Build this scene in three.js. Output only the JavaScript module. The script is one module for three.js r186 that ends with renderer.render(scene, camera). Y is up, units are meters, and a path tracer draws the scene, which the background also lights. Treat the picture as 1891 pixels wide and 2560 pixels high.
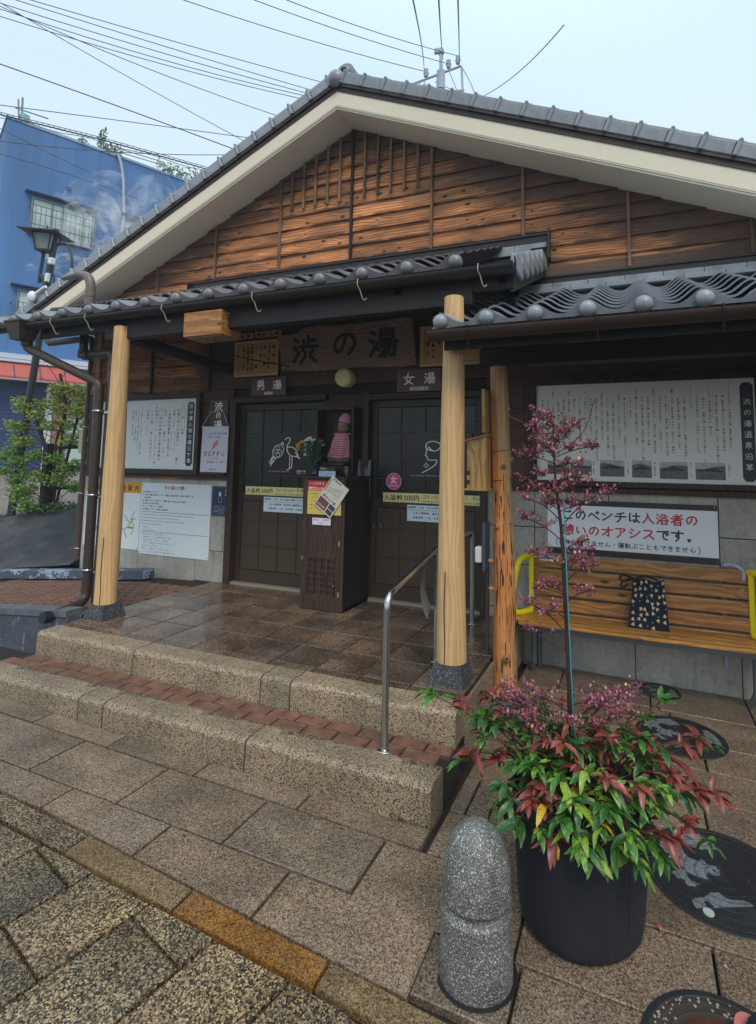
import * as THREE from 'three';
import { mergeGeometries } from 'three/addons/utils/BufferGeometryUtils.js';
import { RoundedBoxGeometry } from 'three/addons/geometries/RoundedBoxGeometry.js';
import { ConvexGeometry } from 'three/addons/geometries/ConvexGeometry.js';

const scene = new THREE.Scene();
// ---------------------------------------------------------------- camera, sky, sun, exposure
const camera = new THREE.PerspectiveCamera(2 * Math.atan(1538 / 1351.3) * 180 / Math.PI, 2074 / 3076, 0.05, 400);
camera.position.set(2.737, 1.694, 4.888);
camera.quaternion.setFromRotationMatrix(new THREE.Matrix4().makeBasis(
  new THREE.Vector3(0.926, 0.013, -0.377).normalize(), new THREE.Vector3(0.023, 0.996, 0.091).normalize(), new THREE.Vector3(0.376, -0.093, 0.922).normalize()));
camera.setViewOffset(2074, 3076, 0, 516, 1891, 2560);
camera.updateMatrixWorld(true);
{ // bright overcast sky: mist, a little bluer overhead
  const W = 512, H = 256, d = new Float32Array(W * H * 4);
  for (let j = 0; j < H; j++) for (let i = 0; i < W; i++) {
    const el = ((j + 0.5) / H - 0.5) * Math.PI, s = Math.sin(el), a = (i / W) * Math.PI * 2;
    const wob = 0.02 * Math.sin(a * 3 + 1 + el * 4) + 0.015 * Math.sin(a * 5 + el * 9);
    const t = THREE.MathUtils.smoothstep(s, -0.02, 0.75), o = (j * W + i) * 4;
    const up = s >= 0 ? 1 : Math.max(0.25, 1 + s * 3);
    const over = 1 + 0.55 * THREE.MathUtils.smoothstep(s, 0.55, 1); // an overcast sky is brightest overhead
    d[o] = (0.66 - 0.14 * t + wob) * up * over; d[o + 1] = (0.74 - 0.06 * t + wob) * up * over; d[o + 2] = (0.80 - 0.0 * t + wob * 0.6) * up * over; d[o + 3] = 1;
  }
  const t = new THREE.DataTexture(d, W, H, THREE.RGBAFormat, THREE.FloatType);
  t.mapping = THREE.EquirectangularReflectionMapping; t.magFilter = t.minFilter = THREE.LinearFilter; t.needsUpdate = true;
  scene.background = t; scene.environment = t;
}
const sun = new THREE.DirectionalLight(0xfff1de, 1.5);
sun.position.set(6, 14, 9); sun.target.position.set(0, 1, 0); sun.castShadow = true; sun.shadow.radius = 40;
Object.assign(sun.shadow.camera, { left: -14, right: 14, top: 14, bottom: -14, near: 1, far: 60 });
scene.add(sun, sun.target);
scene.fog = new THREE.FogExp2(0xdce8f4, 0.003);
const renderer = new THREE.WebGLRenderer({ antialias: true });
renderer.toneMapping = THREE.LinearToneMapping; renderer.toneMappingExposure = 1.32;
renderer.shadowMap.enabled = true;

// ---------------------------------------------------------------- helpers
let seed = 7;
const rnd = () => { seed = (seed * 1664525 + 1013904223) >>> 0; return seed / 4294967296; };
const rr = (a, b) => a + (b - a) * rnd();
const V = (x, y, z) => new THREE.Vector3(x, y, z);
const lerp = THREE.MathUtils.lerp, clamp = THREE.MathUtils.clamp, sstep = THREE.MathUtils.smoothstep;
const hsh = (x, y, s) => { let h = Math.imul(x, 374761393) ^ Math.imul(y, 668265263) ^ Math.imul(s + 17, 974634541); h = Math.imul(h ^ (h >>> 13), 1274126177); h = Math.imul(h ^ (h >>> 15), 1911520717); return ((h ^ (h >>> 16)) >>> 0) / 4294967296; };
const md = (a, n) => ((a % n) + n) % n;
function vn(x, y, px, py, s) { // value noise that repeats after px, py cells
  const xi = Math.floor(x), yi = Math.floor(y), fx = x - xi, fy = y - yi, u = fx * fx * (3 - 2 * fx), v = fy * fy * (3 - 2 * fy);
  const x0 = md(xi, px), x1 = md(xi + 1, px), y0 = md(yi, py), y1 = md(yi + 1, py);
  return lerp(lerp(hsh(x0, y0, s), hsh(x1, y0, s), u), lerp(hsh(x0, y1, s), hsh(x1, y1, s), u), v);
}
function fbm(x, y, px, py, o, s) { let a = 0, w = 0.5, n = 0; for (let i = 0; i < o; i++) { a += w * vn(x, y, px, py, s + i); n += w; x *= 2; y *= 2; px *= 2; py *= 2; w *= 0.5; } return a / n; }
function dataTex(w, h, f, srgb = true) {
  const d = new Uint8Array(w * h * 4);
  for (let y = 0; y < h; y++) for (let x = 0; x < w; x++) { const c = f(x / w, y / h, x, y), o = (y * w + x) * 4; d[o] = clamp(c[0], 0, 255); d[o + 1] = clamp(c[1], 0, 255); d[o + 2] = clamp(c[2], 0, 255); d[o + 3] = 255; }
  const t = new THREE.DataTexture(d, w, h); t.wrapS = t.wrapT = THREE.RepeatWrapping; t.magFilter = THREE.LinearFilter; t.minFilter = THREE.LinearMipmapLinearFilter;
  if (srgb) t.colorSpace = THREE.SRGBColorSpace; t.needsUpdate = true; return t;
}
const gray = (w, h, f) => dataTex(w, h, (u, v, x, y) => { const g = f(u, v, x, y); return [g, g, g]; }, false);
function rep(t, sx, sy) { const c = t.clone(); c.repeat.set(sx, sy); c.needsUpdate = true; return c; }
// stone made of chips: n cells a side, palette of [r,g,b,weight]
function chips(size, n, pal, s, opt = {}) {
  const tot = pal.reduce((a, p) => a + p[3], 0), pick = (h) => { let a = h * tot; for (const p of pal) { a -= p[3]; if (a <= 0) return p; } return pal[0]; };
  return dataTex(size, size, (u, v) => {
    const wx = (vn(u * n * 1.7, v * n * 1.7, Math.round(n * 1.7), Math.round(n * 1.7), s + 40) - 0.5) * 0.9, wy = (vn(u * n * 1.7, v * n * 1.7, Math.round(n * 1.7), Math.round(n * 1.7), s + 41) - 0.5) * 0.9;
    const x = u * n + wx, y = v * n + wy, xi = Math.floor(x), yi = Math.floor(y); let bd = 9, b2 = 9, id = 0;
    for (let j = -1; j < 2; j++) for (let i = -1; i < 2; i++) {
      const cx = md(xi + i, n), cy = md(yi + j, n), dx = xi + i + hsh(cx, cy, s) - x, dy = yi + j + hsh(cx, cy, s + 1) - y, d = dx * dx + dy * dy;
      if (d < bd) { b2 = bd; bd = d; id = hsh(cx, cy, s + 2); } else if (d < b2) b2 = d;
    }
    const p = pick(id), big = fbm(u * 4, v * 4, 4, 4, 4, s + 9), k = (opt.base ?? 0.86) + (opt.big ?? 0.28) * (big - 0.5) * 2, e = (Math.sqrt(b2) - Math.sqrt(bd) < 0.12 ? (opt.edge ?? 0.86) : 1) * (opt.stain ? opt.stain(u, v) : 1), f = 1 + (hsh(Math.floor(u * size), Math.floor(v * size), s + 5) - 0.5) * 0.22;
    return [p[0] * k * e * f, p[1] * k * e * f, p[2] * k * e * f];
  });
}
// ---- geometry
function fin(g) { const n = g.index ? g.toNonIndexed() : g; for (const k of Object.keys(n.attributes)) if (!['position', 'normal', 'uv'].includes(k)) n.deleteAttribute(k); if (!n.attributes.normal) n.computeVertexNormals(); return n; }
function uvm(g, s = 1, ox = 0, oy = 0, swap = false) { // uv in metres, by the way each face points
  g = fin(g); const p = g.attributes.position, n = p.count, uv = new Float32Array(n * 2), a = V(), b = V(), c = V();
  for (let i = 0; i < n; i += 3) {
    a.fromBufferAttribute(p, i); b.fromBufferAttribute(p, i + 1).sub(a); c.fromBufferAttribute(p, i + 2).sub(a); b.cross(c);
    const x = Math.abs(b.x), y = Math.abs(b.y), z = Math.abs(b.z);
    for (let k = 0; k < 3; k++) {
      a.fromBufferAttribute(p, i + k); let u, v;
      if (y >= x && y >= z) { u = a.x; v = a.z; } else if (x >= z) { u = a.z; v = a.y; } else { u = a.x; v = a.y; }
      if (swap) [u, v] = [v, u];
      uv[(i + k) * 2] = u * s + ox; uv[(i + k) * 2 + 1] = v * s + oy;
    }
  }
  g.setAttribute('uv', new THREE.BufferAttribute(uv, 2)); return g;
}
const flat = (g) => { g = g.index ? g.toNonIndexed() : g; g.deleteAttribute('normal'); g.computeVertexNormals(); return g; };
const M = (...gs) => mergeGeometries(gs.flat().map((g) => { g = fin(g); if (!g.attributes.uv) uvm(g); return g; }));
const tr = (g, x, y, z) => g.translate(x, y, z);
const box = (x, y, z, w, h, d, r = 0) => tr(r ? new RoundedBoxGeometry(w, h, d, 1, r) : new THREE.BoxGeometry(w, h, d), x, y, z); // centre, size
const box2 = (x0, x1, y0, y1, z0, z1, r = 0) => box((x0 + x1) / 2, (y0 + y1) / 2, (z0 + z1) / 2, x1 - x0, y1 - y0, z1 - z0, r);
const cyl = (x, y, z, r0, r1, h, n = 16) => tr(new THREE.CylinderGeometry(r1, r0, h, n), x, y + h / 2, z); // from its foot, r0 at foot
function tube(pts, r, n = 8, seg = 0, curve = true) {
  const P = pts.map((p) => (p.isVector3 ? p : V(...p)));
  if (curve) return new THREE.TubeGeometry(new THREE.CatmullRomCurve3(P, false, 'centripetal'), seg || P.length * 6, r, n, false);
  const path = new THREE.CurvePath(); for (let i = 1; i < P.length; i++) path.add(new THREE.LineCurve3(P[i - 1], P[i]));
  return M(...P.slice(1).map((q, i) => new THREE.TubeGeometry(new THREE.LineCurve3(P[i], q), 1, r, n, false)));
}
function pipe(pts, r, bend = 0.06, n = 12) { // a pipe of straight runs with rounded elbows
  const P = pts.map((p) => V(...p)), c = new THREE.CurvePath(); let at = P[0];
  for (let i = 1; i < P.length - 1; i++) { const a = P[i].clone().add(P[i - 1].clone().sub(P[i]).setLength(bend)), b = P[i].clone().add(P[i + 1].clone().sub(P[i]).setLength(bend)); c.add(new THREE.LineCurve3(at, a)); c.add(new THREE.QuadraticBezierCurve3(a, P[i], b)); at = b; }
  c.add(new THREE.LineCurve3(at, P[P.length - 1]));
  return new THREE.TubeGeometry(c, P.length * 14, r, n, false);
}
function prism(poly, z0, z1, zf) { // polygon in x, y (counter-clockwise) from z0 to z1; zf(y) shifts the front
  const n = poly.length, pos = [], q = (a, b, c) => pos.push(...a, ...b, ...c), F = poly.map(([x, y]) => [x, y, zf ? zf(y) : z1]), B = poly.map(([x, y]) => [x, y, z0]);
  for (let i = 1; i < n - 1; i++) { q(F[0], F[i], F[i + 1]); q(B[0], B[i + 1], B[i]); }
  for (let i = 0; i < n; i++) { const j = (i + 1) % n; q(F[i], B[i], B[j]); q(F[i], B[j], F[j]); }
  const g = new THREE.BufferGeometry(); g.setAttribute('position', new THREE.Float32BufferAttribute(pos, 3)); g.computeVertexNormals(); return g;
}
function clipPoly(poly, a, b, c) { // keep a*x + b*y <= c
  const o = []; for (let i = 0; i < poly.length; i++) { const p = poly[i], q = poly[(i + 1) % poly.length], dp = a * p[0] + b * p[1] - c, dq = a * q[0] + b * q[1] - c; if (dp <= 0) o.push(p); if (dp * dq < 0) { const t = dp / (dp - dq); o.push([lerp(p[0], q[0], t), lerp(p[1], q[1], t)]); } } return o;
}
const GY = (x) => -0.02 * (x - 0.3); // the pavement falls gently to the right
function slab(poly, top, bot, c = 0.004, yf = () => 0) { // flat stone, polygon in x, z, chamfered upper edge
  let A = 0; for (let i = 0; i < poly.length; i++) { const p = poly[i], q = poly[(i + 1) % poly.length]; A += p[0] * q[1] - q[0] * p[1]; } if (A > 0) poly = [...poly].reverse();
  const n = poly.length, cx = poly.reduce((a, p) => a + p[0], 0) / n, cz = poly.reduce((a, p) => a + p[1], 0) / n, pos = [], q = (...v) => { for (const k of v) pos.push(...k); };
  const ins = poly.map(([x, z]) => { const dx = cx - x, dz = cz - z, l = Math.hypot(dx, dz); return [x + dx / l * c * 1.4, z + dz / l * c * 1.4]; });
  const T = ins.map(([x, z]) => [x, top + yf(x, z), z]), U = poly.map(([x, z]) => [x, top - c + yf(x, z), z]), B = poly.map(([x, z]) => [x, bot + yf(x, z), z]);
  for (let i = 1; i < n - 1; i++) q(T[0], T[i], T[i + 1]);
  for (let i = 0; i < n; i++) { const j = (i + 1) % n; q(T[i], U[i], U[j], T[i], U[j], T[j], U[i], B[i], B[j], U[i], B[j], U[j]); }
  const g = new THREE.BufferGeometry(); g.setAttribute('position', new THREE.Float32BufferAttribute(pos, 3)); g.computeVertexNormals(); return g;
}
function lathe(prof, n = 24) { return new THREE.LatheGeometry(prof.map(([r, y]) => new THREE.Vector2(r, y)), n); }
function sheet(x, y, z, w, h, ry = 0, t = 0.004) { // a board whose front carries a whole picture: uv 0..1 on the front
  const g = fin(new THREE.BoxGeometry(w, h, t)); return tr(g.rotateY(ry), x, y, z);
}
// ---- objects
const used = new Map();
function numbered(n) { const k = used.get(n) ?? 0; used.set(n, k + 1); return k ? n + '_' + String(k).padStart(3, '0') : n; }
function mesh(name, g, m, parent) { const o = new THREE.Mesh(g, m); o.castShadow = o.receiveShadow = true; o.name = parent ? name : numbered(name); (parent || scene).add(o); return o; }
function tag(o, label, category, group) { o.userData.label = label; o.userData.category = category; if (group) o.userData.group = group; return o; }
function thing(name, label, category, pos = [0, 0, 0], group) { const o = new THREE.Group(); o.name = numbered(name); o.position.set(...pos); scene.add(o); return tag(o, label, category, group); }
function one(name, g, m, label, category, group) { return tag(mesh(name, g, m), label, category, group); }
function struct(name, g, m, parent) { const o = mesh(name, g, m, parent); if (!parent) o.userData.kind = 'structure'; return o; }
function structGroup(name) { const o = new THREE.Group(); o.name = numbered(name); o.userData.kind = 'structure'; scene.add(o); return o; }
const std = (o) => new THREE.MeshStandardMaterial(o);
const C = (hex) => new THREE.Color(hex);
function tones(m, n, spread = 0.12, warm = 0.04) { return Array.from({ length: n }, (_, i) => { const c = m.clone(), k = 1 + (hsh(i, 3, 77) - 0.5) * 2 * spread, w = (hsh(i, 5, 78) - 0.5) * 2 * warm; c.color.setRGB(m.color.r * k * (1 + w), m.color.g * k, m.color.b * k * (1 - w)); return c; }); }
const pickOf = (a) => a[Math.floor(rnd() * a.length)];
// ---------------------------------------------------------------- stroke lettering (brush strokes on a 100 x 100 square, c = curved)
const GL = {
  'こ': 'c24 22 45 27 74 24;c24 66 34 82 56 84 80 80', 'の': 'c54 20 50 45 38 72 24 78 14 62 18 40 34 24 54 20 76 26 86 46 82 66 64 84',
  'ベ': '10 56 34 30 92 78;70 22 78 34;82 14 90 26', 'ン': '18 26 36 38;c16 82 50 70 88 28', 'チ': 'c22 26 50 24 76 14;8 46 92 46;c52 24 52 56 44 76 26 90',
  'は': 'c20 14 14 44 18 88 24 72;38 36 90 36;c66 14 66 50 68 74 56 86 44 82 42 72 54 66 72 72 90 86', '入': 'c44 12 50 16 40 56 10 88;c48 26 56 60 92 88',
  '浴': '12 16 24 24;8 42 20 50;10 88 28 60;c50 14 44 30 34 38;62 14 84 32;c62 34 50 52 32 62;62 34 92 62;42 64 42 92;42 64 82 64 82 92;42 88 82 88',
  '者': '26 24 74 24;48 8 48 42;8 42 92 42;c84 12 50 44 10 72;32 56 32 94;32 56 76 56 76 94;32 74 76 74;32 92 76 92',
  '憩': 'c40 10 28 16 12 18;8 30 48 30;28 16 28 42;14 42 14 60;14 42 42 42 42 60;14 58 42 58;c72 6 64 14;58 16 58 60;58 16 90 16 90 60;58 30 90 30;58 44 90 44;58 58 90 58;14 74 8 88;c32 70 32 90 46 94 64 92 66 82;46 66 54 78;78 70 90 84',
  'い': 'c18 26 18 58 28 78 36 66;c70 30 84 46 86 66', 'オ': '10 34 92 34;60 10 60 84 48 80;c56 36 40 62 12 78', 'ア': 'c12 20 50 20 86 20 76 38 62 46;c48 36 50 60 40 76 22 90',
  'シ': '24 18 42 28;12 42 30 52;c16 86 56 76 90 32', 'ス': 'c18 22 50 22 78 22 66 50 14 88;54 58 88 88', 'で': 'c10 26 50 24 90 20;c86 20 56 30 50 60 58 82 80 86;72 40 78 52;84 34 90 46',
  'す': '8 28 92 28;c60 10 60 40 58 58 44 62 38 50 46 40 58 44 62 60 56 78 38 92', '。': 'c20 78 30 72 38 80 32 90 22 90 20 78', '、': 'c16 74 26 82 34 94',
  '荷': '8 22 92 22;34 10 34 32;66 10 66 32;c32 36 24 52 10 64;24 52 24 94;36 46 94 46;80 46 80 92 70 88;44 60 44 80;44 60 66 60 66 80;44 78 66 78',
  '物': '22 10 14 32;14 30 44 30;30 8 30 92;10 60 44 50;c60 10 54 30 46 42;c54 28 92 28 88 88 76 84;c68 30 60 56 46 70;c80 30 70 66 52 86',
  '置': '16 12 84 12 84 30 16 30 16 12;40 12 40 30;62 12 62 30;16 40 88 40;52 32 52 50;32 50 76 50 76 82 32 82 32 50;32 60 76 60;32 70 76 70;16 50 16 92 90 92',
  'け': 'c20 14 14 46 18 86 26 70;38 34 92 34;c68 12 70 50 66 74 50 92', 'ま': '18 24 82 24;22 44 78 44;c52 10 52 60 50 80 34 88 26 78 40 70 62 76 82 90', 'せ': '8 42 92 38;c70 16 70 50 66 62 58 58;c30 20 30 60 32 82 50 86 82 84',
  'ん': 'c50 10 30 56 14 88 34 54 46 56 52 82 66 86 78 76 88 56', '・': '46 46 54 46 54 54 46 54 46 46',
  '寝': '50 6 50 14;12 24 12 14 88 14 88 24;22 30 22 92;10 40 20 50;c8 72 20 62;40 30 84 30 84 50;44 40 84 40;40 50 84 50;36 66 36 58 92 58 92 66;42 68 80 68 60 86 38 94;50 76 90 94',
  '転': '8 20 44 20;14 32 40 32 40 60 14 60 14 32;14 46 40 46;6 74 46 74;26 8 26 94;56 24 86 24;50 44 94 44;c70 46 62 70 54 84 88 80;78 64 92 90',
  'ぶ': 'c42 12 56 20 50 34 36 44 54 58 58 78 44 88 32 80;c20 64 16 80 10 86;72 60 86 80;76 16 82 26;86 10 92 20', 'と': 'c26 12 32 34 40 46;c82 30 40 50 22 70 32 86 82 86', 'も': 'c46 10 40 50 42 80 60 90 80 78 82 60;20 34 70 34;18 56 68 56',
  'き': '20 24 80 20;20 42 82 38;44 8 70 62;c70 62 40 56;c26 66 30 86 50 90 74 86', '渋': '12 16 24 24;8 42 20 50;10 88 28 60;62 8 62 40;62 22 86 22;44 20 44 40;32 42 94 42;44 54 52 62;80 54 70 64;52 74 36 92;70 72 92 92',
  '湯': '12 16 24 24;8 42 20 50;10 88 28 60;42 12 82 12 82 40 42 40 42 12;42 26 82 26;32 50 94 50;c52 50 46 62 34 72;44 62 88 62 86 90 76 88;c60 64 54 78 40 90;c74 64 68 82 54 94',
  '男': '22 8 78 8 78 46 22 46 22 8;22 27 78 27;50 8 50 46;10 58 86 58;c86 58 84 80 76 92 64 88;c46 48 44 74 16 94', '女': 'c44 8 36 40 24 64 50 74 82 94;c70 34 60 64 40 82 14 94;6 38 94 38',
  '料': '10 20 18 34;44 18 38 34;6 42 50 42;28 8 28 94;26 46 8 72;32 48 48 64;62 16 74 26;58 36 70 46;54 68 96 58;84 8 84 94', '円': '16 92 16 12 84 12 84 90 74 88;50 12 50 50;16 50 84 50',
  'コ': '16 22 82 22 82 82;14 82 82 82', 'イ': 'c80 12 56 40 12 58;56 38 56 92', 'ロ': '16 20 84 20 84 84 16 84 16 20', 'ッ': '26 44 32 60;48 40 54 56;c78 42 70 72 44 88', 'カ': '10 34 84 34 80 84 66 80;c46 12 44 60 14 90', 'ー': '10 50 90 50',
  'を': '16 26 80 24;c46 8 34 40 16 62 34 46 50 50 52 72;c84 44 50 62 34 80 48 92 82 90', '得': 'c30 8 22 20 10 28;c32 30 22 46 8 58;22 48 22 94;44 10 84 10 84 38 44 38 44 10;44 24 84 24;38 50 92 50;36 64 96 64;78 50 78 92 66 88;48 72 56 84',
  '心': '16 40 10 72;c34 30 34 80 50 88 76 86 78 64;48 18 60 36;80 32 92 60', '三': '16 18 84 18;22 48 78 48;8 84 92 84', 'ケ': 'c34 10 28 32 10 52;28 32 92 32;c66 32 64 64 34 92',
  '条': 'c42 6 32 24 12 38;34 20 78 20 50 42 8 54;36 26 92 52;14 62 88 62;50 50 50 94;44 66 18 88;56 66 84 86', '温': '12 16 24 24;8 42 20 50;10 88 28 60;44 10 80 10 80 44 44 44 44 10;44 27 80 27;38 56 86 56 86 88 38 88 38 56;54 56 54 88;70 56 70 88;30 90 96 90',
  '泉': '50 4 44 14;24 14 76 14 76 42 24 42 24 14;24 28 76 28;50 44 50 92 40 88;12 56 40 56 14 86;82 50 60 62;54 60 90 90', '沿': '12 16 24 24;8 42 20 50;10 88 28 60;c52 12 48 32 34 46;c68 12 74 32 92 44;42 56 84 56 84 90 42 90 42 56',
  '革': '8 18 92 18;32 6 32 32;68 6 68 32;32 32 68 32;24 42 76 42 76 60 24 60 24 42;50 34 50 96;8 74 92 74', 'お': '12 32 60 32;c36 10 36 60 34 84 20 78 26 62 54 54 78 64 74 84 56 88;72 20 88 34',
  '願': '8 10 50 10;c12 10 14 50 6 86;30 14 26 22;18 24 46 24 46 50 18 50 18 24;18 37 46 37;32 52 32 84 26 82;22 62 14 78;42 62 50 76;54 10 96 10;74 10 70 22;58 22 92 22 92 70 58 70 58 22;58 38 92 38;58 54 92 54;66 72 54 90;82 72 96 90',
  '場': '8 34 40 34;24 12 24 74;6 80 42 68;50 10 84 10 84 38 50 38 50 10;50 24 84 24;42 48 96 48;c58 48 50 62 40 70;52 60 90 60 88 90 78 88;c66 62 60 78 48 88;c80 62 74 82 60 94',
  '案': '50 4 50 12;12 22 12 12 88 12 88 22;10 36 90 36;c46 20 34 40 64 52;c70 36 58 50 20 56;10 64 90 64;50 56 50 96;46 66 18 90;54 66 84 90', '内': '16 94 16 24 84 24 84 90 74 88;c50 8 50 44 26 70;52 44 74 66',
  '鉄': '30 6 8 34;30 6 50 24;14 36 44 36;8 52 48 52;28 36 28 88;8 90 48 84;62 12 54 30;58 26 90 26;50 50 96 50;c72 10 72 60 50 94;c74 54 80 80 96 92', '輪': '8 18 44 18;12 30 40 30 40 58 12 58 12 30;12 44 40 44;6 72 46 72;26 6 26 94;72 6 50 36;72 6 94 34;60 38 84 38;54 50 90 50 90 92;54 50 54 92;54 68 90 68;66 50 66 88;78 50 78 88',
  '協': '6 36 38 36;22 8 22 94;44 24 88 24 86 44;c64 8 62 34 44 48;42 60 66 60 64 90;c54 50 52 76 38 92;70 60 96 60 94 90;c82 50 80 76 68 92', '賛': '28 6 28 34;10 20 48 20;c28 34 10 42;30 30 44 40;70 6 70 34;54 20 92 20;c70 34 56 42;72 30 92 42;28 46 74 46 74 80 28 80 28 46;28 57 74 57;28 68 74 68;38 82 18 94;64 82 86 94',
  '助': '16 14 46 14 46 70;16 14 16 76;16 34 46 34;16 52 46 52;8 80 52 70;54 34 90 34 86 86 74 82;c68 10 66 60 46 92', '会': '50 8 8 46;50 8 92 46;32 42 68 42;18 60 84 60;c46 62 26 84 76 82;64 72 84 92', '員': '30 8 70 8 70 26 30 26 30 8;22 36 78 36 78 78 22 78 22 36;22 50 78 50;22 64 78 64;38 80 14 94;62 80 88 94',
  '美': '34 6 40 18;66 6 58 18;16 20 84 20;20 34 80 34;10 48 90 48;50 20 50 48;8 64 92 64;c50 50 46 74 14 94;54 66 88 94', '肌': 'c16 10 16 60 6 92;16 10 44 10 44 90 36 88;16 34 44 34;16 56 44 56;c60 14 60 60 48 92;60 14 84 14 84 84 96 84 96 70',
  '長': '30 8 30 58;30 8 78 8;30 24 74 24;30 40 74 40;8 58 92 58;26 58 26 90 46 80;84 64 62 76;46 58 90 94', 'さ': '16 30 84 26;44 8 68 54;c68 54 40 50;c26 60 30 86 70 86', 'く': 'c70 10 30 46 72 90', 'ら': '40 12 60 22;c34 34 26 70 50 52 74 60 70 80 40 92',
  '屋': '16 10 82 10 82 28 16 28;c16 10 16 60 6 92;26 42 86 42;48 42 34 58 74 56;66 50 80 62;28 72 84 72;54 60 54 90;18 90 94 90', '山': '50 10 50 86;14 36 14 88 86 88 86 36', '寺': '26 20 74 20;50 6 50 38;8 38 92 38;10 58 92 58;68 44 68 92 56 88;34 66 44 80', 'み': 'c22 20 50 20 38 60 16 80 12 64 40 58 90 76;c78 40 78 70 60 92', 'や': 'c12 52 50 30 82 30 84 50 66 56;60 12 54 26;30 22 54 92',
  '上': '50 10 50 86;50 42 82 42;8 86 92 86', '下': '8 16 92 16;48 16 48 94;54 38 76 54', '一': '8 50 92 50', '人': 'c50 10 48 50 8 92;50 36 92 92', '方': '50 6 50 20;8 24 92 24;c38 26 36 60 10 92;36 48 80 48 76 88 62 86', '用': '20 12 20 70 8 92;20 12 82 12 82 90 72 88;20 38 82 38;20 62 82 62;50 12 50 90',
  '時': '10 16 10 80;10 16 36 16 36 80;10 46 36 46;10 78 36 78;48 20 90 20;68 6 68 40;42 40 96 40;44 58 94 58;80 44 80 92 68 88;52 66 62 80', '年': '30 6 14 32;24 22 88 22;26 44 84 44;26 44 26 66;6 66 94 66;54 22 54 96', 'し': 'c32 10 30 60 40 86 84 70', 'り': 'c26 14 20 50 30 56;c72 12 76 60 46 92', '名': 'c42 6 30 28 10 42;36 20 78 20 60 50 12 72;34 34 50 46;36 58 84 58 84 92 36 92 36 58', '日': '24 10 76 10 76 90 24 90 24 10;24 50 76 50', '本': '8 28 92 28;50 6 50 96;46 30 10 76;54 30 92 76;32 72 68 72',
};
function glyph(c, ch, x, y, s, lw) { // top left corner, size
  const g = GL[ch]; if (!g) { if (/[0-9A-Za-z:.]/.test(ch)) { const f = c.font; c.font = Math.round(s * 1.05) + 'px serif'; c.fillText(ch, x + s * 0.16, y + s * 0.88); c.font = f; } return; }
  c.lineWidth = lw ?? s * 0.09; c.lineCap = 'round'; c.lineJoin = 'round';
  for (const st of g.split(';')) {
    const cur = st[0] === 'c', a = st.replace('c', '').trim().split(' ').map(Number), P = []; for (let i = 0; i < a.length; i += 2) P.push([x + a[i] / 100 * s, y + a[i + 1] / 100 * s]);
    c.beginPath(); c.moveTo(...P[0]);
    if (!cur || P.length < 3) for (const p of P.slice(1)) c.lineTo(...p);
    else { for (let i = 1; i < P.length - 1; i++) { const e = i === P.length - 2 ? P[i + 1] : [(P[i][0] + P[i + 1][0]) / 2, (P[i][1] + P[i + 1][1]) / 2]; c.quadraticCurveTo(P[i][0], P[i][1], e[0], e[1]); } }
    c.stroke();
  }
}
function rowText(c, t, x, y, s, lw, gap = 1.06) { let i = 0; for (const ch of t) glyph(c, ch, x + i++ * s * gap, y, s, lw); return x + i * s * gap; }
function colText(c, t, x, y, s, lw, gap = 1.1) { let i = 0; for (const ch of t) glyph(c, ch, x, y + i++ * s * gap, s, lw); }
function canvas(w, h, draw) { const k = document.createElement('canvas'); k.width = w; k.height = h; const c = k.getContext('2d'); draw(c, w, h); const t = new THREE.CanvasTexture(k); t.colorSpace = THREE.SRGBColorSpace; t.needsUpdate = true; return t; }
function ink(c, fill, stroke = fill) { c.fillStyle = fill; c.strokeStyle = stroke; }
const BODY = '入浴料は一人100円です。入浴者の心得。温泉の湯を上り下り。男湯と女湯の案内。会員はお願いします。荷物は置けません。時をとりて美肌の湯、本年も山の寺の泉を人に。';
const body = (n, k) => Array.from({ length: n }, (_, i) => BODY[(i + k) % BODY.length]).join('');

// ---------------------------------------------------------------- materials
const T = {};
T.pave = chips(1024, 190, [[186, 168, 148, 3], [160, 142, 126, 3], [132, 117, 105, 2.2], [208, 192, 170, 1.6], [94, 84, 76, 1.0]], 11, { big: 0.2, base: 0.98 });
T.street = chips(2048, 190, [[186, 166, 132, 2.4], [150, 132, 104, 2.2], [104, 92, 75, 2.2], [58, 52, 45, 2.6], [212, 196, 164, 1.3]], 23, { big: 0.34, base: 0.92, edge: 0.6 });
// lower kerb stones: black and rusty drips that have run down their faces
T.stepStain = chips(1024, 170, [[204, 190, 166, 3], [178, 162, 138, 2.4], [222, 210, 190, 1.4], [128, 116, 100, 1], [58, 54, 50, 1.7]], 32, { big: 0.18, base: 1, stain: (u, v) => { const y = (v > 0.5 ? v - 1 : v) / 1.35, top = -0.07 + 0.26 * fbm(u * 14, 3.3, 14, 99, 4, 34) * sstep(fbm(u * 2, 1.7, 2, 99, 2, 35), 0.35, 0.6), drip = vn(u * 120, v * 5, 120, 5, 36), grit = vn(u * 190, v * 190, 190, 190, 37); return y < top && y > -0.09 && 0.6 * drip + grit > 0.72 ? 0.42 + 0.22 * grit : 1; } });
T.step = chips(1024, 170, [[204, 190, 166, 3], [178, 162, 138, 2.4], [222, 210, 190, 1.4], [128, 116, 100, 1], [58, 54, 50, 1.7]], 31, { big: 0.16, base: 1 });
T.porch = chips(1024, 160, [[152, 130, 112, 3], [128, 108, 93, 3], [104, 89, 78, 2], [172, 150, 130, 1.2], [74, 64, 57, 1]], 37, { big: 0.42, base: 0.92 });
T.dark = chips(512, 90, [[62, 64, 70, 3], [44, 46, 50, 3], [96, 100, 108, 1], [150, 154, 160, 0.35]], 41, { big: 0.1, base: 1 });
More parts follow.
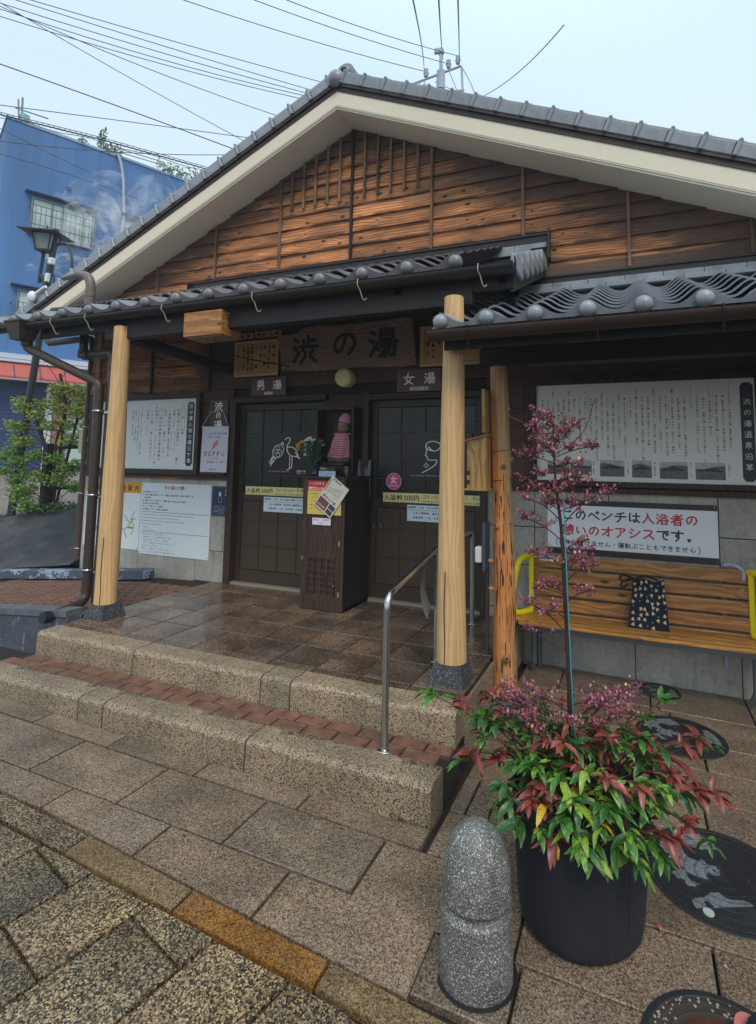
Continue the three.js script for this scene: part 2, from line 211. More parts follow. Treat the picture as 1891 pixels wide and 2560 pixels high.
T.terrazzo = chips(1024, 190, [[84, 84, 82, 4], [104, 104, 101, 2.8], [128, 128, 122, 1.4], [196, 196, 188, 0.95], [62, 62, 63, 1.6]], 47, { big: 0.3, base: 1, edge: 0.85 });
T.grain = gray(512, 512, (u, v) => 255 * (0.55 * fbm(u * 64, v * 64, 64, 64, 3, 61) + 0.45 * fbm(u * 8, v * 8, 8, 8, 4, 62)));
T.wet = gray(512, 512, (u, v) => { const n = fbm(u * 4, v * 4, 4, 4, 5, 71), f = fbm(u * 40, v * 40, 40, 40, 2, 72); return 255 * clamp(0.36 + 0.9 * (n - 0.42) + 0.25 * (f - 0.5), 0.16, 0.8); });
T.plaster = gray(512, 512, (u, v) => 255 * (0.7 * fbm(u * 90, v * 90, 90, 90, 2, 81) + 0.3 * fbm(u * 20, v * 20, 20, 20, 3, 82)));
T.concrete = dataTex(1024, 1024, (u, v) => {
  const b = fbm(u * 5, v * 3, 5, 3, 5, 91), f = fbm(u * 60, v * 60, 60, 60, 3, 92), st = fbm(u * 34, v * 2, 34, 2, 4, 93), pit = vn(u * 150, v * 150, 150, 150, 94) > 0.94 && vn(u * 30, v * 30, 30, 30, 95) > 0.5 ? 0.62 : 1;
  const k = (0.72 + 0.44 * b + 0.16 * (f - 0.5) - 0.3 * Math.max(0, st - 0.52)) * pit; return [188 * k, 184 * k, 174 * k];
});
T.brick = dataTex(512, 512, (u, v) => { const b = fbm(u * 6, v * 6, 6, 6, 5, 101), f = fbm(u * 80, v * 80, 80, 80, 2, 102), k = 0.62 + 0.5 * b + 0.34 * (f - 0.5); return [128 * k, 90 * k, 72 * k]; });
T.tile = dataTex(512, 512, (u, v) => { const b = fbm(u * 5, v * 5, 5, 5, 5, 111), f = fbm(u * 90, v * 90, 90, 90, 2, 112), k = 0.8 + 0.3 * (b - 0.3) + 0.12 * (f - 0.5); return [160 * k, 166 * k, 175 * k]; });
T.asphalt = dataTex(512, 512, (u, v, x, y) => { const b = fbm(u * 5, v * 5, 5, 5, 4, 121), f = hsh(x, y, 122), k = 0.72 + 0.5 * b + 0.5 * (f - 0.5); return [72 * k, 73 * k, 76 * k]; });
// wood: grain runs along v; light stays in the middle greys so that the material's colour tints it
function woodTex(s, rings, dark, w = 256, h = 1024, knots = 0.0) {
  return dataTex(w, h, (u, v) => {
    const wob = fbm(u * 3, v * 4, 3, 4, 3, s) * 1.6, fine = vn(u * 120, v * 6, 120, 6, s + 1), band = 0.5 + 0.5 * Math.sin((u * rings + wob * 2.2) * Math.PI * 2), pore = vn(u * 220, v * 22, 220, 22, s + 3) > 0.86 ? 0.82 : 1, big = fbm(u * 2, v * 3, 2, 3, 4, s + 5);
    let kn = 1; if (knots) { const cx = Math.floor(u * 3), cy = Math.floor(v * 6); if (hsh(cx, cy, s + 7) < knots) { const dx = u * 3 - cx - 0.3 - 0.4 * hsh(cx, cy, s + 8), dy = (v * 6 - cy - 0.3 - 0.4 * hsh(cx, cy, s + 9)), d = Math.hypot(dx * 1.1, dy); kn = d < 0.07 ? 0.35 : d < 0.16 ? 0.68 + 0.2 * Math.sin(d * 160) : 1; } }
    const k = (1 - dark * (0.55 * band + 0.45 * fine) + 0.16 * (big - 0.5)) * pore * kn; return [235 * k, 224 * k * (0.97 + 0.03 * kn), 208 * k * (0.93 + 0.07 * kn)];
  });
}
T.post = woodTex(131, 7, 0.17, 512, 2048, 0.14); T.wood = woodTex(141, 6, 0.34, 256, 1024, 0.16); T.darkwood = woodTex(151, 7, 0.5);
T.log = dataTex(512, 1024, (u, v, x, y) => { // peeled log: orange sapwood, grey weathering, black beetle specks, rings of knots
  const g = fbm(u * 3, v * 2.0, 3, 2, 4, 161), gr = vn(u * 90, v * 5, 90, 5, 162), sp = fbm(u * 70, v * 22, 70, 22, 2, 163), side = sstep(g + 0.3 * (v - 0.45) + 0.1 * Math.sin(u * 6.28), 0.42, 0.62);
  let r = lerp(214, 196, side), gg = lerp(138, 152, side), b = lerp(74, 108, side); const k = 0.78 + 0.3 * gr + 0.25 * (fbm(u * 9, v * 6, 9, 6, 3, 164) - 0.5), m = v < 0.62 && sp > 0.71 - 0.08 * vn(u * 4, v * 5, 4, 5, 165) ? 0.3 : 1;
  return [r * k * m, gg * k * m, b * k * m];
});
// the boarding of the whole gable wall, in metres: weathered orange boards, dark old stain left where the eaves shelter them
const SX0 = -3.9, SX1 = 4.7, SY0 = 1.35, SY1 = 5.45, COURSE = 0.1476, BAY = 0.91, J0 = 3.79;
T.siding = dataTex(2048, 1024, (u, v) => {
  const x = lerp(SX0, SX1, u), y = lerp(SY0, SY1, v), j = Math.floor((y - J0) / COURSE), yl = (y - J0) / COURSE - j, i = Math.floor(x / BAY), sd = hsh(i, j, 171), xl = x / BAY - i;
  let kn = 0, dyk = 0; // knots, four chances a board
  for (let q = 0; q < 4; q++) if (hsh(i * 9 + q, j, 173) < 0.5) { const kx = (q + 0.2 + 0.6 * hsh(i * 9 + q, j, 174)) / 4, ky = 0.2 + 0.6 * hsh(i * 9 + q, j, 175), dx = (xl - kx) * BAY, dy = (yl - ky) * COURSE, d = Math.hypot(dx * 0.55, dy), R = 0.008 + 0.012 * hsh(i * 9 + q, j, 176); kn = Math.max(kn, 1 - sstep(d, R * 0.5, R)); dyk += dy * Math.exp(-(d * d) / (R * R * 8)) * 1.1; }
  const big = 9999, wav = (fbm(x * 1.3 + sd * 50, y * 2 + sd * 20, big, big, 3, 177) - 0.5) * (0.05 + 0.14 * sd), gy = (yl * COURSE + wav + dyk) * (26 + 60 * hsh(i, j, 178) * hsh(j, i, 179));
  const ring = Math.pow(0.5 + 0.5 * Math.sin(gy * 6.283), 3.2), fine = vn(x * 9 + sd * 90, y * 420, big, big, 179), blot = fbm(x * 3.5 + sd * 30, y * 16, big, big, 4, 180), crack = vn(x * 2.2 + sd * 40, y * 150, big, big, 181) > 0.9 && blot > 0.5 ? 0.45 : 1;
  const tone = hsh(i, j, 182); let r = lerp(176, 222, tone), g = lerp(110, 150, tone * 0.8 + 0.1), b = lerp(66, 96, tone * 0.7 + 0.1);
  let k = (0.98 - 0.34 * ring * (0.4 + blot) - 0.12 * fine + 0.7 * (blot - 0.5)) * crack; k *= 1 - 0.75 * kn;
  const low = Math.max(0, 1 - yl * 5.2) * sstep(fbm(x * 5, j * 7.3, big, big, 3, 183), 0.36, 0.62); k *= 1 - 0.62 * low; // patchy darkening along many lower edges
  r *= k; g *= k; b *= k;
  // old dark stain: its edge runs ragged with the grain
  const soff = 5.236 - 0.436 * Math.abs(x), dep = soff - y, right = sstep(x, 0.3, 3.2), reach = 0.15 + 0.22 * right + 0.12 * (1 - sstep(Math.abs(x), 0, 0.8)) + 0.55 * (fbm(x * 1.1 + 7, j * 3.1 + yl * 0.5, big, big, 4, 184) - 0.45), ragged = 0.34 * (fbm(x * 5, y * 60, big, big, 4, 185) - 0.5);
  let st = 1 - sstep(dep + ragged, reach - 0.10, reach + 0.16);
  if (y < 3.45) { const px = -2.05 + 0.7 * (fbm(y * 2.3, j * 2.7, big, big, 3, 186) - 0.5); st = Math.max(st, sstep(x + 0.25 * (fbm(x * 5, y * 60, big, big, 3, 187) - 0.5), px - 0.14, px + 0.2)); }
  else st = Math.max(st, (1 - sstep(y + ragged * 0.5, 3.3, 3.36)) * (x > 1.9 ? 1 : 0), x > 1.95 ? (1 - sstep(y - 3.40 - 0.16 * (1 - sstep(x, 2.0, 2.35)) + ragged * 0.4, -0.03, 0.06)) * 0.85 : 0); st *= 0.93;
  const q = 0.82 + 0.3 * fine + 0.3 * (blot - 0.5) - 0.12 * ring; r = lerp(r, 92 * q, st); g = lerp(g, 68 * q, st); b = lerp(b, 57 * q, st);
  return [r, g, b];
});
T.sidingBump = gray(1024, 512, (u, v) => { const x = lerp(SX0, SX1, u), y = lerp(SY0, SY1, v); return 255 * (0.6 * vn(x * 8, y * 400, 9999, 9999, 191) + 0.4 * fbm(x * 5, y * 60, 9999, 9999, 3, 192)); });
const m = {};
m.pave = std({ map: rep(T.pave, 1.1, 1.1), roughnessMap: rep(T.wet, 0.7, 0.7), roughness: 0.86, bumpMap: rep(T.grain, 3, 3), bumpScale: 0.0014, color: C('#bfb8b0') });
m.street = std({ map: rep(T.street, 0.9, 0.9), roughnessMap: rep(T.wet, 0.9, 0.9), roughness: 0.85, bumpMap: rep(T.grain, 2.4, 2.4), bumpScale: 0.004, color: C('#cfc7ba') });
m.amber = m.pave.clone(); m.amber.color = C('#c79a58'); m.tan = m.pave.clone(); m.tan.color = C('#b5a687');
m.step = std({ map: rep(T.step, 1.35, 1.35), roughness: 0.62, bumpMap: rep(T.grain, 4, 4), bumpScale: 0.002, color: C('#c9c1b7') });
m.stepStain = m.step.clone(); m.stepStain.map = rep(T.stepStain, 1.35, 1.35);
m.porch = std({ map: rep(T.porch, 0.9, 0.9), roughnessMap: rep(T.wet, 0.6, 0.6), roughness: 0.48, bumpMap: rep(T.grain, 3, 3), bumpScale: 0.0008, color: C('#dcd6d0') });
m.mortar = std({ map: rep(T.concrete, 2, 2), roughness: 0.9, color: C('#3a342d') });
m.brick = std({ map: rep(T.brick, 3, 3), roughness: 0.66, bumpMap: rep(T.grain, 5, 5), bumpScale: 0.002 });
m.darkStone = std({ map: rep(T.dark, 3, 3), roughness: 0.7 });
m.terrazzo = std({ map: rep(T.terrazzo, 2.4, 2.4), roughness: 0.5, bumpMap: rep(T.grain, 3, 3), bumpScale: 0.003 });
m.concrete = std({ map: rep(T.concrete, 0.7, 0.7), roughness: 0.85, bumpMap: rep(T.grain, 1.2, 1.2), bumpScale: 0.002 });
m.plaster = std({ color: C('#e0d8c4'), roughness: 0.92, bumpMap: rep(T.plaster, 2.5, 2.5), bumpScale: 0.002 });
m.tile = std({ map: rep(T.tile, 1.6, 1.6), roughness: 0.3, bumpMap: rep(T.grain, 3, 3), bumpScale: 0.0012 });
m.tileWarm = std({ map: rep(T.tile, 1.6, 1.6), roughness: 0.3, color: C('#e0d6d2'), bumpMap: rep(T.grain, 3, 3), bumpScale: 0.0012 });
m.asphalt = std({ map: rep(T.asphalt, 1.4, 1.4), roughness: 0.86, bumpMap: rep(T.grain, 2, 2), bumpScale: 0.02 });
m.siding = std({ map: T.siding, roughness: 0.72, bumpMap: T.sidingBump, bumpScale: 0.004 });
m.post = std({ map: rep(T.post, 2, 1), roughness: 0.62, bumpMap: rep(T.grain, 3, 1), bumpScale: 0.002, color: C('#f6d2a0') });
m.log = std({ map: T.log, roughness: 0.62, bumpMap: rep(T.grain, 1, 1), bumpScale: 0.006 });
m.wood = std({ map: rep(T.wood, 3, 0.8), roughness: 0.6, color: C('#d69c5e') });
m.paleWood = std({ map: rep(T.wood, 3, 0.8), roughness: 0.6, color: C('#f2ca86') });
m.brown = std({ map: rep(T.darkwood, 3, 0.8), roughness: 0.55, color: C('#6b4a33') });
m.beam = std({ map: rep(T.darkwood, 2, 0.6), roughness: 0.7, color: C('#2c221e') });
m.trim = std({ map: rep(T.darkwood, 3, 0.7), roughness: 0.6, color: C('#5a4135') });
m.fascia = std({ map: rep(T.darkwood, 3, 0.7), roughness: 0.5, color: C('#4a3432') });
m.door = std({ color: C('#3d3024'), roughness: 0.5 });
m.doorPanel = std({ color: C('#4a3a2a'), roughness: 0.55 });
m.gutter = std({ color: C('#2b2623'), roughness: 0.38, metalness: 0.25 });
m.gutterBrown = std({ color: C('#3b2c25'), roughness: 0.42, metalness: 0.2 });
m.pvcBrown = std({ color: C('#3a2e28'), roughness: 0.45 });
m.pvcOld = std({ color: C('#5c4a3e'), roughness: 0.55 });
m.steel = std({ color: C('#b9bbbb'), metalness: 1, roughness: 0.26 });
m.zinc = std({ color: C('#a39c8a'), metalness: 0.3, roughness: 0.5 });
m.white = std({ color: C('#dfe3e6'), roughness: 0.5 });
m.black = std({ color: C('#1c1b1c'), roughness: 0.5 });
m.yellow = std({ color: C('#ffea00'), roughness: 0.32 });
m.cream = std({ color: C('#cfc8a8'), roughness: 0.5 });
m.interior = std({ color: C('#8a7c6a'), roughness: 0.9 });
T.oldPaint = dataTex(512, 512, (u, v) => { const n = fbm(u * 4, v * 5, 4, 5, 5, 131), f = fbm(u * 60, v * 60, 60, 60, 2, 132), p = sstep(n + 0.25 * (f - 0.5), 0.47, 0.53), k = 0.86 + 0.3 * (f - 0.3); return [lerp(84, 168, p) * k, lerp(92, 184, p) * k, lerp(108, 212, p) * k]; });
m.bluegrey = std({ map: rep(T.oldPaint, 0.9, 1.6), roughness: 0.6 });
m.slateStone = std({ map: rep(dataTex(512, 512, (u, v) => { const n = fbm(u * 26, v * 2, 26, 2, 4, 141), f = fbm(u * 40, v * 40, 40, 40, 3, 142), w = n > 0.66 && f > 0.42 ? 1.5 : 1, k = (0.75 + 0.5 * fbm(u * 4, v * 4, 4, 4, 4, 143) + 0.3 * (f - 0.5)) * w; return [74 * k, 80 * k, 92 * k]; }), 0.9, 1.2), roughness: 0.55 });
m.coping = std({ map: rep(T.concrete, 1.6, 1.6), color: C('#8b97a8'), roughness: 0.5 });
m.wire = std({ color: C('#474b52'), roughness: 0.6 });
const sign = (tex, o = {}) => std({ map: tex, roughness: 0.4, ...o });
// ---------------------------------------------------------------- ground, pavement, steps
{
  const g = new THREE.PlaneGeometry(160, 160, 80, 80).rotateX(-Math.PI / 2), p = g.attributes.position;
  for (let i = 0; i < p.count; i++) p.setY(i, GY(clamp(p.getX(i), -4, 8)) - 0.034);
  struct('ground', uvm(g), m.mortar);
}
const pavement = structGroup('pavement');
const paveT = tones(m.pave, 6, 0.13, 0.03), streetT = tones(m.street, 6, 0.16, 0.05), porchT = tones(m.porch, 6, 0.16, 0.05), stepT = tones(m.step, 5, 0.1, 0.03), stainT = tones(m.stepStain, 4, 0.07, 0.03), brickT = tones(m.brick, 6, 0.2, 0.06);
function paver(poly, mats, c = 0.004) { const lift = rr(-0.0012, 0.0012); mesh('paving_slab', uvm(slab(poly, lift, -0.03, c, (x) => GY(x)), 1, rr(0, 9), rr(0, 9)), mats.isMaterial ? mats : pickOf(mats), pavement); }
const rect = (x0, x1, z0, z1) => [[x0, z0], [x1, z0], [x1, z1], [x0, z1]];
const bz0 = (x) => 2.832 + 0, bz1 = (x) => 2.992 + 0.0625 * Math.max(x, 0) + 0.004 * Math.min(x, 0), bz2 = (x) => 3.125 + 0.05 * x;
for (let k = -6; k < 5; k++) { // rows along the foot of the steps
  const a = -0.80 + 0.655 * k + 0.655, J = 0.007;
  if (a < 1.7) paver(rect(a, Math.min(a + 0.642, 1.835), 2.354, 2.486), paveT);
  const b = -0.31 + 0.655 * k; if (b < 1.5) paver(rect(b, b + 0.642, 2.500, 2.818), paveT);
  const c = 0.055 + 0.657 * k; if (c < 1.6) { paver([[c, bz0(c)], [c + 0.643, bz0(c)], [c + 0.643, bz1(c + 0.643)], [c, bz1(c)]], paveT); }
  const d = -0.223 + 0.65 * k, g = 0.014, bx = (x) => bz1(x) + g; if (d < 3.3) paver([[d, bx(d)], [d + 0.639, bx(d + 0.639)], [d + 0.639, bz2(d + 0.639)], [d, bz2(d)]], k === 2 ? m.amber : k === 3 || k === 1 ? m.tan : pickOf(streetT), 0.006);
}
// right of the steps
paver(rect(1.712, 2.004, 2.857, 3.095), paveT); paver(rect(2.016, 2.325, 2.857, 3.098), paveT); paver([[2.337, 2.857], [2.985, 2.857], [2.985, 3.16], [2.337, 3.12]], paveT); paver([[2.995, 2.857], [3.64, 2.857], [3.64, 3.2], [2.995, 3.165]], paveT);
for (let k = 0; k < 5; k++) paver(rect(1.655 + 0.652 * k, 1.655 + 0.641 + 0.652 * k, 2.500, 2.846), paveT);
const rows = [[2.183, 2.490, 1.838], [1.865, 2.173, 1.935 - 0.66], [1.55, 1.855, 1.72], [1.235, 1.54, 1.42], [0.92, 1.225, 1.78], [0.5, 0.91, 1.62], [0.02, 0.49, 1.5]];
for (const [z0, z1, x] of rows) for (let k = 0; k < 5; k++) { const a = Math.max(x + 0.652 * k, 1.845), b = x + 0.641 + 0.652 * k; if (b - a > 0.05) paver(rect(a, b, z0, z1), paveT); }
// the street: coarser, older slabs laid askew
for (let k = -9; k < 10; k++) {
  const xa = (z) => 0.30 + 0.336 * k - 0.2 * (z - 3.17), off = [0.02, 0.33, 0.1, 0.43][md(k, 4)], cx = 0.3 + 0.336 * k;
  let z = 1.2 + off * 1.0; const end = 5.4;
  for (; z < end; z += 0.655) {
    const zl = (x, zz) => zz + 0.23 * (x - cx), q = 0.008, cut = zl;
    const z0a = cut(xa(z), z), z0b = cut(xa(z) + 0.336, z), z1a = zl(xa(z + 0.65), z + 0.645), z1b = zl(xa(z + 0.65) + 0.336, z + 0.645);
    const P = clipPoly([[xa(z0a) + q, z0a], [xa(z0b) + 0.336 - q, z0b], [xa(z1b) + 0.336 - q, z1b], [xa(z1a) + q, z1a]], 0.05, -1, -3.139);
    if (P.length > 2 && Math.max(...P.map((p) => p[1])) - Math.min(...P.map((p) => p[1])) > 0.05) paver(P, streetT, 0.007);
  }
}
function kerb(x0, x1, z0, z1, y0, y1, r = 0.03) { // profile in z, y drawn out along x; the front top edge is worn round
  const s = new THREE.Shape(); s.moveTo(-z0, y0); s.lineTo(-z0, y1); s.lineTo(-(z1 - r * 1.2), y1 - 0.002); s.quadraticCurveTo(-z1 + 0.004, y1 - 0.004, -z1, y1 - r); s.lineTo(-z1 - 0.004, y0);
  const g = new THREE.ExtrudeGeometry(s, { depth: x1 - x0 - 0.016, bevelEnabled: true, bevelSize: 0.003, bevelThickness: 0.003, bevelSegments: 1, curveSegments: 5, steps: 1 });
  return g.rotateY(Math.PI / 2).translate(x0 + 0.006, 0, 0);
}
{
  const steps = structGroup('entrance_steps'), f = 0.315, s1 = 0.155;
  const up = [[-1.635, -0.605], [-0.605, 0.505], [0.505, 0.727], [0.727, 1.805]], lo = [[-1.72, -0.592], [-0.592, -0.371], [-0.371, 0.726], [0.726, 1.815]];
  for (const [a, b] of up) mesh('granite_block', uvm(kerb(a, b, 1.772, 1.938, s1 - 0.02, f), 1, rr(0, 5), rr(0, 5)), pickOf(stepT), steps);
  for (const [a, b] of lo) mesh('granite_block', uvm(kerb(a, b, 2.172, 2.345, -0.06, s1), 1, rr(0, 5), 0), pickOf(stainT), steps);
  mesh('mortar_bed', uvm(box2(-1.71, 1.806, -0.06, s1 - 0.025, 1.9, 2.18)), m.mortar, steps);
  mesh('mortar_bed', uvm(box2(-1.625, 1.797, -0.06, f - 0.022, 0.01, 1.78)), m.mortar, steps);
  for (let r = 0; r < 2; r++) for (let k = 0; k < 18; k++) {
    const x0 = -1.70 + 0.204 * k + (r ? 0 : 0.1), x1 = Math.min(x0 + 0.190, 1.8), z0 = 1.965 + r * 0.1; if (x1 - x0 < 0.04) continue;
    mesh('brick', uvm(slab(rect(x0, x1, z0, z0 + 0.088), s1 + rr(-0.002, 0.001), s1 - 0.05, 0.005), 1, rr(0, 5), rr(0, 5)), pickOf(brickT), steps);
  }
  for (let i = 0; i < 11; i++) for (let j = 0; j < 6; j++) {
    const x0 = -1.635 + 0.341 * i, x1 = Math.min(x0 + 0.331, 1.79), z1 = j ? 1.681 - 0.341 * (j - 1) : 1.765, z0 = j ? Math.max(z1 - 0.331, 0.03) : 1.690; if (x1 - x0 < 0.05 || z1 - z0 < 0.03) continue;
    mesh('porch_tile', uvm(slab(rect(x0, x1, z0, z1), f + rr(-0.001, 0.0006), f - 0.024, 0.003), 1, rr(0, 5), rr(0, 5)), pickOf(porchT), steps);
  }
  mesh('edging_strip', uvm(box2(1.792, 1.806, 0.0, f - 0.002, 0.02, 1.77)), stepT[1], steps);
}
// the ramp of red bricks, left, its kerbs, the black mound and the street that climbs behind
const RY = (x) => (x > -2.35 ? 0.313 : 0.313 + 0.088 * (x + 2.35));
{
  const ramp = structGroup('brick_ramp');
  mesh('ramp_base', uvm(slab([[-1.64, 0.0], [-1.64, 1.62], [-2.35, 1.6], [-6.4, 1.9], [-6.4, 0.1], [-2.35, 0.1]], -0.012, -0.3, 0.002, (x) => RY(x))), m.mortar, ramp);
  const a = 0.62, ca = Math.cos(a), sa = Math.sin(a); let n = 0;
  for (let i = -70; i < 70; i++) for (let j = -14; j < 18 && n < 300; j++) { // bricks laid slantwise, grooves along their long sides
    const u0 = j * 0.215 + (md(i, 2) ? 0.107 : 0), v0 = i * 0.066, cx = -2.6 + u0 * ca - v0 * sa * 0 + v0 * sa, cz = 0.9 - u0 * sa + v0 * ca;
    if (cx < -4.6 || cx > -1.72 || cz < 0.36 || cz > 1.5) continue; n++;
    const P = [[0, 0], [0.206, 0], [0.206, 0.054], [0, 0.054]].map(([u, v]) => [cx + u * ca + v * sa, cz - u * sa + v * ca]);
    mesh('brick', uvm(slab(P, rr(-0.002, 0.001), -0.012, 0.006, (x) => RY(x)), 1, rr(0, 5), rr(0, 5)), pickOf(brickT), ramp);
  }
  const curb = structGroup('low_kerb'); // painted blue grey, along the far side of the ramp
  for (const [x0, x1] of [[-3.35, -2.385], [-4.4, -3.36], [-5.6, -4.41], [-7.2, -5.61]]) {
    const g = box2(x0, x1, 0, 0.105, 0.14, 0.3, 0.008), p = g.attributes.position; for (let i = 0; i < p.count; i++) p.setY(i, p.getY(i) + RY(p.getX(i)) + 0.004); g.computeVertexNormals();
    mesh('kerb_stone', uvm(g, 1, rr(0, 3), 0), m.bluegrey, curb);
  }
  const wall = structGroup('ramp_retaining_wall');
  const wz = (x) => 1.70 - 0.03 * (x + 1.65) + 0.04 * Math.max(0, -x - 2.4);
  for (const [x0, x1] of [[-2.75, -1.655], [-3.9, -2.755], [-5.2, -3.905]]) {
    const top = (x) => 0.405 + 0.075 * (x + 1.65), mk = (ya, yb, zf, zb) => { const g = fin(new THREE.BoxGeometry(x1 - x0, 1, 1, 6, 1, 1)).translate((x0 + x1) / 2, 0, 0), p = g.attributes.position; for (let i = 0; i < p.count; i++) { const x = p.getX(i); p.setXYZ(i, x, p.getY(i) > 0 ? yb(x) : ya(x), wz(x) + (p.getZ(i) > 0 ? zf : zb)); } g.computeVertexNormals(); return g; };
    mesh('wall_face', uvm(mk(() => -0.05, (x) => top(x) - 0.05, -0.012, -0.14), 1, rr(0, 3), 0), m.slateStone, wall);
    mesh('coping', uvm(mk((x) => top(x) - 0.05, top, 0, -0.15), 1, rr(0, 3), 0), m.coping, wall);
  }
}
{ // black mound of asphalt between kerb and street
  const F = [[-8.2, 0.02, 0.15], [-6.9, 0.09, 0.15], [-5.4, 0.15, 0.15], [-4.3, 0.27, 0.15], [-3.82, 0.33, 0.13]], B = [[-8.3, 0.45, -0.4], [-7.05, 0.60, -0.78], [-6.45, 0.75, -1.02], [-5.84, 0.9, -1.46], [-3.9, 1.0, -2.0]];
  const nx = 40, ny = 20, pos = [], idx = [], at = (A, t) => { const f = t * (A.length - 1), i = Math.min(A.length - 2, Math.floor(f)), k = f - i; return [0, 1, 2].map((c) => lerp(A[i][c], A[i + 1][c], k)); };
  for (let j = 0; j <= ny; j++) for (let i = 0; i <= nx; i++) { const a = at(F, i / nx), b = at(B, i / nx), t = j / ny, n = (fbm(i * 0.45, j * 0.4, 999, 999, 3, 301) - 0.5) * 0.10 * Math.sin(t * Math.PI); pos.push(lerp(a[0], b[0], t), lerp(a[1], b[1], Math.pow(t, 0.92)) + n, lerp(a[2], b[2], t)); }
  for (let j = 0; j < ny; j++) for (let i = 0; i < nx; i++) { const a = j * (nx + 1) + i; idx.push(a, a + 1, a + nx + 2, a, a + nx + 2, a + nx + 1); }
  const g = new THREE.BufferGeometry(); g.setAttribute('position', new THREE.Float32BufferAttribute(pos, 3)); g.setIndex(idx); g.computeVertexNormals(); const n = g.toNonIndexed(); struct('asphalt_mound', uvm(n), m.asphalt);
}
const UP = (x, z) => 0.66 + 0.063 * ((x + 6.92) * -0.872 + (z + 1.04) * -0.489);
{
  const st = structGroup('upper_street');
  mesh('street_bed', uvm(slab([[-4, -1.2], [-5.84, -1.3], [-7.05, -0.6], [-12, 1.5], [-40, 4], [-40, -60], [-4, -60]], -0.012, -1.5, 0.002, UP)), m.mortar, st);
  const ux = -0.872, uz = -0.489, vx = -0.489, vz = 0.872, big = tones(std({ map: rep(T.pave, 0.5, 0.5), roughness: 0.5, color: C('#c9c9c9') }), 5, 0.1, 0.02);
  for (let i = -2; i < 14; i++) for (let j = -9; j < 5; j++) {
    const a = i * 0.66, b = j * 0.9 + (md(i, 2) ? 0.45 : 0), P = [[a, b], [a + 0.645, b], [a + 0.645, b + 0.885], [a, b + 0.885]].map(([u, v]) => [-6.9 + u * ux + v * vx, -1.6 + u * uz + v * vz]);
    if (P.some(([x, z]) => x > -4.4 || z > 0.6 - (x + 7) * 0.35 && false || (x > -7.0 && z > -1.0) || (x > -5.9 && z > -1.55))) continue;
    mesh('paving_slab', uvm(slab(P, rr(-0.002, 0.001), -0.012, 0.005, UP), 1, rr(0, 5), rr(0, 5)), pickOf(big), st);
  }
}
